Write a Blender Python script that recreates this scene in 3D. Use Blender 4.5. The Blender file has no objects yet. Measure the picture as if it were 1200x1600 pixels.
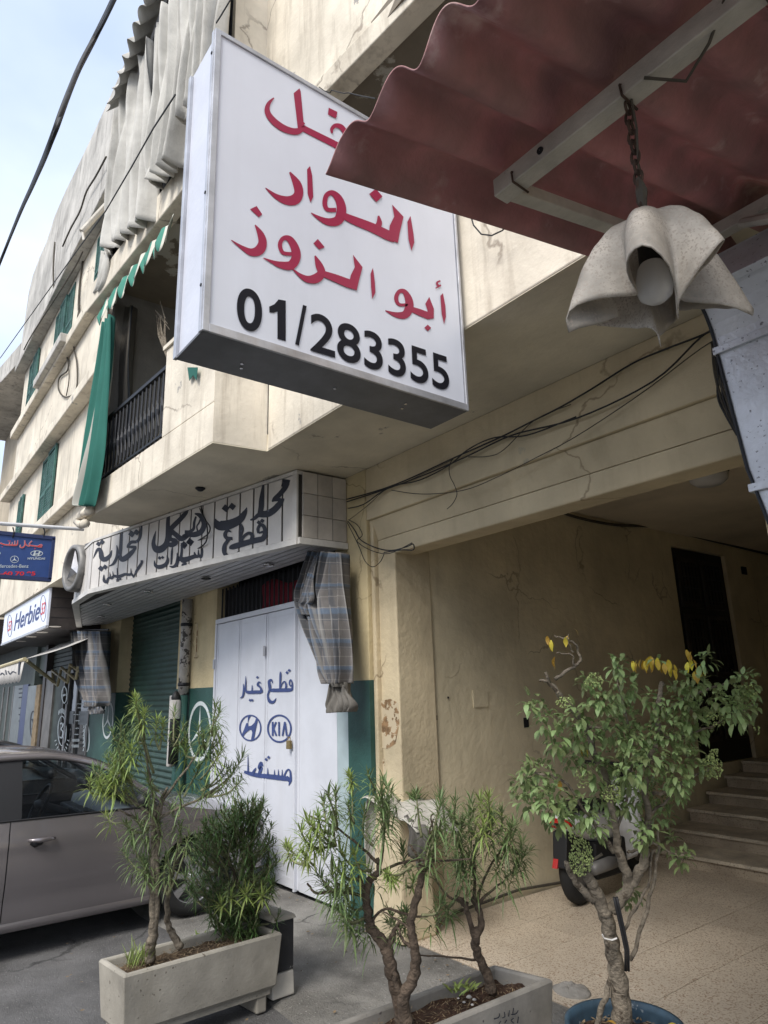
import bpy, bmesh, math, random
from mathutils import Vector, Matrix, noise
random.seed(7)
R = math.radians
scn = bpy.context.scene
COL = scn.collection
S = 1.15                      # metres per layout unit (the layout was surveyed with a 1.6-unit eye height)

# ------------------------------------------------------------------ camera, sky, sun, exposure
YAW, PIT, ROL, FPX, HC = R(52.356), R(14.872), R(-1.698), 1056.84, 1.6
fw = Vector((-math.sin(YAW)*math.cos(PIT), math.cos(YAW)*math.cos(PIT), math.sin(PIT)))
rt = Vector((math.cos(YAW), math.sin(YAW), 0)); up = rt.cross(fw)
rt, up = math.cos(ROL)*rt + math.sin(ROL)*up, -math.sin(ROL)*rt + math.cos(ROL)*up
CAM = Vector((0, 0, HC))
cd = bpy.data.cameras.new('camera'); cam = bpy.data.objects.new('camera', cd); COL.objects.link(cam)
cam.matrix_world = Matrix.Translation(CAM*S) @ Matrix((rt, up, -fw)).transposed().to_4x4()
cd.sensor_fit = 'HORIZONTAL'; cd.sensor_width = 36; cd.lens = 36*FPX/1200; cd.clip_end = 600; cd.clip_start = .05
scn.camera = cam

SUN_EL, SUN_AZ = R(46), R(155)          # azimuth: direction the light comes from, clockwise from +Y
w = bpy.data.worlds.new('World'); scn.world = w; w.use_nodes = True
nt = w.node_tree; nt.nodes.clear()
def WN(t, **k):
    n = nt.nodes.new(t)
    for a, b in k.items(): setattr(n, a, b)
    return n
sky = WN('ShaderNodeTexSky', sky_type='NISHITA', sun_disc=False, sun_elevation=SUN_EL, sun_rotation=SUN_AZ)
sky.dust_density = 3
b1 = WN('ShaderNodeBackground'); b1.inputs[1].default_value = .13
b2 = WN('ShaderNodeBackground'); b2.inputs[1].default_value = .80
mx = WN('ShaderNodeMixShader'); out = WN('ShaderNodeOutputWorld')
tc = WN('ShaderNodeTexCoord'); mp = WN('ShaderNodeMapping'); mp.inputs['Scale'].default_value = (1, 1, 2.2)
no = WN('ShaderNodeTexNoise'); no.inputs['Scale'].default_value = 1.7; no.inputs['Detail'].default_value = 5; no.inputs['Roughness'].default_value = .5
rp = WN('ShaderNodeValToRGB'); rp.color_ramp.elements[0].position = .3; rp.color_ramp.elements[1].position = .68
rp.color_ramp.elements[0].color = (.62,.62,.62,1); rp.color_ramp.elements[1].color = (.95,.95,.95,1)
cr = WN('ShaderNodeValToRGB'); cr.color_ramp.elements[0].color = (.45,.53,.69,1); cr.color_ramp.elements[1].color = (.68,.735,.83,1)
cr.color_ramp.elements[0].position = .3; cr.color_ramp.elements[1].position = .7
L = nt.links.new
L(tc.outputs['Generated'], mp.inputs[0]); L(mp.outputs[0], no.inputs[0]); L(no.outputs[0], rp.inputs[0]); L(no.outputs[0], cr.inputs[0])
L(sky.outputs[0], b1.inputs[0]); L(cr.outputs[0], b2.inputs[0]); L(rp.outputs[0], mx.inputs[0])
L(b1.outputs[0], mx.inputs[1]); L(b2.outputs[0], mx.inputs[2]); L(mx.outputs[0], out.inputs[0])
sd = bpy.data.lights.new('sun', 'SUN'); sd.energy = 1.5; sd.angle = R(25); sd.color = (1, .96, .9)
so = bpy.data.objects.new('sun', sd); COL.objects.link(so)
ldir = Vector((math.sin(SUN_AZ)*math.cos(SUN_EL), math.cos(SUN_AZ)*math.cos(SUN_EL), math.sin(SUN_EL)))
so.rotation_euler = ldir.to_track_quat('Z', 'Y').to_euler(); so.location = (0, -5, 20)
vs = scn.view_settings; vs.view_transform = 'Standard'; vs.look = 'None'; vs.gamma = 1; vs.use_curve_mapping = False
vs.exposure = 1.22

# ------------------------------------------------------------------ survey helpers: a sight line meets a real plane
def ray(x, y): return fw*FPX + rt*(x-600) - up*(y-800)
def at(x, y, ax, v):
    d = ray(x, y); i = 'xyz'.index(ax); return CAM + d*((v-CAM[i])/d[i])
def atd(x, y, dep): return CAM + ray(x, y)*(dep/FPX)
def depth(p): return (Vector(p)-CAM).dot(fw)

# ------------------------------------------------------------------ materials
def mat(name, base, rough=.8, metal=0, var=.12, vscale=3., bump=.0, bscale=60., stain=None, streak=0., patch=None,
        spec=.4, island=0., island_hue=0., trans=0., coat=0., alpha=None, uvfn=None, two=None, fleck=None, crack=None):
    """one plain procedural material: base colour varied by noise, optional vertical streak stains, flaked patches, bump"""
    m = bpy.data.materials.new(name); m.use_nodes = True; t = m.node_tree; t.nodes.clear()
    def N(ty, **k):
        n = t.nodes.new(ty)
        for a, b in k.items(): setattr(n, a, b)
        return n
    lk = t.links.new
    o = N('ShaderNodeOutputMaterial'); p = N('ShaderNodeBsdfPrincipled'); lk(p.outputs[0], o.inputs[0])
    p.inputs['Roughness'].default_value = rough; p.inputs['Metallic'].default_value = metal
    p.inputs['Specular IOR Level'].default_value = spec; p.inputs['Coat Weight'].default_value = coat
    geo = N('ShaderNodeNewGeometry')
    def noi(scale, detail=5, vec=(1, 1, 1), rough=.6, off=0):
        mpn = N('ShaderNodeMapping'); mpn.inputs['Scale'].default_value = vec; mpn.inputs['Location'].default_value = (off, off*1.7, off*.3)
        lk(geo.outputs['Position'], mpn.inputs[0])
        n = N('ShaderNodeTexNoise'); n.inputs['Scale'].default_value = scale; n.inputs['Detail'].default_value = detail; n.inputs['Roughness'].default_value = rough
        lk(mpn.outputs[0], n.inputs['Vector']); return n.outputs[0]
    def ramp(src, a, b):
        r = N('ShaderNodeMapRange'); r.inputs[1].default_value = a; r.inputs[2].default_value = b; lk(src, r.inputs[0]); return r.outputs[0]
    def mixc(fac, c1, c2, typ='MIX'):
        x = N('ShaderNodeMix', data_type='RGBA', blend_type=typ)
        if isinstance(fac, float): x.inputs[0].default_value = fac
        else: lk(fac, x.inputs[0])
        for i, c in ((6, c1), (7, c2)):
            if isinstance(c, tuple): x.inputs[i].default_value = (*c[:3], 1)
            else: lk(c, x.inputs[i])
        return x.outputs[2]
    c = tuple(base)
    if uvfn: c = uvfn(N, lk, mixc, ramp)
    if two: c = mixc(ramp(noi(two[1], 4), .4, .6), c, two[0])
    if var:
        dk = tuple(v*(1-2*var) for v in base); lt = tuple(min(1, v*(1+var)) for v in base)
        f = ramp(noi(vscale, 6), .3, .7)
        if uvfn or two: c = mixc(f, c, mixc(1., c, (1-2*var,)*3, 'MULTIPLY'))
        else: c = mixc(f, dk, lt)
    if streak:
        f = ramp(noi(7, 5, (1, 1, .09), .65, 3), .52, .78); mm = N('ShaderNodeMath', operation='MULTIPLY'); mm.inputs[1].default_value = streak; lk(f, mm.inputs[0])
        c = mixc(mm.outputs[0], c, stain or (.12, .1, .08))
        f2 = ramp(noi(1.4, 7, (1, 1, .6), .7, 9), .55, .75); m2 = N('ShaderNodeMath', operation='MULTIPLY'); m2.inputs[1].default_value = streak*.7; lk(f2, m2.inputs[0])
        c = mixc(m2.outputs[0], c, stain or (.12, .1, .08))
    if patch:      # (colour, threshold, scale)
        f = ramp(noi(patch[2], 8, (1, 1, 1), .62, 21), patch[1], patch[1]+(patch[3] if len(patch) > 3 else .02)); c = mixc(f, c, patch[0])
    if crack:      # (colour, scale, width, amount)
        mpn = N('ShaderNodeMapping'); mpn.inputs['Scale'].default_value = (1, 1, 1); lk(geo.outputs['Position'], mpn.inputs[0])
        dn = N('ShaderNodeTexNoise'); dn.inputs['Scale'].default_value = 3.2; dn.inputs['Detail'].default_value = 6; lk(mpn.outputs[0], dn.inputs['Vector'])
        vm = N('ShaderNodeMix', data_type='VECTOR'); vm.inputs[0].default_value = .28; lk(mpn.outputs[0], vm.inputs[4]); lk(dn.outputs[1], vm.inputs[5])
        vo = N('ShaderNodeTexVoronoi', feature='DISTANCE_TO_EDGE'); vo.inputs['Scale'].default_value = crack[1]; lk(vm.outputs[1], vo.inputs['Vector'])
        f1 = ramp(vo.outputs['Distance'], crack[2], crack[2]*.2); f2 = ramp(noi(1.1, 3, (1, 1, 1), .5, 33), .50, .58)
        m1 = N('ShaderNodeMath', operation='MULTIPLY'); lk(f1, m1.inputs[0]); lk(f2, m1.inputs[1]); m2 = N('ShaderNodeMath', operation='MULTIPLY'); m2.inputs[1].default_value = crack[3]; lk(m1.outputs[0], m2.inputs[0])
        c = mixc(m2.outputs[0], c, crack[0])
    if fleck:      # (colour, threshold, scale)
        v = N('ShaderNodeTexNoise'); v.inputs['Scale'].default_value = fleck[2]; v.inputs['Detail'].default_value = 2; lk(geo.outputs['Position'], v.inputs['Vector'])
        c = mixc(ramp(v.outputs[0], fleck[1], fleck[1]+.04), c, fleck[0])
    if island:
        hs = N('ShaderNodeHueSaturation'); r1 = N('ShaderNodeMapRange'); r1.inputs[3].default_value = 1-island; r1.inputs[4].default_value = 1+island
        oi = N('ShaderNodeObjectInfo'); ad = N('ShaderNodeMath', operation='ADD'); fr = N('ShaderNodeMath', operation='FRACT')
        lk(geo.outputs['Random Per Island'], ad.inputs[0]); lk(oi.outputs['Random'], ad.inputs[1]); lk(ad.outputs[0], fr.inputs[0])
        lk(fr.outputs[0], r1.inputs[0]); lk(r1.outputs[0], hs.inputs['Value'])
        r2 = N('ShaderNodeMapRange'); r2.inputs[3].default_value = .5-island_hue; r2.inputs[4].default_value = .5+island_hue
        lk(fr.outputs[0], r2.inputs[0]); lk(r2.outputs[0], hs.inputs['Hue'])
        if isinstance(c, tuple): hs.inputs['Color'].default_value = (*c, 1)
        else: lk(c, hs.inputs['Color'])
        c = hs.outputs[0]
    if isinstance(c, tuple): p.inputs['Base Color'].default_value = (*c, 1)
    else: lk(c, p.inputs['Base Color'])
    if bump:
        b = N('ShaderNodeBump'); b.inputs['Strength'].default_value = bump; b.inputs['Distance'].default_value = .02
        a = N('ShaderNodeMath', operation='ADD'); lk(noi(bscale, 4), a.inputs[0]); lk(noi(bscale*.12, 5), a.inputs[1]); lk(a.outputs[0], b.inputs['Height']); lk(b.outputs[0], p.inputs['Normal'])
    if trans:
        tr = N('ShaderNodeBsdfTranslucent'); ms = N('ShaderNodeMixShader'); ms.inputs[0].default_value = trans
        if isinstance(c, tuple): tr.inputs[0].default_value = (*c, 1)
        else: lk(c, tr.inputs[0])
        lk(p.outputs[0], ms.inputs[1]); lk(tr.outputs[0], ms.inputs[2]); lk(ms.outputs[0], o.inputs[0])
    if alpha is not None:
        tb = N('ShaderNodeBsdfTransparent'); tb.inputs[0].default_value = (.75, .8, .82, 1); ms = N('ShaderNodeMixShader'); ms.inputs[0].default_value = alpha
        lk(tb.outputs[0], ms.inputs[1]); lk(p.outputs[0], ms.inputs[2]); lk(ms.outputs[0], o.inputs[0])
    return m

def plaid(N, lk, mixc, ramp):
    uv = N('ShaderNodeUVMap'); sp = N('ShaderNodeSeparateXYZ'); lk(uv.outputs[0], sp.inputs[0]); c = (.17, .16, .155)
    for ax, fr, col, th, ph in ((0, 4, (.08, .09, .11), .5, 0), (1, 5, (.09, .10, .12), .5, 0), (1, 5, (.13, .19, .28), .82, .8), (0, 8, (.16, .2, .26), .86, 1.1), (0, 12, (.33, .32, .3), .9, 2), (1, 15, (.36, .34, .32), .92, 1)):
        m = N('ShaderNodeMath', operation='MULTIPLY_ADD'); m.inputs[1].default_value = fr*6.283; m.inputs[2].default_value = ph; lk(sp.outputs[ax], m.inputs[0])
        s = N('ShaderNodeMath', operation='SINE'); lk(m.outputs[0], s.inputs[0])
        f = ramp(s.outputs[0], th, th+.1); g = N('ShaderNodeMath', operation='MULTIPLY'); g.inputs[1].default_value = .6; lk(f, g.inputs[0])
        c = mixc(g.outputs[0], c, col)
    return c
def stripes(col1, col2, n, ax=0, th=0.):
    def fn(N, lk, mixc, ramp):
        uv = N('ShaderNodeUVMap'); sp = N('ShaderNodeSeparateXYZ'); lk(uv.outputs[0], sp.inputs[0])
        m = N('ShaderNodeMath', operation='MULTIPLY'); m.inputs[1].default_value = n*6.283; lk(sp.outputs[ax], m.inputs[0])
        s = N('ShaderNodeMath', operation='SINE'); lk(m.outputs[0], s.inputs[0])
        return mixc(ramp(s.outputs[0], th-.05, th+.05), col1, col2)
    return fn

M = {}
M['upper'] = mat('upper_plaster', (.72, .655, .54), .9, var=.13, vscale=1.3, bump=.22, bscale=19, streak=.7, stain=(.27, .22, .16), patch=((.33, .31, .28), .66, 2.4), crack=((.22, .18, .14), .9, .010, .7))
M['soffit'] = mat('soffit_plaster', (.66, .60, .47), .9, var=.16, vscale=.9, bump=.3, bscale=14, patch=((.34, .31, .25), .66, 1.6), crack=((.25, .21, .15), .9, .008, .7))
M['grey_top'] = mat('weathered_parapet', (.50, .48, .44), .95, var=.2, vscale=1.1, bump=.5, bscale=25, streak=.95, stain=(.13, .12, .11))
M['cream'] = mat('cream_painted_render', (.60, .50, .30), .85, var=.1, vscale=2, bump=.4, bscale=20, streak=.3, stain=(.33, .25, .14), patch=((.38, .33, .24), .70, 3.2), crack=((.28, .21, .12), 1.4, .012, .7))
M['portal'] = mat('portal_render', (.58, .49, .33), .85, var=.13, vscale=1.3, bump=.4, bscale=14, streak=.3, stain=(.3, .23, .14), patch=((.42, .37, .27), .72, 2.3), crack=((.25, .19, .12), 1.1, .009, .8))
M['green_paint'] = mat('green_wainscot_paint', (.028, .085, .072), .55, var=.18, vscale=3, bump=.2, bscale=40, patch=((.12, .17, .15), .74, 9))
M['pale_blue'] = mat('pale_blue_paint', (.36, .44, .46), .6, var=.1)
M['inner'] = mat('passage_render', (.70, .615, .43), .9, var=.14, vscale=1.0, bump=.4, bscale=12, streak=.16, stain=(.2, .15, .09), patch=((.3, .25, .18), .73, 3), crack=((.22, .17, .11), 1.3, .010, .6))
M['ceil'] = mat('passage_ceiling', (.66, .58, .45), .9, var=.12, vscale=1)
M['dark'] = mat('dark_void', (.012, .012, .014), .9, var=0)
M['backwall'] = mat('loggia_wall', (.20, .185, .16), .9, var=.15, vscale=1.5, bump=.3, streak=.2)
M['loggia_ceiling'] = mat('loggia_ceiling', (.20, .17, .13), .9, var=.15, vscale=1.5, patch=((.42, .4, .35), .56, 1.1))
M['wdoor'] = mat('white_door_paint', (.60, .62, .67), .42, var=.04, vscale=2.5, streak=.16, stain=(.36, .35, .33), bump=.05, bscale=12)
M['sign_white'] = mat('sign_acrylic', (.64, .66, .72), .3, var=.035, vscale=1.5, streak=.13, stain=(.42, .42, .44), patch=((.46, .44, .40), .74, 6))
M['sign_side'] = mat('sign_side_sheet', (.58, .60, .67), .38, var=.05, vscale=3, streak=.2, stain=(.42, .43, .47), bump=.1, bscale=30)
M['alu'] = mat('aluminium_trim', (.50, .51, .54), .4, metal=.5, var=.15, vscale=6, streak=.3, stain=(.28, .2, .14), patch=((.32, .24, .18), .70, 11))
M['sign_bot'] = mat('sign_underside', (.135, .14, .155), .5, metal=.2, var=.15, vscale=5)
M['crimson'] = mat('crimson_vinyl', (.30, .018, .06), .4, var=.05)
M['blackv'] = mat('black_vinyl', (.008, .008, .013), .6, var=0, spec=.2)
M['navy'] = mat('navy_paint', (.045, .07, .20), .6, var=.1, vscale=8)
M['slate'] = mat('slate_lettering', (.02, .023, .037), .6, var=.15, vscale=8, patch=((.1, .11, .15), .66, 12))
M['whitep'] = mat('white_paint', (.62, .68, .68), .6, var=.12, vscale=10)
M['panel'] = mat('cladding_panel', (.62, .59, .55), .5, var=.06, vscale=4, streak=.14, stain=(.33, .29, .25), island=.06)
M['soffit_slat'] = mat('soffit_slat', (.52, .53, .55), .45, var=.08, vscale=4, island=.08, streak=.1)
M['lip'] = mat('cladding_trim', (.62, .6, .56), .5, var=.1, vscale=5, streak=.2)
M['tile'] = mat('wall_tile', (.50, .46, .41), .45, var=.1, vscale=5, streak=.12, island=.12)
M['grout'] = mat('dark_gap', (.04, .035, .03), .9, var=0)
M['shutter'] = mat('green_shutter_metal', (.035, .075, .06), .5, metal=.1, var=.15, vscale=4, streak=.1, stain=(.1, .13, .11))
M['shut_dark'] = mat('dark_shutter_metal', (.05, .065, .06), .6, var=.2)
M['gshutter'] = mat('green_wood', (.055, .14, .12), .7, var=.3, vscale=8, patch=((.35, .36, .32), .68, 16))
M['iron'] = mat('black_iron', (.015, .016, .02), .5, metal=.3, var=.2)
M['white_cloth'] = mat('white_canvas', (.60, .585, .54), .9, var=.12, vscale=3, bump=.25, bscale=40, streak=.4, stain=(.27, .25, .22), trans=.12)
M['plaid'] = mat('plaid_cloth', (.24, .23, .22), .92, var=.18, vscale=5, uvfn=plaid, bump=.2, bscale=90)
M['grey_cloth'] = mat('grey_cloth', (.15, .14, .125), .95, var=.15, vscale=7, bump=.2)
M['stripe'] = mat('striped_canvas', (.3, .4, .35), .9, var=.08, uvfn=stripes((.42, .41, .36), (.025, .14, .11), 2.2, 0, -.5), trans=.08)
M['dark_stripe'] = mat('dark_striped_canvas', (.1, .1, .1), .9, var=.1, uvfn=stripes((.010, .014, .018), (.10, .09, .075), 1.5, 0, .3))
M['valance'] = mat('valance_canvas', (.3, .4, .35), .9, var=.08, uvfn=stripes((.62, .6, .52), (.06, .24, .18), 14))
M['asphalt'] = mat('asphalt', (.175, .172, .17), .92, var=.3, vscale=1.2, bump=1., bscale=130, streak=0, patch=((.10, .098, .095), .50, 1.4, .22), fleck=((.3, .29, .28), .66, 75), crack=((.04, .04, .04), .7, .012, .8))
M['walk'] = mat('worn_concrete_walk', (.24, .23, .21), .85, var=.32, vscale=1.5, bump=.8, bscale=70, patch=((.115, .11, .10), .50, 1.7, .2), fleck=((.36, .34, .32), .68, 60), crack=((.05, .048, .045), 1.0, .012, .9))
M['terrazzo'] = mat('terrazzo_tile', (.57, .49, .385), .38, var=.12, vscale=1.0, island=.04, fleck=((.26, .18, .12), .555, 95), streak=0)
M['joint'] = mat('tile_joint', (.30, .25, .19), .9, var=.1)
M['step'] = mat('stone_step', (.46, .38, .28), .6, var=.2, vscale=3, fleck=((.2, .15, .11), .6, 90))
M['tread'] = mat('worn_stone_tread', (.60, .52, .40), .5, var=.2, vscale=4, fleck=((.3, .24, .18), .6, 80))
M['concrete'] = mat('cast_concrete', (.36, .335, .285), .9, var=.22, vscale=2.2, bump=.14, bscale=70, streak=.5, stain=(.2, .18, .14), fleck=((.12, .1, .08), .70, 34))
M['concrete2'] = mat('dark_cast_concrete', (.25, .235, .21), .9, var=.22, vscale=3, bump=.14, bscale=70, streak=.3, stain=(.09, .085, .08), fleck=((.08, .07, .07), .7, 30))
M['blackpaint'] = mat('black_kerb_paint', (.035, .035, .037), .8, var=.2, vscale=6, patch=((.3, .29, .27), .66, 9))
M['soil'] = mat('dry_soil', (.13, .085, .05), .98, var=.3, vscale=14, bump=1., bscale=80)
M['soil2'] = mat('dark_red_soil', (.075, .038, .022), .98, var=.3, vscale=14, bump=1., bscale=80)
M['litter'] = mat('dry_leaf_litter', (.22, .16, .095), .9, var=.2, island=.5)
M['stone'] = mat('white_pebble', (.6, .58, .55), .7, var=.1)
M['red_sheet'] = mat('red_corrugated_sheet', (.56, .29, .285), .8, var=.22, vscale=2.2, bump=.3, bscale=40, two=((.42, .25, .24), 3.5), patch=((.54, .40, .37), .60, 5, .12), streak=0, trans=.22)
M['bar'] = mat('chipped_white_steel', (.50, .47, .41), .6, var=.12, vscale=8, patch=((.2, .16, .13), .70, 12), bump=.2)
M['shade'] = mat('dusty_fibreglass', (.62, .58, .52), .5, var=.24, vscale=7, fleck=((.46, .41, .36), .56, 170), trans=.42, bump=.1)
M['bulb'] = mat('opal_bulb', (.80, .80, .80), .25, var=0, trans=.3)
M['chain'] = mat('rusty_chain', (.085, .055, .04), .8, metal=.3, var=.3, vscale=20)
M['duct'] = mat('foil_duct', (.60, .62, .66), .42, metal=.45, var=.1, vscale=5, fleck=((.2, .2, .22), .66, 60), bump=.2, bscale=25)
M['cable'] = mat('black_cable', (.02, .02, .022), .6, var=.2)
M['cable_grey'] = mat('dusty_cable', (.075, .065, .05), .8, var=.2)
M['pipe'] = mat('peeling_pipe', (.42, .40, .37), .6, var=.15, vscale=7, patch=((.06, .055, .05), .55, 11), bump=.3)
M['wood'] = mat('dark_wood_cladding', (.035, .028, .026), .5, var=.2, vscale=6)
M['pwood'] = mat('black_door_paint', (.014, .014, .015), .5, var=.2)
M['glass'] = mat('shop_glass', (.02, .025, .03), .06, var=0, spec=.6)
M['steelg'] = mat('grey_steel_frame', (.16, .155, .15), .5, metal=.3, var=.2, streak=.2)
M['steelg2'] = mat('dull_cast_aluminium', (.22, .215, .205), .55, metal=.4, var=.2, vscale=6, streak=.3)
M['cwood'] = mat('worn_timber', (.22, .165, .10), .8, var=.2, vscale=9)
M['scissor'] = mat('cream_scissor_bar', (.50, .43, .25), .5, var=.1)
M['bluev'] = mat('blue_sign_print', (.035, .075, .23), .35, var=.08, vscale=5)
M['bluef'] = mat('blue_sign_frame', (.03, .045, .12), .4, var=.1)
M['bright_red'] = mat('red_print', (.62, .03, .04), .5, var=0)
M['paint_car'] = mat('taupe_metallic_paint', (.225, .205, .208), .26, metal=.6, var=.03, vscale=2, coat=.55)
M['paint_car2'] = mat('black_metallic_paint', (.03, .032, .036), .28, metal=.4, var=.03, coat=.6)
M['cglass'] = mat('car_glass', (.012, .014, .016), .03, var=0, alpha=.24, spec=.6)
M['rubber'] = mat('tyre_rubber', (.018, .018, .018), .85, var=.15, bump=.2)
M['trim'] = mat('black_trim', (.012, .012, .013), .55, var=0)
M['alloy'] = mat('alloy_rim', (.36, .36, .37), .35, metal=.7, var=.08)
M['chrome'] = mat('satin_metal', (.5, .5, .5), .22, metal=.9, var=0)
M['cabin'] = mat('grey_cabin_plastic', (.05, .052, .056), .6, var=.05)
M['cabin_lt'] = mat('pale_dashboard', (.20, .22, .23), .6, var=.05)
M['seatf'] = mat('seat_fabric', (.06, .06, .065), .9, var=.1)
M['lens'] = mat('lamp_lens', (.5, .52, .54), .08, var=0, spec=.8)
M['red_lens'] = mat('red_tail_lens', (.42, .02, .015), .15, var=0)
M['white_plastic'] = mat('white_plastic', (.66, .66, .66), .3, var=0)
M['barrel'] = mat('blue_barrel_plastic', (.04, .075, .11), .5, var=.3, vscale=6, patch=((.2, .23, .25), .62, 12))
M['bark'] = mat('grey_bark', (.22, .185, .14), .95, var=.3, vscale=20, bump=.9, bscale=50, fleck=((.09, .07, .05), .62, 24))
M['bark2'] = mat('dark_bark', (.115, .085, .062), .95, var=.3, vscale=16, bump=.9, bscale=50)
M['stem'] = mat('green_grey_stem', (.22, .22, .12), .8, var=.2, vscale=12)
M['leaf_n'] = mat('narrow_leaf', (.155, .215, .085), .5, var=0, island=.38, island_hue=.02, trans=.3)
M['leaf_y'] = mat('young_narrow_leaf', (.27, .345, .10), .5, var=0, island=.3, island_hue=.015, trans=.35)
M['leaf_d'] = mat('dark_needle_leaf', (.085, .15, .045), .5, var=0, island=.4, island_hue=.015, trans=.2)
M['leaf_b'] = mat('broad_leaf', (.23, .30, .125), .45, var=0, island=.45, island_hue=.022, trans=.35)
M['leaf_g'] = mat('pale_flower_bud', (.42, .50, .20), .7, var=0, island=.3, trans=.3)
M['leaf_yel'] = mat('yellow_leaf', (.58, .43, .06), .5, var=0, island=.3, island_hue=.035, trans=.3)
M['dead'] = mat('dead_leaf', (.28, .17, .09), .9, var=0, island=.3)
M['brown_slab'] = mat('far_slab', (.42, .36, .27), .9, var=.12, vscale=1, streak=.3)
M['paper'] = mat('weathered_paper', (.55, .52, .46), .85, var=.1, vscale=8, bump=.1)
M['rusty'] = mat('rust_stain', (.30, .19, .10), .9, var=.35, vscale=12, patch=((.52, .44, .31), .49, 9))
M['redcloth'] = mat('red_cloth', (.22, .02, .035), .9, var=.15, trans=.2)
M['brass'] = mat('brass', (.36, .27, .12), .4, metal=.7, var=.15)
M['cafe_sign'] = mat('cafe_sign_face', (.72, .75, .84), .3, var=.03)
M['awn'] = mat('dusty_awning_canvas', (.50, .48, .45), .9, var=.15, vscale=5, streak=.15)
M['poster'] = mat('grey_poster', (.13, .15, .16), .4, var=.15, vscale=4)
M['led'] = mat('pale_downlight', (.66, .62, .55), .5, var=0)

# ------------------------------------------------------------------ mesh builder
class MB:
    def __init__(s, k=None): s.v = []; s.f = []; s.uv = {}; s.k = S if k is None else k
    def face(s, pts, uv=None):
        i = len(s.v); s.v += [tuple(p) for p in pts]; s.f.append(tuple(range(i, i+len(pts))))
        if uv: s.uv[len(s.f)-1] = uv
        return s
    def box(s, x0, x1, y0, y1, z0, z1):
        i = len(s.v); s.v += [(x, y, z) for z in (z0, z1) for x, y in ((x0, y0), (x1, y0), (x1, y1), (x0, y1))]
        s.f += [tuple(i+a for a in q) for q in ((3, 2, 1, 0), (4, 5, 6, 7), (0, 1, 5, 4), (1, 2, 6, 5), (2, 3, 7, 6), (3, 0, 4, 7))]
        return s
    def hexa(s, b, t):
        """closed prism from bottom ring b to top ring t"""
        n = len(b); i = len(s.v); s.v += [tuple(p) for p in b]+[tuple(p) for p in t]
        s.f.append(tuple(i+n-1-a for a in range(n))); s.f.append(tuple(i+n+a for a in range(n)))
        for a in range(n): c = (a+1) % n; s.f.append((i+a, i+c, i+n+c, i+n+a))
        return s
    def grid(s, rows, close=False, uv=False):
        i = len(s.v); nr = len(rows); nc = len(rows[0])
        for r in rows: s.v += [tuple(p) for p in r]
        for a in range(nr-1):
            for b in range(nc if close else nc-1):
                c = (b+1) % nc; s.f.append((i+a*nc+b, i+a*nc+c, i+(a+1)*nc+c, i+(a+1)*nc+b))
                if uv:
                    u0, u1, v0, v1 = b/(nc-1), (b+1)/(nc-1), a/(nr-1), (a+1)/(nr-1)
                    s.uv[len(s.f)-1] = ((u0, v0), (u1, v0), (u1, v1), (u0, v1))
        return s
    def tube(s, pts, r, n=6, cap=True):
        pts = [Vector(p) for p in pts]; rs = r if isinstance(r, (list, tuple)) else [r]*len(pts)
        rows = []; prev = None
        for j, p in enumerate(pts):
            d = (pts[min(j+1, len(pts)-1)]-pts[max(j-1, 0)])
            if d.length < 1e-9: d = Vector((0, 0, 1))
            d.normalize()
            a = prev if prev is not None else (Vector((0, 0, 1)) if abs(d.z) < .9 else Vector((1, 0, 0)))
            a = a - d*a.dot(d)
            if a.length < 1e-6: a = d.orthogonal()
            a.normalize(); prev = a; b = d.cross(a)
            rows.append([p+(a*math.cos(t)+b*math.sin(t))*rs[j] for t in [2*math.pi*q/n for q in range(n)]])
        i = len(s.v); s.grid(rows, close=True)
        if cap:
            s.f.append(tuple(i+n-1-q for q in range(n))); e = i+(len(pts)-1)*n; s.f.append(tuple(e+q for q in range(n)))
        return s
    def lathe(s, prof, c=(0, 0, 0), n=24, axis='z'):
        rows = []
        for r, h in prof:
            row = []
            for q in range(n):
                t = 2*math.pi*q/n; a, b = r*math.cos(t), r*math.sin(t)
                row.append({'z': (c[0]+a, c[1]+b, c[2]+h), 'y': (c[0]+a, c[1]+h, c[2]+b), 'x': (c[0]+h, c[1]+a, c[2]+b)}[axis])
            rows.append(row)
        return s.grid(rows, close=True)
    def build(s, name, m, parent=None, smooth=False, bevel=0, solid=0, kind=None, label=None, fix=True, subd=0):
        me = bpy.data.meshes.new(name); org = Vector(parent.get('_o', (0, 0, 0))) if parent else Vector((0, 0, 0))
        me.from_pydata([tuple(Vector(v)*s.k-org) for v in s.v], [], s.f)
        if s.uv:
            ul = me.uv_layers.new(name='UVMap')
            for fi, q in s.uv.items():
                for li, c in zip(me.polygons[fi].loop_indices, q): ul.data[li].uv = c
        if fix and not s.uv:
            bm = bmesh.new(); bm.from_mesh(me); bmesh.ops.recalc_face_normals(bm, faces=bm.faces); bm.to_mesh(me); bm.free()
        me.materials.append(M[m] if isinstance(m, str) else m)
        if smooth:
            for p in me.polygons: p.use_smooth = True
        me.update()
        o = bpy.data.objects.new(name, me); COL.objects.link(o)
        if parent: o.parent = parent; o['_o'] = tuple(org)
        if solid: q = o.modifiers.new('thickness', 'SOLIDIFY'); q.thickness = solid; q.offset = 0
        if bevel:
            q = o.modifiers.new('bevel', 'BEVEL'); q.width = bevel; q.segments = 2; q.limit_method = 'ANGLE'; q.angle_limit = R(40)
        if subd: q = o.modifiers.new('subdivision', 'SUBSURF'); q.levels = subd; q.render_levels = subd
        if kind: o['kind'] = kind
        if label: o['label'] = label
        return o

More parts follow.
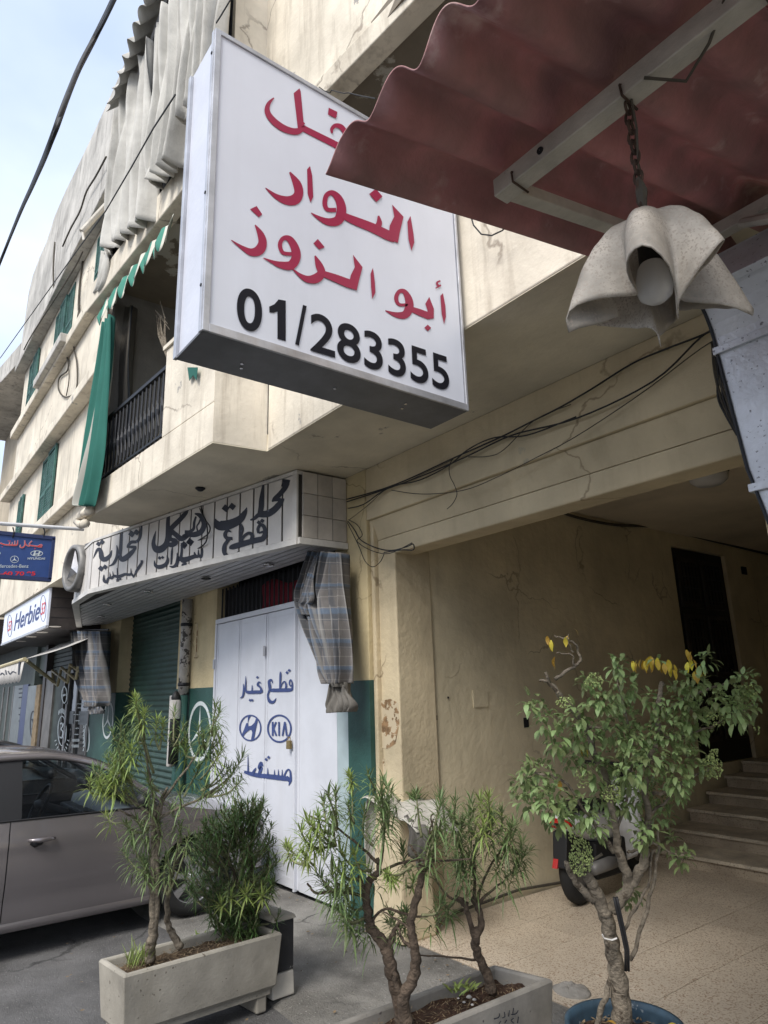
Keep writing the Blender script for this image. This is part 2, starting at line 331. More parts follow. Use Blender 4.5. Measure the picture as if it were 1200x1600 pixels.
def tag(o, label, cat, group=None, kind=None):
    o['label'] = label; o['category'] = cat
    if group: o['group'] = group
    if kind: o['kind'] = kind
    return o
def thing(name, label, cat, loc=(0, 0, 0), group=None, k=S):
    o = bpy.data.objects.new(name, None); COL.objects.link(o); o.empty_display_size = .1
    o.location = Vector(loc)*k; o['_o'] = tuple(Vector(loc)*k); return tag(o, label, cat, group)
def struct(name, mb, m, **kw): return mb.build(name, m, kind='structure', **kw)
def cr_spline(pts, n=6):
    """Catmull-Rom through tuples of any length"""
    if len(pts) < 3: return [tuple(p) for p in pts]
    P = [pts[0]]+list(pts)+[pts[-1]]; outp = []
    for i in range(1, len(P)-2):
        for j in range(n):
            t = j/n; t2, t3 = t*t, t*t*t
            outp.append(tuple(.5*(2*b+(c-a)*t+(2*a-5*b+4*c-d)*t2+(3*b-a-3*c+d)*t3) for a, b, c, d in zip(P[i-1], P[i], P[i+1], P[i+2])))
    outp.append(tuple(P[-2])); return outp

# lettering: brush strokes surveyed on the sign they stand on; crop = (x0, y0, scale) of the enlargement they were read from
class Pen:
    def __init__(s, plane, crop, nrm, lift=.0012, bold=1.):
        s.pl, s.c, s.n, s.l, s.i = plane, crop, Vector(nrm), lift, 0; s.mb = MB(); s.w = bold
    def P(s, x, y):
        return s.pl(s.c[0]+x/s.c[2], s.c[1]+y/s.c[2]) + s.n*(s.l+s.i*.00035)
    def stroke(s, *pts):
        q = cr_spline([(float(p[0]), float(p[1]), p[2]*s.w) for p in pts], 5); Lh, Rh = [], []
        for j, (x, y, wd) in enumerate(q):
            a, b = q[max(j-1, 0)], q[min(j+1, len(q)-1)]; dx, dy = b[0]-a[0], b[1]-a[1]; l = math.hypot(dx, dy) or 1
            nx, ny = -dy/l*max(wd, 1)/2, dx/l*max(wd, 1)/2; Lh.append(s.P(x+nx, y+ny)); Rh.append(s.P(x-nx, y-ny))
        s.mb.grid([Lh, Rh]); s.i += 1; return s
    def poly(s, *pts): s.mb.face([s.P(*p) for p in pts]); s.i += 1; return s
    def dia(s, *cs):
        for x, y, r in cs: s.poly((x-r*.15, y-r), (x+r, y-r*.1), (x+r*.15, y+r), (x-r, y+r*.1))
        return s
    def ring(s, cx, cy, rx, ry, wd, n=40):
        s.mb.grid([[s.P(cx+(rx+e)*math.cos(t), cy+(ry+e)*math.sin(t)) for t in [2*math.pi*q/n for q in range(n+1)]] for e in (-wd/2, wd/2)]); s.i += 1; return s
    def build(s, m, parent, name='lettering', label=None): return s.mb.build(name, m, parent, fix=False, label=label)

def text3d(txt, origin, ux, uz, height, width, m, parent, name='lettering', bold=0., shear=0.):
    """flat printed text in the built-in font on the plane spanned by unit vectors ux (reading direction) and uz (up)"""
    cu = bpy.data.curves.new('t', 'FONT'); cu.body = txt; cu.size = 1; cu.offset = bold; cu.shear = shear
    o = bpy.data.objects.new('t', cu); COL.objects.link(o)
    dg = bpy.context.evaluated_depsgraph_get(); me = o.evaluated_get(dg).to_mesh()
    xs = [v.co.x for v in me.vertices]; ys = [v.co.y for v in me.vertices]; x0, x1, y0, y1 = min(xs), max(xs), min(ys), max(ys)
    mb = MB(); mb.v = [tuple(Vector(origin)+Vector(ux)*((v.co.x-x0)/(x1-x0)*width)+Vector(uz)*((v.co.y-y0)/(y1-y0)*height)) for v in me.vertices]
    mb.f = [tuple(p.vertices) for p in me.polygons]
    o.evaluated_get(dg).to_mesh_clear(); bpy.data.objects.remove(o)
    return mb.build(name, m, parent, fix=False)

def dupe(src, parent, off=(0, 0, 0), scale=None):
    c = src.copy(); COL.objects.link(c); c.parent = parent; c.location = Vector(src.location)+Vector(off)
    return c
exec_parts = []
del exec_parts

# ================================================================== THE SETTING
FY = 3.18                      # the ground-floor facade plane
# ground: one big asphalt sheet with real unevenness near the camera
rows = []
xs = [-120, -60, -30, -20]+[-14+i*.25 for i in range(69)]+[8, 20, 60]
ys = [-60, -30, -12]+[-4+i*.25 for i in range(60)]+[14, 30, 60]
for y in ys:
    rows.append([(x, y, -.035+.012*noise.noise(Vector((x*.9, y*.9, 0)))+.006*noise.noise(Vector((x*4, y*4, 3)))) for x in xs])
struct('ground', MB().grid(rows), 'asphalt', smooth=True)
# worn concrete walk in front of the shops, a real slab 2-3 cm proud of the asphalt
rows = []
for j in range(14):
    y = 3.17-j*.09; rows.append([(x, y-.05*noise.noise(Vector((x*1.3, 5, 0))), (-.008 if j < 13 else -.06)+.003*noise.noise(Vector((x*3, y*3, 3)))) for x in [-13+i*.1 for i in range(128)]])
struct('pavement', MB().grid(rows), 'walk', smooth=True)
# passage floor: terrazzo slabs as separate tiles on a joint bed
bed = struct('floor', MB().box(-4.12, -.9, 3.165, 6.13, -.09, -.004), 'joint')
tl = None; TW = .425
for i in range(8):
    for j in range(8):
        x0 = -4.1+i*TW; y0 = 3.168+j*TW; x1 = min(x0+TW, -.9); y1 = min(y0+TW, 6.125)
        if x1-x0 < .05 or y1-y0 < .05: continue
        dz = random.uniform(-.001, .001)
        MB().box(x0+.0018, x1-.0018, y0+.0018, y1-.0018, -.05, .004+dz).build('tile', 'terrazzo', bed)
st = struct('stairs', MB().box(-4.1, -.9, 8.25, 10.4, -.05, .68), 'step')
for k in range(6):
    y0 = 6.1+.42*k; z = .12*(k+1); y1 = y0+.46 if k < 5 else 10.39
    MB().box(-4.08, -.9, y0+.03, y1, z-.119, z-.031).build('riser', 'step', st)
    MB().box(-4.09, -.9, y0, y1-.005, z-.030, z+.001).build('tread', 'tread', st, bevel=.006)

# ================================================================== THE BUILDING
B = thing('apartment_building', 'old cream rendered building with peeling plaster, green shutters, shops and a dark vehicle passage below', 'building', (-6, 3.2, 0))
def wall(mb, x0, x1, z0, z1, y, holes=(), dep=.25, yl=None):
    """front wall face at y with recessed openings (x0,x1,z0,z1)"""
    X = sorted({x0, x1, *[h[i] for h in holes for i in (0, 1)]}); Z = sorted({z0, z1, *[h[i] for h in holes for i in (2, 3)]})
    for a, b in zip(X, X[1:]):
        for c, d in zip(Z, Z[1:]):
            if any(h[0] <= a and b <= h[1] and h[2] <= c and d <= h[3] for h in holes): continue
            mb.face([(a, y, c), (b, y, c), (b, y, d), (a, y, d)])
    for a, b, c, d in holes:
        e = y+dep
        mb.face([(a, y, c), (a, e, c), (a, e, d), (a, y, d)]); mb.face([(b, e, c), (b, y, c), (b, y, d), (b, e, d)])
        mb.face([(a, y, c), (b, y, c), (b, e, c), (a, e, c)]); mb.face([(a, e, d), (b, e, d), (b, y, d), (a, y, d)])
    return mb
# ground floor piers (render above, green wainscot below, the paint a 3 mm skin)
def pier(x0, x1, y1=3.45, zt=3.41):
    MB().box(x0, x1, FY, y1, -.05, zt).build('pier', 'cream', B, bevel=.008)
    MB().box(x0-.003, x1+.003, FY-.003, y1-.01, -.045, 1.69+random.uniform(0, .02)).build('wainscot', 'green_paint', B)
pier(-4.665, -4.37); pier(-8.43, -7.30); pier(-12.25, -10.9)
MB().box(-4.83, -4.668, FY-.001, 3.4, -.05, 1.70).build('door_jamb', 'pale_blue', B)
MB().box(-4.83, -4.668, FY-.001, 3.4, 1.702, 3.41).build('door_jamb', 'cream', B)
# portal: stepped frame round the vehicle passage
pf = MB()
pf.box(-4.368, -4.325, FY+.035, 3.45, -.05, 2.96)           # groove behind the outer band
pf.box(-4.325, -4.10, FY+.075, 3.62, -.05, 2.70)
pf.build('portal_jamb', 'portal', B, bevel=.012)
MB().box(-4.368, .9, FY+.001, 3.45, 2.965, 3.41).build('portal_lintel', 'portal', B, bevel=.012)
MB().hexa([(-4.366, FY+.085, 2.80), (.9, FY+.085, 2.80), (.9, 3.45, 2.80), (-4.366, 3.45, 2.80)], [(-4.366, FY+.03, 2.962), (.9, FY+.03, 2.962), (.9, 3.45, 2.962), (-4.366, 3.45, 2.962)]).build('portal_moulding', 'portal', B)
MB().box(-4.323, .9, FY+.078, 3.46, 2.655, 2.797).build('portal_beam', 'portal', B, bevel=.015)
MB().box(-1.31, .9, FY+.003, 3.47, -.05, 2.65).build('portal_jamb', 'cream', B, bevel=.01)
MB().box(-.6, .9, FY-.03, FY, -.05, 3.0).build('portal_side_wall', 'cream', B)
# rust-stained plaster scar on the portal pier
P_ = lambda x, y: at(x, y, 'y', FY+.0735)
sc = MB(); pts = [(590, 1096), (610, 1092), (622, 1098), (624, 1130), (618, 1162), (606, 1170), (592, 1168), (594, 1130)]
sc.face([P_(*p) for p in pts]); sc.build('plaster_scar', 'rusty', B, fix=False)
sc = MB(); sc.face([at(x, y, 'y', FY+.0735) for x, y in [(589, 1190), (600, 1186), (604, 1215), (596, 1232), (590, 1222)]]); sc.build('plaster_scar', 'rusty', B, fix=False)
# passage
pw = wall(MB(), 3.6, 10.4, -.05, 3.31, -4.1); pw.v = [(-4.1 + (0 if abs(y+4.1) < .01 else -(y+4.1)), x, z) for x, y, z in pw.v]
MB().box(-4.3, -4.12, 3.45, 7.40, -.05, 3.31).build('passage_wall', 'inner', B)
MB().box(-4.3, -4.12, 8.66, 10.4, -.05, 3.31).build('passage_wall', 'inner', B)
MB().box(-4.3, -4.121, 7.40, 8.66, 3.16, 3.31).build('passage_wall', 'inner', B)
MB().box(-4.35, -.8, 10.4, 10.6, -.05, 3.31).build('passage_wall', 'inner', B)
MB().box(-.88, -.7, 3.47, 10.4, -.05, 3.31).build('passage_wall', 'inner', B)
MB().box(-4.35, -.7, 3.45, 10.6, 3.31, 3.41).build('passage_ceiling', 'ceil', B)
MB().tube([(-4.10, 3.7, .03), (-4.10, 4.4, .06), (-4.09, 5, .02), (-4.10, 6.1, .04)], .011, 6).build('skirting_pipe', 'cable_grey', B)
# carved black door of the stair hall
MB().box(-4.3, -4.121, 7.40, 8.66, -.05, .719).build('passage_wall', 'inner', B)
dr = MB().box(-4.29, -4.16, 7.42, 8.64, .721, 3.15).build('stair_door', 'pwood', B)
for (y0, y1) in ((7.52, 7.98), (8.06, 8.54)):
    for (z0, z1) in ((2.45, 3.05), (1.65, 2.38), (.95, 1.58)):
        MB().box(-4.162, -4.135, y0, y1, z0, z1).build('panel', 'wood', dr, bevel=.01)
        g = MB()
        for q in range(5):
            yy = y0+.08+q*(y1-y0-.16)/4; g.tube([(-4.13, yy, z0+.06), (-4.13, yy, z1-.06)], .008, 5)
        for q in range(4):
            zz = z0+.1+q*(z1-z0-.2)/3; g.tube([(-4.125, y0+.06, zz), (-4.125, y1-.06, zz)], .007, 5)
        g.build('grille', 'iron', dr)
MB().box(-4.118, -4.10, 9.05, 9.17, 2.95, 3.05).build('vent', 'dark', B)
# signs of wear on the passage wall: small notices, holes, a patch
for q, m in (((655, 1078, 668, 1104), 'paper'), ((738, 1078, 765, 1104), 'inner')):
    a = at(q[0], q[1], 'x', -4.118 if m == 'inner' else -4.1); b = at(q[2], q[3], 'x', -4.1); xx = -4.118
    MB().box(xx, xx+.006, a.y, b.y, b.z, a.z).build('notice' if m == 'paper' else 'mortar_patch', m, B)
n_ = Pen(lambda x, y: at(x, y, 'x', -4.111), (420, 620, 2.5), (1, 0, 0))
n_.stroke((600, 1158, 3), (606, 1165, 3), (612, 1160, 3)).stroke((598, 1180, 3), (606, 1186, 3), (614, 1180, 3)).stroke((602, 1200, 2), (612, 1204, 2)).build('slate', B)
for (x, y, rx, ry) in ((675, 1122, .05, .018), (822, 1129, .03, .04), (700, 1090, .008, .008)):
    a = at(x, y, 'x', -4.119); MB().box(-4.121, -4.114, a.y-rx, a.y+rx, a.z-ry, a.z+ry).build('wall_hole', 'dark', B)

# shop: transom, folding metal door
MB().box(-12.25, -4.66, 3.5, 3.6, 1.6, 3.41).build('shop_back_wall', 'dark', B)
tr = MB().box(-7.30, -4.84, FY+.10, FY+.13, 2.44, 2.78).build('transom', 'dark', B)
for i in range(26): MB().tube([(-7.26+i*.095, FY+.05, 2.44), (-7.26+i*.095, FY+.05, 2.79)], .009, 5).build('bar', 'iron', tr)
rc = MB(); rows = [[(-6.35+i*.09, FY+.085+.012*math.sin(i*1.9+j), 2.46+j*.06+(.0 if j == 0 else .05*math.sin(i*.7))) for i in range(15)] for j in range(5)]
tag(rc.grid(rows).build('draped_cloth', 'redcloth', smooth=True, solid=.004), 'dark red cloth bunched behind the bars over the white metal door', 'cloth')
door = MB().box(-7.30, -4.84, FY+.06, FY+.085, -.005, 2.44).build('shop_door', 'wdoor', B)
MB().box(-7.298, -4.84, FY-.01, FY+.058, 2.39, 2.442).build('frame', 'wdoor', door, bevel=.004)
MB().box(-7.298, -7.26, FY-.01, FY+.058, 0, 2.388).build('frame', 'wdoor', door, bevel=.004)
dx = [at(x, 1100, 'y', FY).x for x in (334, 371.5, 414.5, 464, 527)]
for i in range(4):
    a, b = dx[i]+.006, dx[i+1]-.006
    if i == 0: a = -7.255
    lf = MB().box(a, b, FY+.004, FY+.03, .012, 2.385).build('leaf', 'wdoor', door, bevel=.004)
    for (p, q, r_, t) in ((a+.004, a+.035, .02, 2.38), (b-.035, b-.004, .02, 2.38)): MB().box(p, q, FY+.0005, FY+.0035, r_, t).build('frame', 'wdoor', door, bevel=.001)
    MB().box(a+.04, b-.04, FY+.001, FY+.0035, .012, .09).build('frame', 'wdoor', door, bevel=.001)
    MB().box(a+.04, b-.04, FY+.001, FY+.0035, 2.33, 2.38).build('frame', 'wdoor', door, bevel=.001)
MB().box(dx[3]-.012, dx[3]+.012, FY-.03, FY+.004, .005, 2.42).build('mullion', 'wdoor', door, bevel=.004)
for x, z in ((dx[2], 2.02), (dx[2], .45), (-7.275, 1.95), (-7.275, .5)):
    MB().tube([(x, FY-.02, z-.05), (x, FY-.02, z+.05)], .014, 8).build('hinge', 'alu', door)
a = at(452, 1161, 'y', FY-.03)
MB().box(a.x-.03, a.x+.03, FY-.045, FY-.02, a.z-.05, a.z+.02).tube([(a.x-.018, FY-.032, a.z+.02), (a.x-.018, FY-.032, a.z+.05), (a.x+.018, FY-.032, a.z+.05), (a.x+.018, FY-.032, a.z+.02)], .005, 6).build('padlock', 'brass', door, bevel=.004)
MB().box(a.x+.02, a.x+.07, FY-.014, FY-.006, a.z-.14, a.z-.07).build('hasp', 'wdoor', door)
DP = lambda x, y: at(x, y, 'y', FY+.0002); CD = (360, 1030, 7.617)
p = Pen(DP, CD, (0, -1, 0))
p.stroke((712, 318, 14), (702, 280, 18), (718, 245, 16), (736, 285, 20), (736, 350, 30), (700, 366, 44), (620, 368, 44), (540, 370, 44), (476, 368, 38)).stroke((706, 318, 12), (735, 312, 16))
p.dia((676, 160, 20), (702, 133, 20)).stroke((595, 145, 4), (598, 190, 26), (590, 350, 16)).stroke((598, 345, 12), (618, 290, 12), (648, 265, 16), (666, 310, 24), (660, 350, 22))
p.stroke((505, 285, 8), (490, 245, 20), (462, 265, 30), (470, 320, 36), (468, 365, 26), (448, 430, 20), (470, 500, 38), (515, 508, 30), (548, 462, 4))
p.dia((324, 215, 18)).stroke((372, 292, 5), (345, 270, 16), (328, 305, 26), (362, 338, 22), (368, 385, 38), (300, 390, 40), (210, 392, 36), (186, 360, 18), (186, 280, 16), (185, 200, 4)).stroke((262, 305, 6), (262, 380, 20))
p.dia((238, 487, 18), (263, 487, 18)).stroke((158, 292, 6), (165, 360, 24), (150, 440, 20), (120, 462, 8)); p.build('navy', door)
p = Pen(DP, CD, (0, -1, 0)); p.ring(238, 818, 124, 150, 17)
p.poly((208, 680), (244, 676), (222, 715), (208, 760), (214, 800)).poly((214, 798), (250, 792), (288, 755), (308, 700), (330, 716), (300, 850), (262, 880), (256, 846), (232, 838), (180, 880), (150, 925), (136, 898), (165, 832), (190, 760), (209, 760)).poly((262, 878), (300, 850), (282, 955), (246, 962)); p.build('navy', door, 'emblem')
p = Pen(DP, CD, (0, -1, 0)); p.ring(584, 826, 137, 158, 21)
p.stroke((504, 745, 22), (504, 912, 22)).stroke((545, 746, 20), (514, 826, 20)).stroke((514, 822, 20), (549, 912, 20)).stroke((580, 745, 20), (582, 912, 20)).stroke((649, 745, 20), (622, 912, 20)).stroke((650, 748, 22), (674, 912, 22)); p.build('navy', door, 'emblem')
p = Pen(DP, CD, (0, -1, 0))
p.stroke((640, 1395, 20), (665, 1335, 20), (692, 1312, 18), (712, 1335, 22), (718, 1390, 26), (715, 1450, 30), (694, 1503, 6)).stroke((668, 1395, 30), (700, 1440, 40), (712, 1460, 24)).stroke((700, 1425, 50), (620, 1415, 58), (520, 1402, 58), (420, 1392, 54), (330, 1382, 50), (240, 1362, 46), (165, 1338, 30))
for x, y in ((617, 1310), (572, 1308), (526, 1312), (446, 1292)): p.stroke((x, y, 4), (x+2, y+90, 22))
p.stroke((392, 1275, 10), (368, 1232, 34), (350, 1290, 46), (368, 1300, 46), (340, 1370, 30)).stroke((310, 1290, 5), (290, 1320, 26), (262, 1372, 30)).stroke((212, 1130, 4), (214, 1350, 20)).dia((430, 1192, 20), (459, 1166, 20)); p.build('navy', door)

# roller shutter (separate slats)
rs = MB().box(-10.9, -8.43, FY+.20, FY+.22, -.02, 3.0).build('roller_shutter', 'shut_dark', B)
sl = None
for i in range(40):
    z0 = .0+i*.0745
    if sl is None:
        sl = MB().grid([[(x, FY+.195-.014*math.sin(math.pi*min(1, t*1.15)), z0+t*.0725) for x in (-10.89, -8.44)] for t in [q/6 for q in range(7)]]).build('slat', 'shutter', rs, smooth=False)
    else: dupe(sl, rs, (0, 0, i*.0745*S))
# painted three-pointed stars on the wainscot
def star(P0, cx, cz, r, y, parent, m='whitep'):
    mb = MB(); n = 48
    mb.grid([[(cx+e*math.cos(t), y, cz+e*math.sin(t)) for t in [2*math.pi*q/n for q in range(n+1)]] for e in (r*.86, r)])
    for k in range(3):
        a = math.pi/2+k*2*math.pi/3; c = (cx+r*.87*math.cos(a), y-.0004, cz+r*.87*math.sin(a))
        l = (cx+r*.10*math.cos(a+math.pi/3), y-.0004, cz+r*.10*math.sin(a+math.pi/3)); r2 = (cx+r*.10*math.cos(a-math.pi/3), y-.0004, cz+r*.10*math.sin(a-math.pi/3))
        mb.face([(cx, y-.0004, cz), l, c]); mb.face([(cx, y-.0004, cz), c, r2])
    return mb.build('painted_emblem', m, parent, fix=False)
star(None, -7.645, 1.23, .325, FY-.0055, B); star(None, -11.2, 1.30, .275, FY-.0055, B)

# --- upper storeys
holesW = [(-16.2, -15.07, 7.77, 9.1), (-13.6, -12.08, 7.77, 9.1), (-10.62, -9.86, 7.83, 9.1), (-13.36, -12.15, 4.65, 5.95), (-15.65, -14.95, 4.65, 5.73)]
UY, XL = 2.29, -16.9
wall(MB(), XL, -7.27, 3.41, 9.31, UY, holesW, .26).build('upper_wall', 'upper', B, fix=False)
MB().face([(XL, 3.4, 3.41), (-7.27, 3.4, 3.41), (-7.27, UY, 3.41), (XL, UY, 3.41)]).build('overhang_soffit', 'soffit', B, fix=False)
MB().face([(XL, UY, 3.41), (XL, UY, 11.7), (XL, 6, 11.7), (XL, 6, 3.41)]).build('upper_wall', 'upper', B, fix=False)
# weathered parapet with a ragged top, standing proud of the wall
rag = [(XL-.03, 11.39), (-16.6, 11.7), (-15.9, 11.78), (-15.1, 11.74), (-14.4, 11.97), (-13.4, 11.93), (-12.2, 11.78), (-11.0, 11.65), (-9.8, 11.59), (-7.4, 11.55)]
for (xa, za), (xb, zb2) in zip(rag, rag[1:]):
    MB().hexa([(xa, 2.12, 9.31), (xb, 2.12, 9.31), (xb, 2.45, 9.31), (xa, 2.45, 9.31)], [(xa, 2.16, za), (xb, 2.16, zb2), (xb, 2.45, zb2), (xa, 2.45, za)]).build('roof_parapet', 'grey_top', B)
MB().box(XL-.03, -7.3, 2.06, 2.289, 9.21, 9.36).build('window_cornice', 'grey_top', B, bevel=.02)
MB().box(XL-.03, -7.3, 2.13, 2.289, 7.53, 7.72).build('sill_band', 'upper', B, bevel=.02)
MB().box(-13.86, -11.6, 2.03, 2.27, 7.58, 7.75).build('window_sill', 'grey_top', B, bevel=.02)
MB().box(XL-.03, -7.3, 2.08, 2.289, 6.0, 6.18).build('window_cornice', 'upper', B, bevel=.02)
MB().box(-14.1, -7.3, 2.13, 2.289, 4.42, 4.6).build('sill_band', 'upper', B, bevel=.02)
MB().box(XL+.05, -7.27, 2.60, 2.8, 3.42, 9.3).build('room_wall', 'dark', B)
def shutterleaf(x0, x1, z0, z1, y, parent, tilt=0):
    n = 12; mb = MB()
    for s_ in ((x0, x0+.06), (x1-.06, x1)): mb.box(s_[0], s_[1], y, y+.035, z0, z1)
    for zz in (z0, (z0*.55+z1*.45), z1-.07): mb.box(x0+.06, x1-.06, y+.002, y+.033, zz, zz+.07)
    fr = mb.build('shutter', 'gshutter', parent)
    lv = MB()
    for k in range(int((z1-z0-.14)/.045)):
        zz = z0+.08+k*.045; lv.hexa([(x0+.06, y+.004, zz), (x1-.06, y+.004, zz), (x1-.06, y+.03, zz+.02), (x0+.06, y+.03, zz+.02)], [(x0+.06, y+.004, zz+.008), (x1-.06, y+.004, zz+.008), (x1-.06, y+.03, zz+.028), (x0+.06, y+.03, zz+.028)])
    lv.build('louvre', 'gshutter', fr, kind='stuff')
    return fr
for k, (a, b, c, d) in enumerate(holesW):
    wn = MB().box(a+.002, b-.002, UY+.16, UY+.18, c+.002, d-.002).build('window', 'glass', B)
    n = max(2, int((b-a)/.48)); wd = (b-a)/n
    for i in range(n):
        mb = MB(); x0, x1 = a+i*wd+.01, a+(i+1)*wd-.01; y = UY-(.05 if i % 2 else .02)
        for q in ((x0, x0+.045), (x1-.045, x1)): mb.box(q[0], q[1], y, y+.035, c+.01, d-.01)
        for zz in (c+.01, c+(d-c)*.42, d-.07): mb.box(x0+.045, x1-.045, y+.002, y+.033, zz, zz+.055)
        for q in range(int((d-c-.1)/.05)): mb.box(x0+.045, x1-.045, y+.012, y+.022, c+.07+q*.05, c+.07+q*.05+.032)
        mb.build('shutter', 'gshutter', wn)
# first-floor balcony (its front splays a little from x=-4.47 to the left)
def by(x): return 1.87-(.18/2.8)*(-4.47-x)
def bbox(x0, x1, dy0, dy1, z0, z1, ya=None):
    f = lambda x: by(x)
    return MB().hexa([(x0, f(x0)+dy0, z0), (x1, f(x1)+dy0, z0), (x1, f(x1)+dy1, z0), (x0, f(x0)+dy1, z0)], [(x0, f(x0)+dy0, z1), (x1, f(x1)+dy0, z1), (x1, f(x1)+dy1, z1), (x0, f(x0)+dy1, z1)])
MB().hexa([(-7.3, 1.69, 3.41), (-4.47, 1.87, 3.41), (-4.42, 2.29, 3.41), (.9, 2.29, 3.41), (.9, 3.3, 3.41), (-7.3, 3.3, 3.41)], [(-7.3, 1.72, 3.55), (-4.47, 1.9, 3.55), (-4.42, 2.3, 3.55), (.9, 2.3, 3.55), (.9, 3.3, 3.55), (-7.3, 3.3, 3.55)]).build('balcony_slab', 'soffit', B)
bbox(-7.3, -4.47, -.002, .12, 3.415, 3.74).build('balcony_front', 'upper', B, bevel=.01)
bbox(-5.42, -4.472, -.0, .12, 3.742, 4.57).build('balcony_pier', 'upper', B, bevel=.01)
bbox(-5.45, -4.465, -.02, .14, 4.572, 4.61).build('coping', 'upper', B)
MB().hexa([(-4.57, 1.995, 3.42), (-4.468, 1.87, 3.42), (-4.42, 2.29, 3.42), (-4.54, 2.29, 3.42)], [(-4.57, 1.995, 4.56), (-4.468, 1.87, 4.56), (-4.42, 2.29, 4.56), (-4.54, 2.29, 4.56)]).build('balcony_side', 'upper', B)
MB().box(-4.40, .9, 2.285, 2.42, 3.415, 4.55).build('loggia_parapet', 'upper', B, bevel=.01)
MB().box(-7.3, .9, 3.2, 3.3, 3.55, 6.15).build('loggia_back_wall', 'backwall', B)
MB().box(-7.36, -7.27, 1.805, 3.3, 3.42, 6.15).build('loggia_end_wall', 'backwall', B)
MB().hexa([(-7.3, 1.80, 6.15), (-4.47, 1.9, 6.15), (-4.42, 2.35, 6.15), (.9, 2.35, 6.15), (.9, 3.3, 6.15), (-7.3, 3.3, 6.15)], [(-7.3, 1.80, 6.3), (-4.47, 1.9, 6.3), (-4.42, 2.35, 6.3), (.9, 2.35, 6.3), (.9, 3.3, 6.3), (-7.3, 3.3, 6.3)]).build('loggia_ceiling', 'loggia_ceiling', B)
bbox(-7.85, -4.47, -.03, .12, 6.10, 6.42).build('slab_edge', 'upper', B, bevel=.015)
bbox(-7.3, -4.47, .02, .12, 6.43, 9.4).build('upper_room_wall', 'dark', B)
MB().box(-4.46, -4.40, 1.9, 2.35, 6.3, 9.6).build('upper_side_wall', 'upper', B)
# second-floor wall over the loggia, with the splayed lip seen at the top of the view
MB().hexa([(-4.5, 2.20, 6.2), (.9, 2.75, 6.2), (.9, 3.2, 6.2), (-4.5, 3.2, 6.2)], [(-4.5, 2.20, 9.8), (.9, 2.75, 9.8), (.9, 3.2, 9.8), (-4.5, 3.2, 9.8)]).build('upper_front_wall', 'upper', B)
MB().hexa([(-4.5, 2.19, 6.08), (.9, 2.74, 6.08), (.9, 2.90, 6.08), (-4.5, 2.35, 6.08)], [(-4.5, 2.17, 6.24), (.9, 2.72, 6.24), (.9, 2.9, 6.24), (-4.5, 2.35, 6.24)]).build('upper_wall_lip', 'upper', B, bevel=.01)
# loggia door with shutters (seen through the balusters)
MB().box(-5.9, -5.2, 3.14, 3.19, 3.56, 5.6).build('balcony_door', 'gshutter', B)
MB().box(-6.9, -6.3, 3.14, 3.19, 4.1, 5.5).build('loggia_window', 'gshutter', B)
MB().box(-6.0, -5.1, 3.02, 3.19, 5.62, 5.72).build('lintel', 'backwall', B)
# railing: each baluster a part
rl = bbox(-7.25, -5.44, .03, .075, 4.43, 4.465).build('balcony_railing', 'iron', B)
bbox(-7.25, -5.44, .035, .07, 3.80, 3.82).build('rail', 'iron', rl)
for i in range(19):
    x = -7.2+i*.096; y = by(x)+.05
    m_ = MB().tube([(x, y, 3.75), (x, y, 4.0), (x, y, 4.06), (x, y, 4.10), (x, y, 4.16), (x, y, 4.44)], [.010, .010, .018, .022, .010, .010], 6)
    m_.tube([(x+.03, y, 3.86), (x+.045, y, 3.93), (x+.02, y, 4.02), (x, y, 4.08)], .006, 4).tube([(x-.02, y, 4.12), (x-.036, y, 4.2), (x-.02, y, 4.3), (x, y, 4.34)], .006, 4)
    m_.build('baluster', 'iron', rl)
# back part above so daylight does not leak through the storeys
MB().box(-16.8, .9, 3.32, 9.5, 3.42, 9.4).build('inner_volume', 'dark', B)
MB().box(-12.6, -4.9, 3.62, 9.5, -.05, 3.41).build('inner_volume', 'dark', B)
MB().box(.9, 6, 2.4, 9.5, -.05, 9.4).build('side_wing', 'cream', B)
MB().box(-.68, .88, 3.49, 9.5, -.05, 3.41).build('inner_volume', 'dark', B)
# drain pipe stub at the balcony end
MB().tube([tuple(at(x, y, 'y', 1.66)) for x, y in ((141, 798), (133, 801), (126, 806), (121, 815), (127, 820), (134, 818))], .045, 8).build('overflow_pipe', 'upper', B, smooth=True)

# neighbouring shop bay (left of our shop)
NB = thing('cafe_shopfront', 'cafe front with dark glass doors and white stickers left of the green and cream pier', 'shopfront', (-15, 3.2, 0))
X = lambda px, py=1100: at(px, py, 'y', FY).x
MB().box(-22, -12.3, 3.45, 3.6, -.05, 3.41).build('back_wall', 'dark', NB)
MB().box(X(140), -12.26, FY-.02, 3.3, -.05, 2.2).build('post', 'steelg', NB)
MB().box(X(68), X(84), FY-.04, 3.4, -.05, 2.2).build('pier', 'steelg', NB)
MB().box(X(84), X(96), FY, 3.3, -.05, 2.2).build('side_panel', 'shut_dark', NB)
dg1 = MB().box(X(96), X(139), FY+.04, FY+.06, -.05, 2.15).build('glass_door', 'glass', NB)
for px in (96.5, 104, 118, 138): MB().box(X(px), X(px+1.8), FY, FY+.045, 0, 2.15).build('door_frame', 'steelg', dg1)
for z in (0, 2.1): MB().box(X(96), X(139), FY+.002, FY+.04, z, z+.06).build('door_frame', 'steelg', dg1)
MB().tube([(X(109), FY-.05, .7), (X(109), FY-.05, 1.55)], .02, 6).build('pull_handle', 'alu', dg1)
MB().box(X(107), X(113.5), FY+.034, FY+.039, 1.2, 1.42).build('paper_sheet', 'poster', dg1); MB().box(X(121), X(137), FY+.034, FY+.039, 1.2, 1.42).build('paper_sheet', 'poster', dg1)
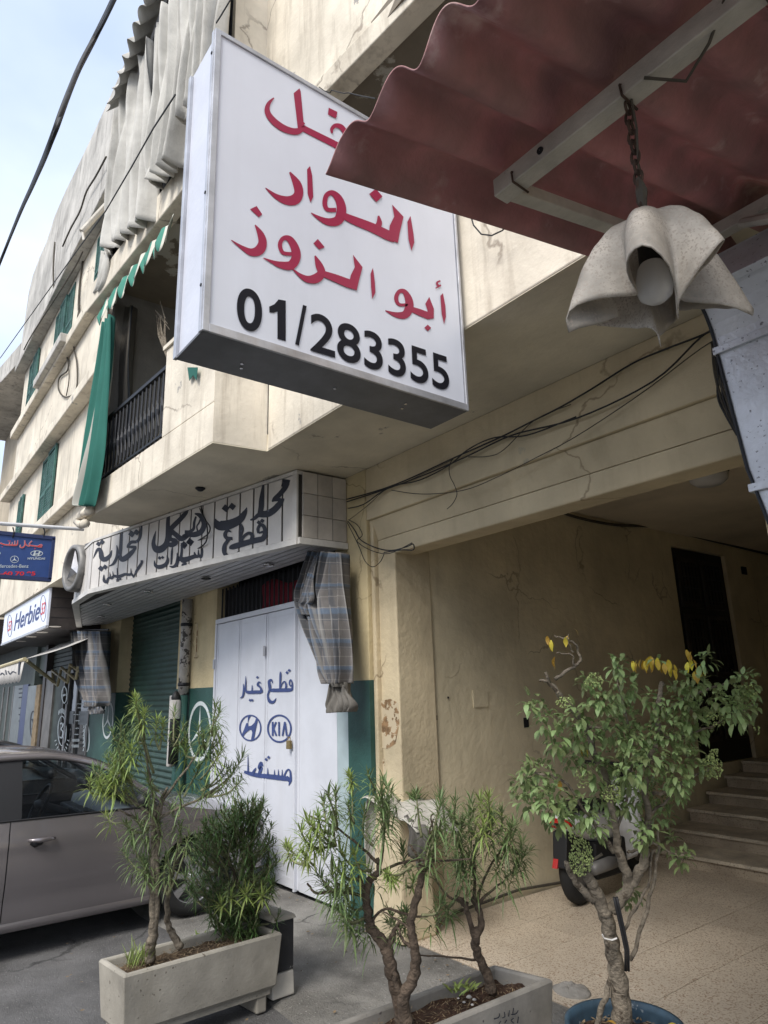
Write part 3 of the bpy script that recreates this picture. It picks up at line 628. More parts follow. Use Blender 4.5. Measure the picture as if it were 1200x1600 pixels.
MB().box(X(116), X(124), FY+.034, FY+.039, 1.62, 2.0).build('paper_sheet', 'poster', dg1)
CZ = (80, 840, 4.7); NP = lambda x, y: at(x, y, 'y', FY-.004)
p = Pen(NP, CZ, (0, -1, 0)); p.ring(80, 1420, 30, 108, 7); p.stroke((66, 1370, 9), (78, 1362, 9), (84, 1385, 9), (74, 1405, 9), (86, 1430, 9), (78, 1470, 9), (62, 1462, 9)).stroke((104, 1362, 9), (90, 1368, 9)).stroke((92, 1372, 9), (104, 1395, 9), (95, 1410, 9), (106, 1440, 9), (98, 1475, 9), (86, 1468, 9))
for k in range(11):
    t = math.pi*(.12+.76*k/10); p.stroke((80+42*math.cos(t), 1440+125*math.sin(t), 6), (80+56*math.cos(t), 1440+150*math.sin(t), 5))
for k in range(6): p.stroke((58+9*k, 1300-12*math.sin(k*.7), 6), (60+9*k, 1270-18*math.sin(k*.6), 6))
p.ring(100, 1155, 18, 60, 8); p.stroke((90, 1160, 14), (110, 1152, 14)); p.build('whitep', NB, 'sticker')
p = Pen(NP, CZ, (0, -1, 0)); p.ring(262, 1470, 18, 100, 9)
for k in range(7): p.stroke((243-3*k % 5, 1380+k*28, 7), (236, 1400+k*28, 6))
for y, x0, x1 in ((1222, 190, 250), (1250, 195, 225), (1300, 165, 215), (1345, 180, 215), (1400, 182, 210), (1445, 178, 208)):
    for k in range(5): p.stroke((x0+(x1-x0)*k/5, y-4*(k % 2), 5), (x0+(x1-x0)*(k+.7)/5, y+3*(k % 2), 5))
for k, ch in enumerate('03 830'): p.ring(165+k*9, 1488, 3.5, 9, 3)
for k, ch in enumerate('71 930'): p.ring(163+k*9, 1530, 3.5, 9, 3)
q_ = p.build('whitep', NB, 'sticker'); q_['kind'] = 'stuff'
# farther bays: shutters above, posters, worn timber post
MB().box(X(0, 1050), X(66), FY+.1, FY+.12, 2.15, 3.41).build('shutter_box', 'shut_dark', NB)
for i in range(14): MB().box(-15.8, -12.3, FY+.07, FY+.09, 2.2+i*.085, 2.27+i*.085).build('shutter_slat', 'shut_dark', NB)
MB().box(-15.82, -15.6, FY-.06, 3.3, -.05, 3.0).build('post', 'wood', NB)
MB().box(X(60), X(66), FY-.07, FY, -.05, 1.95).build('post', 'cwood', NB)
MB().box(X(43), X(58), FY-.02, FY, -.05, 1.95).build('poster', 'poster', NB)
p = Pen(lambda x, y: at(x, y, 'y', FY-.024), (0, 740, 3), (0, -1, 0)); p.ring(155, 1180, 13, 66, 5).stroke((150, 1150, 8), (158, 1170, 10), (152, 1200, 8)); p.build('slate', NB, 'print')
MB().box(X(34), X(42), FY-.01, FY+.01, -.05, 2.0).build('side_panel', 'bluef', NB)
MB().box(X(20), X(33), FY, FY+.02, -.05, 2.0).build('poster', 'poster', NB)
p = Pen(lambda x, y: at(x, y, 'y', FY-.004), (0, 740, 3), (0, -1, 0))
for y in (1010, 1030, 1050, 1100, 1130, 1160, 1200, 1230): p.stroke((88, y, 6), (104, y-2, 6))
p.build('slate', NB, 'print')
MB().box(X(0), X(19), FY+.05, FY+.07, -.05, 2.0).build('glass_door', 'glass', NB)
for px in (2, 10, 18): MB().box(X(px), X(px+1.5), FY+.0, FY+.04, -.05, 2.0).build('door_frame', 'steelg', NB)

# far neighbour: brown slabs left of the building
FB = thing('neighbouring_building', 'beige building with a projecting roof slab at the far left edge', 'building', (-16, 2, 0))
MB().hexa([(-24, 1.5, 9.9), (-17.05, 2.32, 9.9), (-17.05, 6, 9.9), (-24, 6, 9.9)], [(-24, 1.5, 10.45), (-17.05, 2.32, 10.45), (-17.05, 6, 10.45), (-24, 6, 10.45)]).build('roof_slab', 'grey_top', FB, bevel=.02)
MB().box(-24, -17.1, 2.9, 6, 3.4, 9.89).build('wall', 'brown_slab', FB)
MB().box(-24, -17.1, 3.2, 6, -.05, 3.39).build('closed_shop', 'shut_dark', FB)
MB().box(-24, -17.1, 2.3, 3.19, 2.9, 3.39).build('shop_canopy', 'wood', FB)
MB().hexa([(-24, 2.0, 5.5), (-17.1, 2.5, 5.5), (-17.1, 2.89, 5.5), (-24, 2.89, 5.5)], [(-24, 2.0, 5.8), (-17.1, 2.5, 5.8), (-17.1, 2.89, 5.8), (-24, 2.89, 5.8)]).build('balcony_slab', 'brown_slab', FB)
MB().box(-40, -24.1, 2.6, 6, -.05, 8.4).build('wall', 'brown_slab', FB)

FB2 = thing('opposite_building', 'plain rendered block across the street behind the photographer', 'building', (0, -14, 0))
MB().box(-16, 9, -16, -13, -.05, 6).build('wall', 'upper', FB2)
MB().box(-16.2, 9.2, -16.2, -12.9, 6.0, 6.2).build('roof', 'grey_top', FB2)

# ================================================================== SHOP SIGNBOARD
sa, sb_, sc_, sd_ = [at(x, y, 'z', 2.77) for x, y in ((468, 857), (200, 914), (142, 928), (117, 944))]
ZB, ZT = 2.77, 3.40
A = Vector((-4.66, 2.72)); Bp = Vector((sb_.x, sb_.y)); Cp = Vector((sc_.x, sc_.y)); Dp = Vector((sd_.x, sd_.y)); Ep = Vector((-12.0, 2.83)); Fp = Vector((-11.6, 3.16)); Gp = Vector((-4.66, 3.17))
SB = thing('shop_signboard', 'long grey shop fascia of upright strips with hand-painted black Arabic lettering under the balcony', 'shop sign', (-7, 2.6, 2.77))
core = [A, Bp, Cp, Dp, Ep, Fp, Gp]
ins = lambda v: Vector((v.x, v.y+.05))
MB().hexa([(v.x, v.y+(.05 if v is not Gp and v is not Fp else 0), ZB+.03) for v in core], [(v.x, v.y+(.05 if v is not Gp and v is not Fp else 0), ZT) for v in core]).build('backing', 'grout', SB)
def along(P, Q, t): return P+(Q-P)*t
segs = [(A, Bp), (Bp, Cp), (Cp, Dp), (Dp, Ep)]
def strip(P, Q, z0, z1, t=.02, m='panel', nm='panel', gap=.011):
    d = (Q-P).normalized(); n = Vector((d.y, -d.x));
    if n.y > 0: n = -n
    a, b = P+d*gap, Q-d*gap
    o = [(a.x+n.x*t, a.y+n.y*t), (b.x+n.x*t, b.y+n.y*t), (b.x+n.x*(t-.007), b.y+n.y*(t-.007)), (a.x+n.x*(t-.007), a.y+n.y*(t-.007))] if nm == 'panel' else [(a.x+n.x*t, a.y+n.y*t), (b.x+n.x*t, b.y+n.y*t), (b.x, b.y+.05), (a.x, a.y+.05)]
    return MB().hexa([(x, y, z0) for x, y in o], [(x, y, z1) for x, y in o]).build(nm, m, SB, bevel=.002)
for P, Q in segs:
    Ln = (Q-P).length; n = max(1, round(Ln/.19)); strip(P, Q, ZB+.052, ZT-.032, .0125, 'grout', 'backing', 0)
    for i in range(n): strip(along(P, Q, i/n), along(P, Q, (i+1)/n), ZB+.055, ZT-.035)
    strip(P, Q, ZB-.002, ZB+.05, .035, 'lip', 'trim', .0); strip(P, Q, ZT-.03, ZT, .03, 'lip', 'trim', .0)
strip(A+Vector((-.06, -.005)), A+Vector((.0, 0)), ZB+.05, ZT-.03, .03, 'lip', 'trim', 0)
# right end: nine square tiles
for i in range(3):
    for j in range(3):
        y0 = 2.74+i*.145; z0 = ZB+.06+j*.188
        MB().box(-4.662, -4.64, y0+.003, y0+.142, z0+.002, z0+.185).build('tile', 'tile', SB, bevel=.002)
MB().box(-4.665, -4.625, 2.70, 3.175, ZB, ZB+.055).build('trim', 'lip', SB, bevel=.003)
# underside slats run along the street, clipped to the plan outline
poly = [A, Bp, Cp, Dp, Ep, Fp, Gp]
def xspan(y):
    xs_ = []
    for i in range(len(poly)):
        p_, q_ = poly[i], poly[(i+1) % len(poly)]
        if (p_.y-y)*(q_.y-y) < 0: xs_.append(p_.x+(q_.x-p_.x)*(y-p_.y)/(q_.y-p_.y))
    return (min(xs_), max(xs_)) if len(xs_) >= 2 else None
y = 2.20
while y < 3.16:
    a, b = xspan(y+.006), xspan(y+.08)
    if a and b:
        MB().hexa([(a[0], y+.008, ZB+.022), (a[1]-.01, y+.008, ZB+.022), (b[1]-.01, y+.080, ZB+.022), (b[0], y+.080, ZB+.022)], [(a[0], y+.009, ZB+.028), (a[1]-.01, y+.009, ZB+.028), (b[1]-.01, y+.079, ZB+.028), (b[0], y+.079, ZB+.028)]).build('soffit_slat', 'soffit_slat', SB)
    y += .088
for px, py in ((322, 904), (232, 925), (168, 945), (158, 964), (420, 883)):
    a = at(px, py, 'z', ZB); MB().lathe([(.001, 0), (.035, 0), (.048, -.006), (.05, .004)], (a.x, a.y, a.z), 16).build('downlight', 'chrome' if px != 322 else 'iron', SB)
def SP(x, y):
    """point where the sight line meets the faceted fascia"""
    d = ray(x, y); best = None
    for P, Q in segs[:3]:
        dx_, dy_ = Q.x-P.x, Q.y-P.y; den = d.x*dy_-d.y*dx_; t = (P.x*dy_-P.y*dx_)/den; s_ = ((d.x*t-P.x)*dx_+(d.y*t-P.y)*dy_)/(dx_*dx_+dy_*dy_)
        if -.02 <= s_ <= 1.02 or best is None: best = CAM+d*t; 
        if -.0 <= s_ <= 1.0: break
    return best
nA = (A-Bp).normalized(); nA = Vector((nA.y, -nA.x, 0)); nA = nA if nA.y < 0 else -nA
CB, CA = (290, 730, 6.316), (130, 740, 6.667)
p = Pen(SP, CB, nA, .0215, 1.22)
p.poly((985, 120), (1053, 133), (1036, 188), (1010, 200), (960, 194)).stroke((1030, 160, 30), (1000, 210, 40), (950, 270, 40), (900, 318, 38), (872, 345, 10)).stroke((885, 338, 12), (925, 325, 30), (960, 328, 30), (994, 318, 8)).stroke((990, 322, 10), (950, 365, 46), (900, 420, 52), (840, 460, 56), (780, 470, 52), (735, 480, 36), (700, 510, 26), (658, 526, 12)).stroke((794, 118, 4), (782, 220, 24), (770, 330, 42), (766, 400, 44), (752, 470, 40))
p.stroke((625, 400, 4), (606, 450, 36), (560, 515, 60), (480, 560, 74), (400, 580, 80), (345, 575, 74), (322, 545, 40), (312, 512, 8)).dia((481, 392, 38), (416, 410, 40))
p.stroke((742, 655, 22), (736, 610, 26), (764, 572, 26), (796, 595, 32), (806, 650, 34), (785, 706, 44), (730, 722, 46), (650, 742, 46), (560, 768, 46), (480, 792, 40), (452, 805, 12)).stroke((742, 655, 14), (790, 640, 20)).dia((745, 551, 24), (779, 533, 24)).stroke((569, 558, 4), (576, 610, 34), (566, 680, 26), (562, 765, 22)).stroke((566, 752, 20), (596, 690, 22), (645, 655, 24), (682, 680, 32), (664, 735, 26))
p.stroke((474, 645, 6), (440, 630, 22), (412, 660, 28), (425, 700, 28), (484, 708, 24)).stroke((470, 705, 12), (430, 740, 26), (404, 790, 32), (408, 850, 34), (450, 888, 28), (510, 876, 20), (548, 828, 4)); p.build('slate', SB)
p = Pen(SP, CB, nA, .0215, 1.22)
p.stroke((108, 462, 10), (160, 480, 36), (196, 530, 44), (200, 580, 42), (172, 640, 44), (110, 668, 44), (40, 670, 36), (-10, 690, 30)).stroke((122, 490, 16), (104, 550, 20), (98, 610, 24), (60, 640, 26), (10, 640, 26)).stroke((140, 640, 14), (130, 590, 12), (150, 555, 14), (166, 520, 16)).dia((65, 742, 40), (5, 765, 34))
p.stroke((188, 798, 4), (184, 840, 18), (172, 885, 24), (150, 870, 20), (146, 815, 6)).stroke((160, 880, 20), (120, 880, 28), (106, 840, 8)).stroke((120, 884, 24), (60, 900, 34), (0, 912, 36), (-60, 905, 34)).dia((15, 955, 22), (-5, 968, 18)); p.build('slate', SB)
p = Pen(SP, CA, nA, .0215, 1.22)
p.stroke((1124, 340, 5), (1090, 410, 34), (1030, 480, 40), (960, 550, 42), (935, 590, 40), (985, 640, 42), (1040, 680, 46), (1090, 660, 40), (1130, 620, 34)).stroke((925, 385, 6), (905, 470, 30), (902, 600, 38), (900, 680, 44), (880, 745, 50), (830, 790, 60), (780, 790, 56), (752, 740, 36), (760, 670, 24), (778, 598, 4)).stroke((960, 590, 30), (925, 640, 34), (930, 685, 34), (975, 700, 38), (985, 725, 40), (940, 745, 44), (900, 740, 30))
p.dia((1133, 715, 42), (1070, 752, 38)).stroke((1190, 860, 30), (1110, 892, 40), (1060, 910, 38), (1042, 880, 26), (1048, 800, 20), (1046, 725, 14)).dia((1078, 958, 24))
p.stroke((1000, 828, 6), (1008, 880, 26), (995, 945, 30), (960, 975, 22), (918, 966, 5)).stroke((952, 762, 6), (945, 830, 18), (938, 950, 14)).stroke((893, 855, 5), (903, 900, 24), (880, 950, 32), (820, 975, 34), (775, 960, 26), (763, 908, 5)).dia((818, 882, 20), (850, 876, 18)); p.build('slate', SB)
p = Pen(SP, CA, nA, .0215, 1.22)
p.stroke((632, 490, 4), (624, 580, 20), (612, 660, 26), (580, 710, 26), (520, 718, 28), (486, 755, 22), (478, 778, 10)).stroke((482, 765, 12), (530, 768, 26), (574, 768, 20)).stroke((572, 770, 14), (530, 820, 36), (470, 875, 46), (425, 895, 44), (402, 860, 34), (412, 780, 26), (418, 680, 22), (430, 570, 5)).dia((525, 632, 38), (576, 615, 34))
p.stroke((368, 748, 5), (378, 810, 22), (368, 880, 26), (335, 940, 22), (292, 966, 6)).stroke((320, 800, 6), (296, 860, 30), (250, 895, 40), (215, 880, 44), (205, 825, 40), (190, 790, 30), (165, 800, 22), (140, 850, 12), (125, 886, 4)).dia((180, 735, 28), (219, 715, 28), (206, 990, 32), (250, 975, 28))
p.stroke((633, 905, 22), (630, 935, 22), (605, 975, 24), (570, 1030, 18), (545, 1090, 6)).stroke((548, 1085, 10), (528, 1050, 20), (500, 1055, 22), (460, 1050, 22), (420, 1065, 26), (385, 1078, 26), (345, 1068, 20), (320, 1090, 22), (300, 1085, 20), (280, 1100, 20), (268, 1130, 24), (240, 1115, 26), (238, 1055, 6)).dia((383, 1110, 20), (410, 1100, 14)).stroke((520, 990, 4), (524, 1050, 14)).stroke((375, 985, 4), (383, 1070, 16)).stroke((300, 1030, 4), (305, 1080, 12)).stroke((330, 1020, 4), (338, 1068, 12)); p.build('slate', SB)

# round emblem at the left end, on its own steel bracket box
e0 = at(119, 888, 'y', 1.98)
EM = thing('round_star_emblem', 'large round metal three-pointed star emblem fixed at the left end of the shop fascia', 'emblem', tuple(e0))
dirn = Vector((.13, -.99, 0)).normalized(); side = Vector((dirn.y, -dirn.x, 0)); RR = .285
def ringpt(r, t, h): return e0 + side*(r*math.cos(t)) + Vector((0, 0, 1))*(r*math.sin(t)) + dirn*h
mb = MB(); mb.grid([[ringpt(r, 2*math.pi*q/40, h) for q in range(40)] for r, h in ((RR*.80, -.16), (RR*.80, .05), (RR*.86, .07), (RR, .06), (RR*1.02, .02), (RR*1.02, -.17), (RR*.8, -.16))], close=True); mb.build('rim', 'steelg2', EM, smooth=True)
mb = MB().face([ringpt(RR*.84, 2*math.pi*q/40, -.10) for q in range(40)]); mb.build('disc', 'grout', EM, fix=False)
mb = MB()
for k in range(3):
    a = math.pi/2+k*2*math.pi/3; tip = ringpt(RR*.84, a, .03); ctr = ringpt(0, 0, .06); l, r_ = ringpt(RR*.2, a+math.pi/3, .0), ringpt(RR*.2, a-math.pi/3, .0)
    mb.face([ctr, l, tip]).face([ctr, tip, r_])
mb.build('star', 'alu', EM)
q0 = e0-dirn*.16
MB().hexa([tuple(q0+side*a_-dirn*b_+Vector((0, 0, -.12))) for a_, b_ in ((-.36, 0), (.22, 0), (.22, .5), (-.36, .5))], [tuple(q0+side*a_-dirn*b_+Vector((0, 0, .36))) for a_, b_ in ((-.36, 0), (.22, 0), (.22, .5), (-.36, .5))]).build('bracket_box', 'steelg', EM)

# ================================================================== CLOTHS
def cloth(rows_px, yp, m, folds=9, amp=.03, n=60, tx=None, prm=0., name='cloth', parent=None, sub=5, skew=.0, solid=.004, ph=0.):
    """rows: (xL,yL,xR,yR[,y-plane]) read from the photograph at the cloth's own depth; folds run down the cloth"""
    rr = cr_spline([tuple(map(float, r)) for r in rows_px], sub); g = []
    for j, r in enumerate(rr):
        row = []; v = j/(len(rr)-1)
        Y = r[4] if len(r) > 4 else yp
        pl, pr_ = at(r[0], r[1], 'y', Y), at(r[2], r[3], 'y', Y)
        for i in range(n+1):
            u = i/n; q = pl.lerp(pr_, u)
            a = amp*(math.sin(u*folds*6.283+ph+1.2*math.sin(v*3+u*5)+skew*v)+.45*math.sin(u*folds*2.3*6.283+v*4+1))
            q = q+Vector((.25*a*math.cos(u*folds*6.283), a, 0)); row.append(q)
        g.append(row)
    return MB().grid(g, uv=True).build(name, m, parent, smooth=True, solid=solid)
# plaid curtain by the tiled end of the fascia: bunched, knotted, with a flared tail
t = thing('plaid_curtain', 'grey plaid cloth curtain tied in a knot beside the white metal door', 'curtain', tuple(at(510, 1100, 'y', 2.95)), 'plaid curtains under the shop fascia')
cloth([(490, 862, 539, 864, 3.0), (474, 905, 541, 905, 2.98), (466, 935, 542, 930, 2.96), (478, 975, 545, 975, 2.95), (492, 1010, 546, 1010, 2.95), (504, 1045, 546, 1045, 2.95), (516, 1068, 544, 1068, 2.95)], 2.95, 'plaid', 7, .065, 150, parent=t, name='drape')
cloth([(492, 866, 500, 870, 2.93), (478, 900, 492, 905, 2.9), (465, 938, 490, 935, 2.88), (462, 942, 482, 948, 2.88), (468, 960, 484, 962, 2.9)], 2.9, 'plaid', 2, .015, 30, parent=t, name='folded_edge')
cloth([(517, 1066, 545, 1066, 2.95), (514, 1085, 547, 1082, 2.94), (509, 1102, 553, 1100, 2.93), (511, 1114, 549, 1112, 2.93)], 2.94, 'grey_cloth', 5, .03, 50, parent=t, name='tail')
a = at(531, 1067, 'y', 2.94); MB().lathe([(.06, -.03), (.075, 0), (.06, .03)], tuple(a), 14).build('knot', 'grey_cloth', t, smooth=True)
t = thing('plaid_curtain', 'dark plaid curtain gathered at its foot at the left end of the fascia', 'curtain', tuple(at(150, 1110, 'y', 2.9)), 'plaid curtains under the shop fascia')
cloth([(117, 986, 168, 986, 2.9), (120, 1015, 168, 1015, 2.9), (122, 1040, 166, 1040, 2.9), (128, 1070, 163, 1070, 2.9), (138, 1093, 162, 1095, 2.9), (141, 1104, 160, 1104, 2.9)], 2.9, 'plaid', 9, .08, 110, parent=t, name='drape')
cloth([(142, 1103, 160, 1103, 2.9), (139, 1109, 162, 1109, 2.9), (141, 1116, 160, 1115, 2.9)], 2.9, 'plaid', 4, .04, 30, parent=t, name='tail')
a, b = at(116, 984, 'y', 2.9), at(170, 984, 'y', 2.9); MB().tube([tuple(a), tuple(b)], .012, 6).build('curtain_rail', 'iron', t)
# white canvas curtains of the second-floor balcony under their gathered pelmet
def wcurtain(rows, label, folds, ph):
    o = cloth(rows, 1.72, 'white_cloth', folds, .085, 130, name='white_curtain', ph=ph); return tag(o, label, 'curtain', 'white canvas curtains of the top balcony')
Y1 = 1.66
wcurtain([(186, 178, 246, 62, Y1), (182, 230, 244, 110, Y1), (176, 290, 240, 190, Y1), (168, 350, 232, 270, Y1), (165, 398, 228, 342, Y1)], 'weathered white canvas curtain at the left end of the top balcony, its hem hanging lowest', 5, 0)
wcurtain([(246, 60, 300, -70, Y1), (246, 120, 300, -20, Y1), (242, 200, 300, 90, Y1), (236, 260, 290, 190, Y1), (236, 292, 278, 255, Y1)], 'white canvas curtain of the top balcony, middle one, ending just left of the big sign', 4, 1)
wcurtain([(296, -60, 350, -200, Y1), (298, -10, 349, -120, Y1), (296, 80, 340, 10, Y1), (288, 200, 330, 140, Y1)], 'white canvas curtain of the top balcony meeting the beige wall above the big sign', 4, 2)
pm = thing('gathered_pelmet', 'gathered grey-white canvas pelmet running along the top of the white curtains', 'pelmet', tuple(at(180, 175, 'y', 1.5)))
a, b = at(181, 168, 'y', 1.55), at(262, -60, 'y', 1.55); rows = []
for j in range(7):
    v = j/6; rows.append([a.lerp(b, u/120)+Vector((0, .35*v**.8-.1+.03*math.sin(u*.5+v*3), .28*math.sin(v*2.6)-.12+.05*math.sin(u*.45)*(1-v))) for u in range(121)])
MB().grid(rows).build('canvas', 'white_cloth', pm, smooth=True, solid=.004)
MB().tube([tuple(a+Vector((0, .1, -.05))), tuple(b+Vector((0, .1, -.05)))], .025, 6).build('rod', 'alu', pm)
t = tag(cloth([(160, 396, 168, 388, 1.66), (156, 420, 172, 405, 1.66), (148, 455, 165, 440, 1.66), (145, 462, 158, 455, 1.66)], 1.66, 'white_cloth', 2, .03, 24, name='canvas_tail'), 'loose curled tail of white canvas hanging below the left white curtain', 'curtain')
# scalloped green and white valance under the slab edge
rows = []
a, b = at(160, 478, 'y', 1.74), at(275, 335, 'y', 1.80)
for j in range(5):
    v = j/4; rows.append([a.lerp(b, u/140)+Vector((0, .02*math.sin(u*.35)-.05*v, -.30*v*(.55+.45*abs(math.sin(u/140*math.pi*14))))) for u in range(141)])
tag(MB().grid(rows, uv=True).build('scalloped_valance', 'valance', smooth=True, solid=.003), 'green and cream striped scalloped valance hanging along the balcony opening', 'valance')
# striped green curtain blowing outside the railing; dark ones inside
tag(cloth([(163, 508, 178, 492, 1.74), (150, 590, 174, 570, 1.70), (140, 650, 166, 650, 1.66), (128, 720, 158, 715, 1.62), (114, 782, 146, 782, 1.60), (116, 790, 143, 791, 1.60)], 1.66, 'stripe', 3, .04, 50, name='striped_curtain'), 'green and grey striped canvas curtain blown outside the balcony railing', 'curtain')
tag(cloth([(170, 485, 212, 478, 1.95), (170, 560, 205, 560, 1.95), (168, 640, 202, 630, 1.95), (165, 700, 198, 690, 1.95)], 1.95, 'dark_stripe', 4, .05, 50, name='dark_curtain'), 'dark blue-black curtain with a grey band gathered at the left of the balcony opening', 'curtain')
a = at(212, 500, 'y', 2.2); b = at(203, 640, 'y', 2.2)
tag(MB().tube([tuple(a), tuple(b)], .035, 8).build('awning_pole', 'bar'), 'thin cream pole standing behind the dark curtain on the balcony', 'pole')
# dry twigs and clutter on the balcony
tw = thing('dry_twigs', 'bare pale dry twigs sticking up behind the balcony pier', 'plant', tuple(at(265, 545, 'y', 2.05)))
for k in range(6):
    p0 = at(262, 560, 'y', 2.05); MB().tube([tuple(p0), tuple(at(258-k*2, 525, 'y', 2.05)), tuple(at(256-k*3+random.uniform(-3, 6), 500-k*3, 'y', 2.05)), tuple(at(250+k*3, 470+k*9, 'y', 2.05))], [.012, .009, .006, .003], 5).build('twig', 'bark', tw)
pp = thing('balcony_plant', 'dark leafy pot plant standing behind the balusters at the right end', 'plant', (-5.7, 2.2, 3.56))
MB().lathe([(.09, 0), (.12, .2), (.10, .2), (.08, .03)], (-5.7, 2.2, 3.56), 14).build('pot', 'barrel', pp)
mb = MB()
for k in range(90):
    c_ = Vector((-5.7+random.uniform(-.22, .3), 2.2+random.uniform(-.15, .15), 3.75+random.uniform(0, .3))); d_ = Vector((random.uniform(-1, 1), random.uniform(-1, 1), random.uniform(-.2, 1))).normalized()*.1; e_ = d_.orthogonal().normalized()*.02
    mb.face([c_, c_+d_*.5+e_, c_+d_, c_+d_*.5-e_])
mb.build('foliage', 'leaf_d', pp, kind='stuff', fix=False)
tag(MB().face([at(x, y, 'y', 1.82) for x, y in ((293, 574), (309, 574), (307, 594), (302, 586), (296, 595))]).build('green_rag', 'stripe', solid=.004, fix=False), 'small green rag hanging on the balcony pier just below the big sign', 'rag')
bx_ = at(240, 575, 'y', 3.0)
ac = thing('air_conditioner', 'pale box of an old air conditioner on the loggia back wall beyond the railing', 'air conditioner', tuple(bx_))
MB().box(bx_.x-.1, bx_.x+.75, 2.85, 3.19, bx_.z-.5, bx_.z-.1).build('casing', 'backwall', ac, bevel=.02)

# ================================================================== THE BIG HANGING SIGN
SX = -2.2
sg = thing('hanging_lightbox', 'big white lightbox sign with red Arabic words and the black number 01/283355', 'sign', (SX-.14, 1.5, 2.93))
zs0, zs1, ys0, ys1, TH = 2.93, 4.375, .862, 2.245, .285
MB().box(SX-TH, SX-.012, ys0+.012, ys1-.01, zs0+.012, zs1-.01).build('case', 'sign_side', sg)
MB().box(SX-.012, SX-.004, ys0+.02, ys1-.02, zs0+.03, zs1-.02).build('face', 'sign_white', sg)
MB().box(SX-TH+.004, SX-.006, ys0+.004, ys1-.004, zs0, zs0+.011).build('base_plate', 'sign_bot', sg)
for q in ((ys0, ys0+.026, zs0, zs1), (ys1-.014, ys1, zs0, zs1), (ys0+.026, ys1-.014, zs0, zs0+.035), (ys0+.026, ys1-.014, zs1-.022, zs1)):
    MB().box(SX-.01, SX+.004, *q).build('frame', 'alu', sg, bevel=.002)
for z0, z1 in ((zs0, zs1),):
    MB().box(SX-TH-.006, SX-TH+.02, ys0-.004, ys0+.012, z0, z1-.02).build('frame', 'alu', sg, bevel=.002)
    MB().box(SX-.030, SX-.0101, ys0-.004, ys0+.012, z0, z1).build('frame', 'alu', sg, bevel=.002)
for z in (zs0+.2, zs0+.62, zs1-.12): MB().lathe([(.001, -.004), (.007, -.004), (.007, .002)], (SX-.02, ys0-.003, z), 8, 'y').build('rivet', 'iron', sg)
for x, y in ((378, 567), (377, 574), (523, 606), (634, 630), (628, 637)):
    a = at(x, y, 'z', zs0-.001); MB().lathe([(.001, -.006), (.007, -.006), (.008, .001)], tuple(a), 8).build('screw', 'chrome', sg)
MB().tube([(SX-.14, ys1, zs1-.2), (SX-.14, 2.285, zs1-.2)], .03, 8).build('bracket', 'iron', sg); MB().tube([(SX-.14, ys1, zs0+.2), (SX-.14, 2.285, zs0+.2)], .03, 8).build('bracket', 'iron', sg)
PS = lambda x, y: at(x, y, 'x', SX-.003); C1 = (260, 20, 2.4)
p = Pen(PS, (400, 110, 7.5), (1, 0, 0))
p.poly((440, 268), (508, 212), (522, 245), (556, 605), (575, 625), (490, 690)).stroke((560, 640, 60), (540, 670, 70), (700, 755, 74), (860, 835, 76), (1000, 905, 76), (1120, 930, 60), (1150, 850, 50), (1090, 740, 40))
p.stroke((540, 690, 50), (490, 715, 74), (420, 715, 76), (320, 680, 80), (220, 610, 78), (150, 530, 70), (128, 460, 60), (150, 385, 42), (208, 325, 14)).poly((850, 440), (952, 490), (935, 565), (840, 520)).stroke((890, 740, 20), (885, 690, 40), (930, 650, 50), (1000, 670, 60), (1060, 760, 60), (1100, 850, 60)); p.build('crimson', sg)
p = Pen(PS, C1, (1, 0, 0))
p.stroke((462, 598, 6), (488, 640, 30), (496, 675, 34), (482, 700, 40), (450, 704, 32), (410, 688, 18), (371, 657, 3)).poly((527, 588), (538, 575), (546, 610), (550, 690), (540, 713), (529, 680))
p.stroke((636, 740, 16), (603, 738, 16), (593, 715, 18), (600, 685, 18), (622, 676, 20), (646, 700, 30), (656, 740, 36), (644, 778, 36), (610, 785, 28), (575, 772, 16), (542, 751, 3)).stroke((640, 750, 18), (700, 778, 30), (770, 806, 34), (830, 835, 36), (858, 848, 30)).stroke((794, 762, 6), (797, 790, 22), (785, 812, 20)).poly((845, 720), (888, 766), (874, 825), (867, 864), (832, 850), (836, 800), (853, 765)).poly((784, 661), (809, 690), (786, 711), (759, 681)).poly((902, 785), (914, 763), (925, 830), (928, 862), (917, 894), (906, 850)); p.build('crimson', sg)
p = Pen(PS, C1, (1, 0, 0))
p.poly((338, 725), (359, 756), (346, 767), (313, 737)).stroke((332, 796, 4), (352, 830, 24), (360, 862, 32), (348, 890, 38), (318, 898, 28), (282, 880, 14), (243, 853, 3))
p.stroke((470, 905, 14), (436, 900, 14), (425, 870, 16), (438, 846, 16), (462, 850, 24), (482, 885, 32), (485, 920, 34), (465, 948, 34), (425, 945, 24), (395, 934, 12), (363, 920, 3)).poly((567, 849), (593, 880), (572, 888), (550, 866))
p.stroke((556, 912, 5), (570, 945, 26), (580, 975, 30), (562, 996, 36), (530, 1000, 26), (500, 985, 14), (470, 959, 3)).stroke((575, 975, 20), (630, 995, 28), (680, 1015, 32), (700, 1022, 30)).poly((698, 908), (734, 955), (722, 1000), (712, 1042), (680, 1030), (690, 985), (705, 955)).poly((764, 980), (773, 957), (780, 1010), (782, 1050), (770, 1075), (766, 1030)); p.build('crimson', sg)
p = Pen(PS, C1, (1, 0, 0))
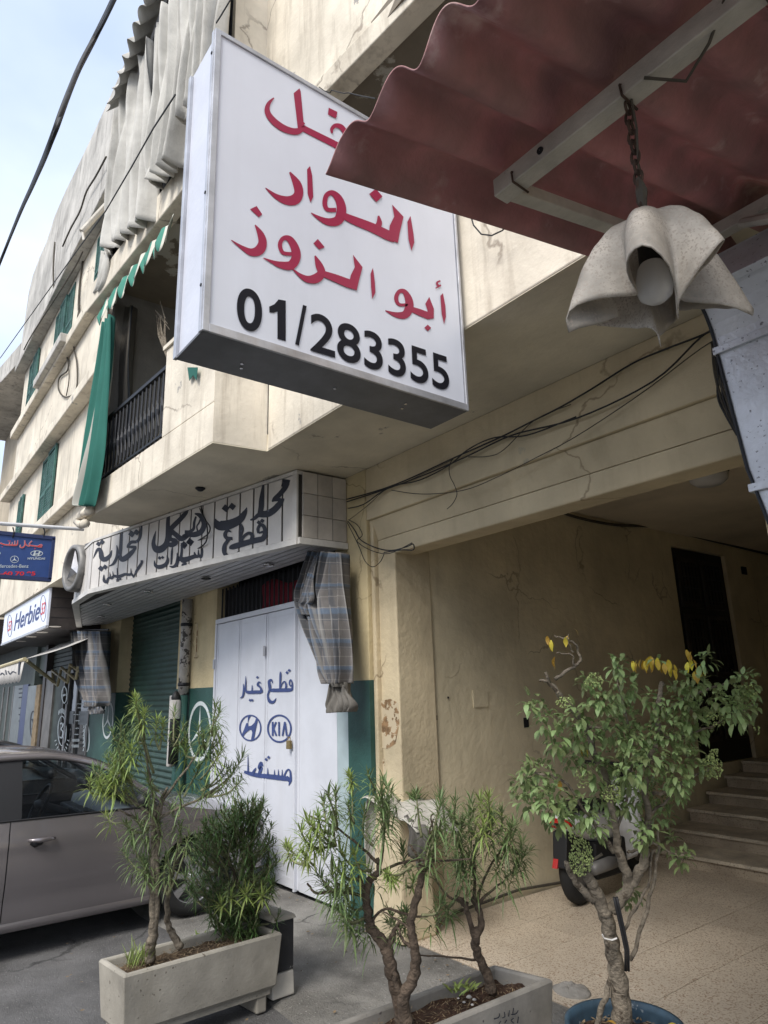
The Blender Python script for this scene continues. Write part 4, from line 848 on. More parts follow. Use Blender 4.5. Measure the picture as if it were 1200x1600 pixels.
p.stroke((905, 1095, 12), (872, 1094, 12), (861, 1070, 16), (872, 1046, 15), (892, 1046, 18), (908, 1075, 28), (910, 1105, 32), (895, 1132, 30), (862, 1133, 20), (820, 1117, 3)).stroke((900, 1105, 16), (945, 1122, 24), (985, 1138, 26)).poly((970, 1092), (985, 1066), (1002, 1110), (1002, 1146), (980, 1150), (978, 1115)).poly((979, 1170), (992, 1182), (980, 1194), (966, 1182)).poly((1026, 1062), (1036, 1052), (1045, 1100), (1047, 1140), (1040, 1168), (1031, 1130)).stroke((1026, 1006, 6), (1014, 1012, 7), (1016, 1022, 8), (1028, 1024, 6)).stroke((1008, 1034, 4), (1028, 1022, 7)); p.build('crimson', sg)
def num(txt, xa, xb, ytop, ybot, bold):
    a_, b_, c_ = at(260+xa/2.4, 20+ybot/2.4, 'x', SX-.0005), at(260+xb/2.4, 20+(ybot+(xb-xa)*.292)/2.4, 'x', SX-.0005), at(260+xa/2.4, 20+ytop/2.4, 'x', SX-.0005)
    text3d(txt, a_, (0, 1, (b_.z-a_.z)/(b_.y-a_.y)), (0, 0, 1), c_.z-a_.z, b_.y-a_.y, 'blackv', sg, bold=bold)
num('0', 262, 357, 1018, 1178, .02); num('/', 483, 526, 1085, 1243, .014); num('283355', 540, 1063, 1118, 1268, .013)
p = Pen(PS, C1, (1, 0, 0)); p.poly((420, 1075), (447, 1080), (447, 1231), (416, 1223), (416, 1120), (402, 1125), (386, 1124), (385, 1102), (405, 1093)); p.build('blackv', sg)
# thin wire along the sign top to the wall
C5 = (400, 110, 7.5); wz = [tuple(at(400+x/7.5, 110+y/7.5, 'y', 2.2)) for x, y in ((740, 195), (800, 240), (870, 262), (885, 232), (960, 252), (1030, 268), (1080, 262), (1200, 292), (1400, 330))]
tag(MB().tube(wz, .004, 5).build('sign_wire', 'cable'), 'thin twisted wire tied along the top edge of the big lightbox sign', 'wire')

# ================================================================== RED CORRUGATED AWNING
aw = thing('corrugated_awning', 'dusky red corrugated sheet awning on cream steel bars overhead', 'awning', (-.7, 1.4, 3.1))
def az(x, y): return 3.012+.2076*(y-.84)+.034*math.cos((x+1.30)*2*math.pi/.185+2.6+.25*math.sin(x*3.1+y))*(1+.2*math.sin(x*7+y*1.3))-(.03*max(0, (-1.24-x)/.06) if x < -1.24 else 0)
for (xa, xb, lift) in ((-1.30, -.42, 0), (-.44, .95, .012)):
    rows = []; ny = 22
    for j in range(ny+1):
        v = j/ny
        rows.append([(x, (.84+.006*math.sin(x*31))*(1-v)+2.98*v, 0) for x in [xa+i*(xb-xa)/110 for i in range(111)]])
    rows = [[(x, y, az(x, y)+lift+.005*math.sin(y*3+x)+.004*noise.noise(Vector((x*5, y*5, 2)))) for x, y, _ in r] for r in rows]
    MB().grid(rows).build('sheet', 'red_sheet', aw, smooth=True, solid=.0045)
bz = lambda y: 2.98+.2076*(y-.84)-.045
cL = at(806, 272, 'z', bz(1.36)-.02)
bary = cL.y
MB().box(-1.105, .9, bary-.028, bary+.028, bz(bary)-.058, bz(bary)).build('purlin', 'bar', aw, bevel=.004)
MB().hexa([(-1.10, bary+.03, bz(bary)-.05), (-1.055, bary+.03, bz(bary)-.05), (-1.055, 2.95, bz(2.95)-.05), (-1.10, 2.95, bz(2.95)-.05)], [(-1.10, bary+.03, bz(bary)-.008), (-1.055, bary+.03, bz(bary)-.008), (-1.055, 2.95, bz(2.95)-.008), (-1.10, 2.95, bz(2.95)-.008)]).build('rafter', 'bar', aw, bevel=.004)
MB().box(-1.108, -.2, 2.30, 2.35, bz(2.3)-.055, bz(2.3)-.005).build('purlin', 'bar', aw, bevel=.004)
MB().tube([(-.86, 2.33, bz(2.3)-.04), (-.50, 1.9, bz(2.3)-.42)], .018, 8).build('brace', 'bar', aw)
for bx in (-1.03, -.68, -.36):
    yy = bary; z0 = bz(yy)
    MB().tube([(bx-.02, yy+.05, z0+.06), (bx-.004, yy+.032, z0+.01), (bx, yy-.033, z0-.03), (bx+.002, yy-.033, z0-.062), (bx, yy+.034, z0-.064)], .0035, 5).build('tie_wire', 'chain', aw)
MB().tube([(-.62, bary-.03, bz(bary)-.06), (-.55, bary+.02, bz(bary)-.10), (-.48, bary, bz(bary)-.07), (-.42, bary-.03, bz(bary)-.02)], .004, 5).build('tie_wire', 'cable_grey', aw)
MB().lathe([(.001, -.004), (.010, -.004), (.011, .002)], (-.93, bary-.028, bz(bary)-.03), 10, 'y').build('bolt_hole', 'dark', aw)
# loop of wire hanging below the sheet in front of the pale parapet
tag(MB().tube([tuple(at(x, y, 'y', 2.2)) for x, y in ((736, 338), (740, 352), (752, 366), (768, 368), (785, 360), (795, 350))], .004, 5).build('loose_wire', 'cable'), 'small loop of black wire hanging out from under the red awning against the pale wall', 'wire')

# ================================================================== PENDANT LAMP
LY = bary; top = at(992, 142, 'y', LY); LX = -.685
lp = thing('pendant_lamp', 'dusty draped handkerchief-shaped pendant lamp with an unlit opal bulb on a rusty chain', 'lamp', (LX, LY, 2.5))
zc, zt = bz(bary)-.06, 2.655
n = 11; lk0 = None
for i in range(n):
    zz = zc-(i+.5)*(zc-zt)/n; h = (zc-zt)/n*.68; ring = []
    for q in range(13):
        t_ = 2*math.pi*q/12; a_, b_ = .0105*math.cos(t_), h*math.sin(t_); ring.append((LX+(a_ if i % 2 else 0), LY+(0 if i % 2 else a_), zz+b_))
    MB().tube(ring, .0038, 5, cap=False).build('chain_link', 'chain', lp)
MB().tube([(LX+.012, LY, zc), (LX+.02, LY-.012, zc-.10), (LX-.005, LY+.01, zc-.22), (LX+.01, LY, zt)], .003, 5).build('flex', 'cable_grey', lp)
MB().tube([(LX, LY, zt+.10), (LX+.003, LY, zt+.06), (LX, LY, zt)], [.006, .014, .006], 7).build('wrapped_tape', 'cable_grey', lp)
rows = []; NR, NT = 22, 96
for j in range(NR+1):
    row = []
    for i in range(NT):
        th = 2*math.pi*i/NT; cs = max(abs(math.cos(th)), abs(math.sin(th))); smax = .27/cs; s_ = .012+(smax-.012)*j/NR
        f5 = math.cos(6*th+.9); f5b = math.cos(3*th+2.2)
        g_ = s_/.30; r_ = .128*(1-math.exp(-s_/.075))*(1+.50*f5*g_*g_**.3+.14*f5b*g_); dz = .88*s_*s_/(s_+.085)
        a2 = th+.12*f5b*g_; row.append((LX+r_*math.cos(a2), LY+r_*math.sin(a2), 2.640-dz*1.05+.018*math.sin(6*th+2.4)*g_))
    rows.append(row)
MB().grid([[(x, y, z+.006*noise.noise(Vector((x*28, y*28, z*28)))*(1 if j > 3 else 0)) for x, y, z in r] for j, r in enumerate(rows)], close=True).build('shade', 'shade', lp, smooth=True, solid=.0032)
bc = at(1037, 440, 'y', LY); bx_, bz_ = LX, 2.470
MB().lathe([(.001, .18), (.022, .18), (.025, .10), (.026, .06), (.027, .05)], (bx_, LY, bz_), 18).build('socket', 'trim', lp, smooth=True)
MB().lathe([(.026, .05), (.032, .04), (.038, .015), (.040, -.012), (.035, -.030), (.021, -.042), (.001, -.046)], (bx_, LY, bz_), 24).build('bulb', 'bulb', lp, smooth=True)

# ================================================================== FOIL DUCT
du = thing('foil_duct', 'rectangular silver foil duct elbow coming down at the right edge', 'duct', (-.75, 2.4, 2.0))
X0, X1 = -1.0, -.40; fy = 2.30; Rr = .25; th_ = .22
def dsec(t):      # t<0 straight down part, 0..1 the elbow turning towards the street, >1 straight on
    if t < 0: return fy, 2.74+t, 0.
    a_ = min(t, 1)*math.pi/2
    y_, z_ = fy-Rr*(1-math.cos(a_)), 2.74+Rr*math.sin(a_)
    if t > 1: y_ -= (t-1)
    return y_, z_, a_
def dox(t): return 0 if t > 0 else -.075*t+(1.0*max(0, -t-.5)**2)
rows = []
for t_ in [-1.3, -1.1, -.95, -.8, -.65, -.45, -.25, 0, .125, .25, .375, .5, .6]:
    y_, z_, a_ = dsec(t_); ny, nz = math.cos(a_), math.sin(a_); o_ = dox(t_)
    rows.append([(X0+o_, y_, z_), (X1+o_, y_, z_), (X1+o_, y_+th_*ny, z_+th_*nz), (X0+o_, y_+th_*ny, z_+th_*nz)])
MB().grid(rows, close=True).build('duct_section', 'duct', du)
for t_ in (-.52, 0, .58):
    y_, z_, a_ = dsec(t_); o_ = dox(t_); ny, nz = math.cos(a_), math.sin(a_); ty, tz = -math.sin(a_)*.014, math.cos(a_)*.014; e = .014
    fr = [(X0-e+o_, y_-e*ny, z_-e*nz), (X1+e+o_, y_-e*ny, z_-e*nz), (X1+e+o_, y_+(th_+e)*ny, z_+(th_+e)*nz), (X0-e+o_, y_+(th_+e)*ny, z_+(th_+e)*nz)]
    MB().hexa([(a, b-ty, c-tz) for a, b, c in fr], [(a, b+ty, c+tz) for a, b, c in fr]).build('flange', 'duct', du, bevel=.003)
for ex in (X0-.004, X1+.004):
    pts = [(ex+dox(t_), dsec(t_)[0]-.004*math.cos(dsec(t_)[2]), dsec(t_)[1]) for t_ in [-1.3, -1.1, -.95, -.8, -.65, -.45, -.25, 0, .125, .25, .375, .5, .58]]
    MB().tube(pts, .006, 5).build('seam', 'iron', du)
MB().box(-.36, .9, 2.55, 2.9, 1.4, 3.1).build('side_casing', 'trim', du)
# bundle of cables hanging beside the duct
cb = thing('cable_bundle', 'bundle of thin dusty cables sagging beside the foil duct', 'cable', tuple(at(1130, 600, 'y', 2.9)))
for k in range(6):
    pts = [at(1112+k, 535, 'y', 3.0), at(1122+k*2-(8 if k % 2 else 0), 575+k*3, 'y', 2.98), at(1122+k*4, 620, 'y', 2.98), at(1135+k*3, 650, 'y', 2.98), at(1152+k, 680, 'y', 3.0)]
    MB().tube([tuple(q) for q in [Vector(v) for v in cr_spline([tuple(v) for v in pts], 5)]], .006, 5).build('cable', 'cable_grey' if k % 2 else 'cable', cb, smooth=True)

# ================================================================== WALL CABLES, PIPE, FIXTURES
def wcable(pts, r, label, m='cable', y=FY-.03, k=5):
    q = cr_spline([tuple(at(a, b, 'y', y-.01*random.random())) for a, b in pts], k)
    return tag(MB().tube(q, r, 6).build('wall_cable', m, smooth=True), label, 'cable', 'cables strung along the portal lintel')
C2 = lambda *p: [(420+x/2.5, 620+y/2.5) for x, y in p]
wcable(C2((305, 400), (380, 380), (460, 355), (560, 315), (720, 240), (900, 160), (1040, 90), (1140, 40), (1260, -30), (1420, -130), (1560, -190), (1690, -240), (1790, -290)), 0.0060, 'upper taut black cable of the run across the beam over the passage')
wcable(C2((305, 410), (460, 360), (620, 300), (780, 230), (950, 150), (1200, 85), (1500, -60), (1690, -235), (1790, -285)), 0.0055, 'second black cable lying just under the taut one on the beam', 'cable')
wcable(C2((310, 436), (370, 420), (440, 372), (500, 345), (590, 325), (700, 270), (780, 205), (880, 160), (1010, 150), (1200, 78)), 0.0050, 'black cable that dips and rejoins the run in the middle of the beam')
wcable(C2((480, 365), (600, 380), (760, 365), (900, 310), (1040, 240), (1200, 155), (1450, -10), (1690, -190), (1800, -250)), 0.0033, 'thin slack cable sagging below the others across the beam', 'cable_grey')
wcable(C2((315, 480), (380, 430), (460, 360), (540, 330), (720, 245)), 0.0028, 'thin brown wire climbing from the pier corner to the beam', 'cable_grey')
wcable(C2((720, 240), (705, 270), (708, 310), (725, 345), (735, 380), (720, 415), (697, 438)), 0.0028, 'short loose wire end dangling from the middle of the cable run')
wcable(C2((780, 235), (860, 232), (920, 205), (1040, 90), (1180, 30)), 0.0033, 'dusty cable crossing the run near the lamp end', 'cable_grey')
wcable(C2((308, 485), (335, 520), (360, 560), (420, 590), (480, 600), (540, 585), (563, 575), (564, 598), (520, 598), (450, 608)), 0.0050, 'looped black cable sagging from the fascia corner to the portal jamb')
wcable(C2((306, 490), (350, 580), (375, 640), (405, 664), (435, 645), (450, 615)), 0.0033, 'deep thin cable loop hanging below the fascia corner')
wcable(C2((310, 480), (345, 500), (365, 540), (345, 565), (400, 600), (470, 612), (560, 570)), 0.0033, 'kinked thin cable beside the fascia corner')
# cable in the passage along the ceiling line
q = cr_spline([tuple(at(x, y, 'x', -4.09)) for x, y in ((848, 790), (900, 808), (960, 820), (1030, 824), (1100, 842), (1200, 866))], 5)
tag(MB().tube(q, .016, 6).build('ceiling_cable', 'cable_grey', smooth=True), 'dark cable sagging along the top of the passage wall', 'cable')
a = at(1105, 735, 'z', 3.305)
cl = thing('ceiling_light', 'round unlit opal ceiling light in the passage', 'lamp', tuple(a))
MB().lathe([(.001, -.13), (.10, -.125), (.145, -.09), (.155, -.04), (.15, -.03)], tuple(a), 24).build('globe', 'bulb', cl, smooth=True); MB().lathe([(.15, -.03), (.165, -.025), (.165, .0), (.001, .0)], tuple(a), 24).build('base', 'iron', cl)
# peeling drain pipe on the pier
px_ = at(290, 950, 'y', FY-.09).x
dp = thing('drain_pipe', 'old peeling drain pipe on the pier between shutter and white door', 'pipe', (px_, FY-.07, 0))
MB().tube([(px_, FY-.07, 1.63), (px_, FY-.07, 2.2), (px_, FY-.07, 2.76)], .062, 12).build('pipe_upper', 'pipe', dp, smooth=True)
MB().tube([(px_, FY-.07, -.02), (px_, FY-.07, 1.628)], .06, 12).build('pipe_lower', 'green_paint', dp, smooth=True)
for z in (1.1, 1.75, 2.45): MB().lathe([(.066, -.02), (.07, 0), (.066, .02)], (px_, FY-.07, z), 14).build('bracket', 'iron', dp)
fp = at(298, 895, 'y', FY-.01)
tag(MB().tube([(px_+.16, FY-.015, 2.05), (px_+.22, FY-.02, 2.06), (px_+.22, FY-.02, 2.45), (px_+.14, FY-.015, 2.46)], .007, 5).build('pier_conduit', 'rusty'), 'thin rusty conduit bent round the pier right of the drain pipe', 'pipe')
# hanging cylinders rack by the pipe
g0 = at(272, 1120, 'y', 3.02)
gr = thing('hanging_bottle_rack', 'slim white rack with a dark capped bottle hanging beside the green shutter', 'rack', tuple(g0))
MB().box(g0.x-.10, g0.x-.03, 2.99, 3.08, g0.z-.55, g0.z+.24).build('back_panel', 'awn', gr, bevel=.01)
MB().lathe([(.001, -.5), (.055, -.49), (.055, .0), (.05, .02)], (g0.x+.03, 3.02, g0.z-.02), 14).build('bottle', 'trim', gr, smooth=True)
MB().lathe([(.058, -.02), (.062, .02), (.062, .17), (.05, .19)], (g0.x+.03, 3.02, g0.z), 14).build('label_band', 'awn', gr, smooth=True)
MB().lathe([(.05, .19), (.055, .22), (.03, .27), (.012, .29), (.001, .30)], (g0.x+.03, 3.02, g0.z), 14).build('cap', 'trim', gr, smooth=True)
# loop of flex with a ceiling hook above the fascia lettering
hk = at(313, 763, 'z', 3.405)
lf = thing('hanging_flex', 'double loop of black flex hanging from a hook in front of the fascia lettering', 'cable', tuple(hk))
MB().lathe([(.001, -.03), (.022, -.025), (.045, -.005), (.045, 0)], tuple(hk), 14).build('ceiling_rose', 'iron', lf)
D_ = lambda *p: [tuple(at(290+x/6.316, 730+y/6.316, 'y', 2.42)) for x, y in p]
MB().tube(cr_spline(D_((122, 225), (122, 330), (150, 430), (195, 520), (240, 590), (225, 655), (150, 710), (90, 740)), 5), .007, 5).build('flex', 'cable', lf, smooth=True)
MB().tube(cr_spline(D_((148, 220), (145, 320), (165, 450), (205, 550), (215, 660), (195, 745), (130, 800), (80, 815), (50, 790)), 5), .007, 5).build('flex', 'cable', lf, smooth=True)
# wall wires on the upper facade
def uw(pts, r, label, y=UY-.03, sc=6.667, o=(0, 380), m='cable_grey'):
    return tag(MB().tube(cr_spline([tuple(at(o[0]+a/sc, o[1]+b/sc, 'y', y)) for a, b in pts], 5), r, 5).build('facade_wire', m, smooth=True), label, 'wire')
uw([(880, 0), (860, 200), (830, 450), (820, 700), (850, 830)], .02, 'old cable running down the upper wall right of the open green shutter')
uw([(830, 640), (780, 960), (770, 1100), (800, 1250), (800, 1500), (740, 1590), (660, 1595), (610, 1520), (620, 1400), (700, 1330), (715, 1230), (680, 1180)], .014, 'long wire drooping in a loop below the top window sill')
uw([(860, 90), (780, 250), (560, 600), (330, 960), (250, 1110)], .014, 'thin line crossing the grey parapet diagonally', y=2.03)
uw([(700, 1180), (720, 1400), (690, 1590)], .010, 'thin wire hanging straight down under the top window sill')
uw([(570, -10), (555, 250), (560, 500)], .018, 'grey wire running down the parapet under the roof antenna', y=2.08)
wp = thing('roof_antenna', 'thin bare antenna rod with a side arm on the roof edge', 'antenna', tuple(at(86, 400, 'y', 2.29)))
MB().tube([tuple(at(84, 415, 'y', 2.29)), tuple(at(90, 342, 'y', 2.29))], .03, 6).build('mast', 'steelg', wp); MB().tube([tuple(at(90, 346, 'y', 2.29)), tuple(at(113, 347, 'y', 2.29))], .012, 5).build('arm', 'steelg', wp)
MB().tube([tuple(at(90, 350, 'y', 2.29)), tuple(at(84, 380, 'y', 2.29)), tuple(at(79, 415, 'y', 2.29))], .010, 5).build('guy_wire', 'steelg', wp)
tag(MB().tube(cr_spline([tuple(at(x, y, 'y', 2.06)) for x, y in ((166, 245), (150, 275), (135, 300), (125, 330), (110, 358), (98, 385))], 5), .016, 5).build('facade_wire', 'cable_grey', smooth=True), 'loose wire following the ragged top edge of the roof parapet', 'wire')
pc = thing('curtain_arm', 'short cream pole sticking out of the parapet left of the white curtains', 'pole', tuple(at(150, 340, 'y', 1.4)))
MB().tube([tuple(at(168, 318, 'y', 2.1)), tuple(at(128, 362, 'y', 1.8))], .045, 8).build('arm', 'bar', pc); MB().tube([tuple(at(129, 362, 'y', 1.81)), tuple(at(131, 376, 'y', 1.81))], .02, 6).build('hook', 'bar', pc)
# diagonal thin wire in front of the curtains, and the thick street cable
tag(MB().tube([tuple(at(x, y, 'y', 1.2)) for x, y in ((274, 148), (240, 200), (205, 262), (165, 330), (100, 420), (0, 560))], .006, 5).build('span_wire', 'cable'), 'hair-thin wire spanning diagonally in front of the white curtains', 'wire')
tag(MB().tube([tuple(at(x, y, 'y', 1.55)) for x, y in ((360, 0), (345, 25), (338, 36))], .006, 5).build('span_wire', 'cable'), 'short thin wire behind the top left corner of the big sign', 'wire')
oc = thing('street_cable', 'thick sagging bundle of black street cables crossing the sky at the left', 'cable', tuple(at(60, 260, 'y', .2)))
P3 = [at(x, y, 'y', .25+.05*math.sin(i)) for i, (x, y) in enumerate(((205, -60), (178, -2), (150, 55), (122, 110), (98, 170), (78, 225), (55, 280), (30, 335), (10, 385), (-12, 440)))]
Q3 = cr_spline([tuple(v) for v in P3], 6)
for k in range(5):
    a_ = 2*math.pi*k/5
    MB().tube([(x+.007*math.cos(a_+i*.22), y, z+.007*math.sin(a_+i*.22)) for i, (x, y, z) in enumerate(Q3)], .0055, 6).build('strand', 'cable', oc, smooth=True)
MB().tube([(x+.010+.008*math.sin(i*.5), y, z-.010+.006*math.cos(i*.37)) for i, (x, y, z) in enumerate(Q3)], .0045, 5).build('strand', 'cable', oc, smooth=True)

# ================================================================== BLUE SIGN, CAFE SIGN, CAFE AWNING
BX = -7.6
bs = thing('blue_hanging_sign', 'blue framed hanging sign with red Arabic, car emblems and the digits 60 70 95', 'sign', tuple(at(60, 905, 'x', BX)))
b0, b1_, b2_, b3_ = [at(x, y, 'x', BX) for x, y in ((85, 841), (83, 906), (-60, 826), (-60, 903))]
MB().box(BX-.05, BX-.006, b2_.y, b0.y, b1_.z, b0.z).build('panel', 'bluev', bs)
for q in ((b2_.y-.02, b0.y+.01, b0.z-.02, b0.z+.02), (b2_.y-.02, b0.y+.01, b1_.z-.02, b1_.z+.02), (b0.y-.022, b0.y+.012, b1_.z, b0.z)): MB().box(BX-.06, BX+.006, *q).build('frame', 'bluef', bs, bevel=.003)
CDs = (0, 820, 8.42); PB = lambda x, y: at(x, y, 'x', BX-.004)
for m_, k_, lf_ in (('whitep', 7, .0025), ('bright_red', 0, .005)):
    p = Pen(PB, CDs, (1, 0, 0), lf_)
    def s3(*pts): p.stroke(*[(a, b, c+k_) for a, b, c in pts])
    s3((552, 290, 10), (500, 288, 14), (540, 262, 12), (555, 280, 10)); s3((530, 290, 12), (440, 278, 14), (400, 272, 12), (385, 250, 10), (420, 212, 10)); s3((390, 285, 12), (340, 262, 10), (322, 205, 10)); s3((325, 225, 8), (320, 280, 12), (290, 302, 12), (264, 290, 10), (268, 262, 6))
    s3((232, 205, 8), (228, 255, 12), (205, 270, 14), (150, 268, 14), (60, 262, 14), (0, 240, 14)); s3((195, 210, 8), (195, 262, 10)); s3((160, 230, 6), (160, 262, 10)); s3((125, 228, 8), (122, 262, 10))
    p.dia((457, 314, 10), (108, 212, 8), (130, 215, 8), (28, 290, 8)); p.build(m_, bs)
p = Pen(PB, CDs, (1, 0, 0)); p.ring(482, 376, 78, 34, 8); p.poly((458, 340), (476, 345), (462, 378), (500, 375), (520, 344), (538, 350), (510, 408), (492, 408), (500, 390), (462, 394), (448, 408), (430, 404)); p.ring(190, 455, 52, 44, 6); p.poly((190, 412), (196, 450), (228, 480), (190, 466), (152, 480), (184, 450)); p.ring(-20, 375, 24, 18, 6); p.build('whitep', bs, 'emblem')
ux = (0, 1, 0); uz = (0, 0, 1)
def bt(txt, x0, y0, x1, y1, m, bold=0.):
    a, b, c = [PB(q_/8.42, 820+w_/8.42) for q_, w_ in ((x0, y1), (x1, y1), (x0, y0))]; o = Vector((BX-.0022, a.y, a.z)); text3d(txt, o, (0, 1, (b.z-a.z)/(b.y-a.y)), uz, abs(c.z-a.z), abs(b.y-a.y), m, bs, bold=bold)
bt('HYUNDAI', 362, 428, 590, 458, 'whitep', .02); bt('Mercedes-Benz', -30, 520, 372, 565, 'whitep'); bt('3-60 70 95', -60, 612, 462, 668, 'bright_red', .03)
rd = [tuple(at(x, y, 'x', BX)) for x, y in ((131, 827), (0, 818), (-70, 813))]
MB().tube([(BX, rd[0][1], rd[0][2]), rd[1], rd[2]], .02, 8).build('support_rod', 'white_plastic', bs)
for px in (68, 20):
    a, b = at(px, 824, 'x', BX), at(px, 840, 'x', BX); MB().tube([tuple(a), tuple((a+b)/2+Vector((.01, .01, 0))), tuple(b)], .007, 5).build('hook', 'iron', bs)

# cafe lightbox
HY = 2.37
h0, h1, h2, h3 = [at(x, y, 'y', HY) for x, y in ((77, 920), (75, 977), (9, 965), (5, 1003))]
cs = thing('cafe_lightbox', 'white lightbox reading Herbie between two round 53 emblems in a dark wooden box', 'sign', (h1.x, HY+.3, h1.z))
MB().hexa([(h3.x, HY+.01, h1.z-.05), (h1.x+.02, HY+.01, h1.z-.05), (h1.x+.02, 3.3, h1.z-.05), (h3.x, 3.3, h1.z-.05)], [(h3.x, HY+.01, 3.405), (h1.x+.02, HY+.01, 3.405), (h1.x+.02, 3.3, 3.405), (h3.x, 3.3, 3.405)]).build('box', 'wood', cs)
for z in (2.92, 3.08, 3.24): MB().box(h1.x+.021, h1.x+.025, HY+.02, 3.2, z-.004, z+.004).build('board_joint', 'dark', cs)
MB().box(h3.x+.02, h1.x, HY-.03, HY+.008, h1.z, min(h0.z, 3.40)).build('face', 'cafe_sign', cs)
MB().box(h3.x, h1.x+.02, HY-.04, HY+.004, h1.z-.04, h1.z-.001).build('trim', 'alu', cs)
PH = lambda x, y: at(x, y, 'y', HY-.031)
a = PH(182/8.42, 820+1395/8.42)
hw = abs(PH(498/8.42, 820+1060/8.42).x-PH(182/8.42, 820+1160/8.42).x)
text3d('Herbie', (a.x, HY-.034, h1.z+.15), (1, 0, 0), (0, 0, 1), .33, hw, 'navy', cs, bold=.012, shear=.15)
for (cx, cy, rx, ry) in ((568, 1100, 38, 172), (128, 1330, 30, 142)):
    p = Pen(PH, CDs, (0, -1, 0)); p.ring(cx, cy, rx, ry, 7); p.build('navy', cs, 'emblem')
    c0 = at(cx/8.42, 820+cy/8.42, 'y', HY-.034)
    wv = abs(at((cx+rx*.6)/8.42, 820+cy/8.42, 'y', HY).x-at((cx-rx*.6)/8.42, 820+cy/8.42, 'y', HY).x)
    text3d('53', (c0.x-wv/2, HY-.035, c0.z-.10), (1, 0, 0), (0, 0, 1), .2, wv, 'bright_red', cs, bold=.01)
for px, py in ((86, 979), (66, 988), (49, 995), (33, 1002)):
    a = at(px, py, 'z', h1.z-.052); MB().lathe([(.001, -.004), (.085, -.004), (.09, .001)], tuple(a), 18).build('downlight', 'led', cs)

# folding canvas awning of the cafe with scissor arms
ca = thing('folding_awning', 'dusty grey canvas folding awning with cream scissor arms left of the dark plaid curtain', 'awning', tuple(at(40, 1030, 'y', 2.0)))
pa, pb = at(200/5.16, 900+670/5.16, 'y', 1.95), at(-12, 1046, 'y', 1.95)
wa = at(620/5.16, 900+505/5.16, 'y', 3.1); 
pa2 = pa; 
rows = [[Vector((pa.x+(pb.x-pa.x)*u, 1.95*(1-v)+3.1*v, pa.z*(1-v)+(wa.z)*v-.05*math.sin(v*math.pi))) for u in [q/10 for q in range(11)]] for v in [q/8 for q in range(9)]]
MB().grid(rows).build('canvas', 'awn', ca, smooth=True, solid=.004)
rows = [[Vector((pa.x+(pb.x-pa.x)*u/40, 1.95-.015*v, pa.z-(.30+.03*abs(math.sin(u*.8)))*v/2)) for u in range(41)] for v in range(3)]
MB().grid(rows).build('valance', 'awn', ca, smooth=True, solid=.004)
p = Pen(lambda x, y: at(x, y, 'y', 1.93), (0, 740, 3), (0, -1, 0)); p.stroke((2, 945, 5), (10, 935, 6), (22, 945, 5)).stroke((26, 920, 4), (30, 942, 6)).stroke((38, 925, 5), (48, 940, 6), (60, 928, 5), (76, 935, 5)).stroke((92, 878, 8), (90, 900, 8), (88, 950, 8)); p.build('slate', ca, 'print')
MB().tube([tuple(pa+Vector((0, 0, 0))), tuple(pb)], .03, 8).build('front_bar', 'scissor', ca)
def Z5(x, y, Y): return tuple(at(x/5.16, 900+y/5.16, 'y', Y))
MB().tube([Z5(210, 680, 1.97), Z5(430, 850, 2.75)], .03, 6).build('arm', 'scissor', ca)
pts = [(425, 760), (425, 860), (465, 880), (495, 740), (610, 835), (630, 740)]
for q in (((425, 765), (545, 860)), ((465, 880), (495, 740)), ((495, 740), (612, 835)), ((545, 862), (565, 715)), ((565, 715), (640, 770)), ((425, 860), (425, 760)), ((425, 855), (465, 882)), ((612, 835), (632, 730))):
    MB().tube([Z5(*q[0], 2.8), Z5(*q[1], 2.82)], .026, 6).build('scissor_bar', 'scissor', ca)

# ================================================================== CONCRETE POST WITH CRUMPLED COVER
cp = thing('boundary_post', 'squat rendered post with a crumpled white sheet on top beside the passage pier', 'post', (-4.05, 3.2, 0))
MB().hexa([(-4.24, 3.06, 0), (-3.90, 3.06, 0), (-3.90, 3.36, 0), (-4.24, 3.36, 0)], [(-4.20, 3.08, .82), (-3.93, 3.08, .80), (-3.93, 3.34, .80), (-4.2, 3.34, .82)]).build('body', 'portal', cp, bevel=.02)
rows = []
for j in range(15):
    v = j/14; row = []
    for i in range(25):
        u = i/24; x = -4.27+.62*u; y_ = 3.0+.40*v; z = .86-.10*u*u+.022*math.sin(u*7+v*4)*(.4+.6*u)+.012*math.sin(v*11+u*15)-(.0 if u < .8 else (u-.8)*.3)
        row.append((x, y_, z))
    rows.append(row)
MB().grid(rows).build('crumpled_sheet', 'paper', cp, smooth=True, solid=.005)
rows = [[(-3.80+.20*u+.03*math.sin(v*5), 3.02+.02*math.sin(u*20)+.05*v, .80-.05*u-.26*v+.02*math.sin(u*8)) for u in [i/20 for i in range(21)]] for v in [j/8 for j in range(9)]]
MB().grid(rows).build('hanging_flap', 'grey_cloth', cp, smooth=True, solid=.004)
rows = [[(-4.25-.03*math.sin(v*3.1)-.02*math.sin(u*6), 3.04+.2*u, .84-.55*v+.02*math.sin(u*9)) for u in [i/12 for i in range(13)]] for v in [j/14 for j in range(15)]]
MB().grid(rows).build('hanging_sheet', 'white_cloth', cp, smooth=True, solid=.005)
# white flex lying on the terrazzo along the wall
tag(MB().tube(cr_spline([tuple(at(x, y, 'z', .018)) for x, y in ((756, 1405), (780, 1400), (800, 1393), (812, 1392), (830, 1386), (846, 1376), (838, 1365))], 5), .008, 5).build('floor_flex', 'stone'), 'thin white flex lying on the terrazzo along the passage wall', 'cable')

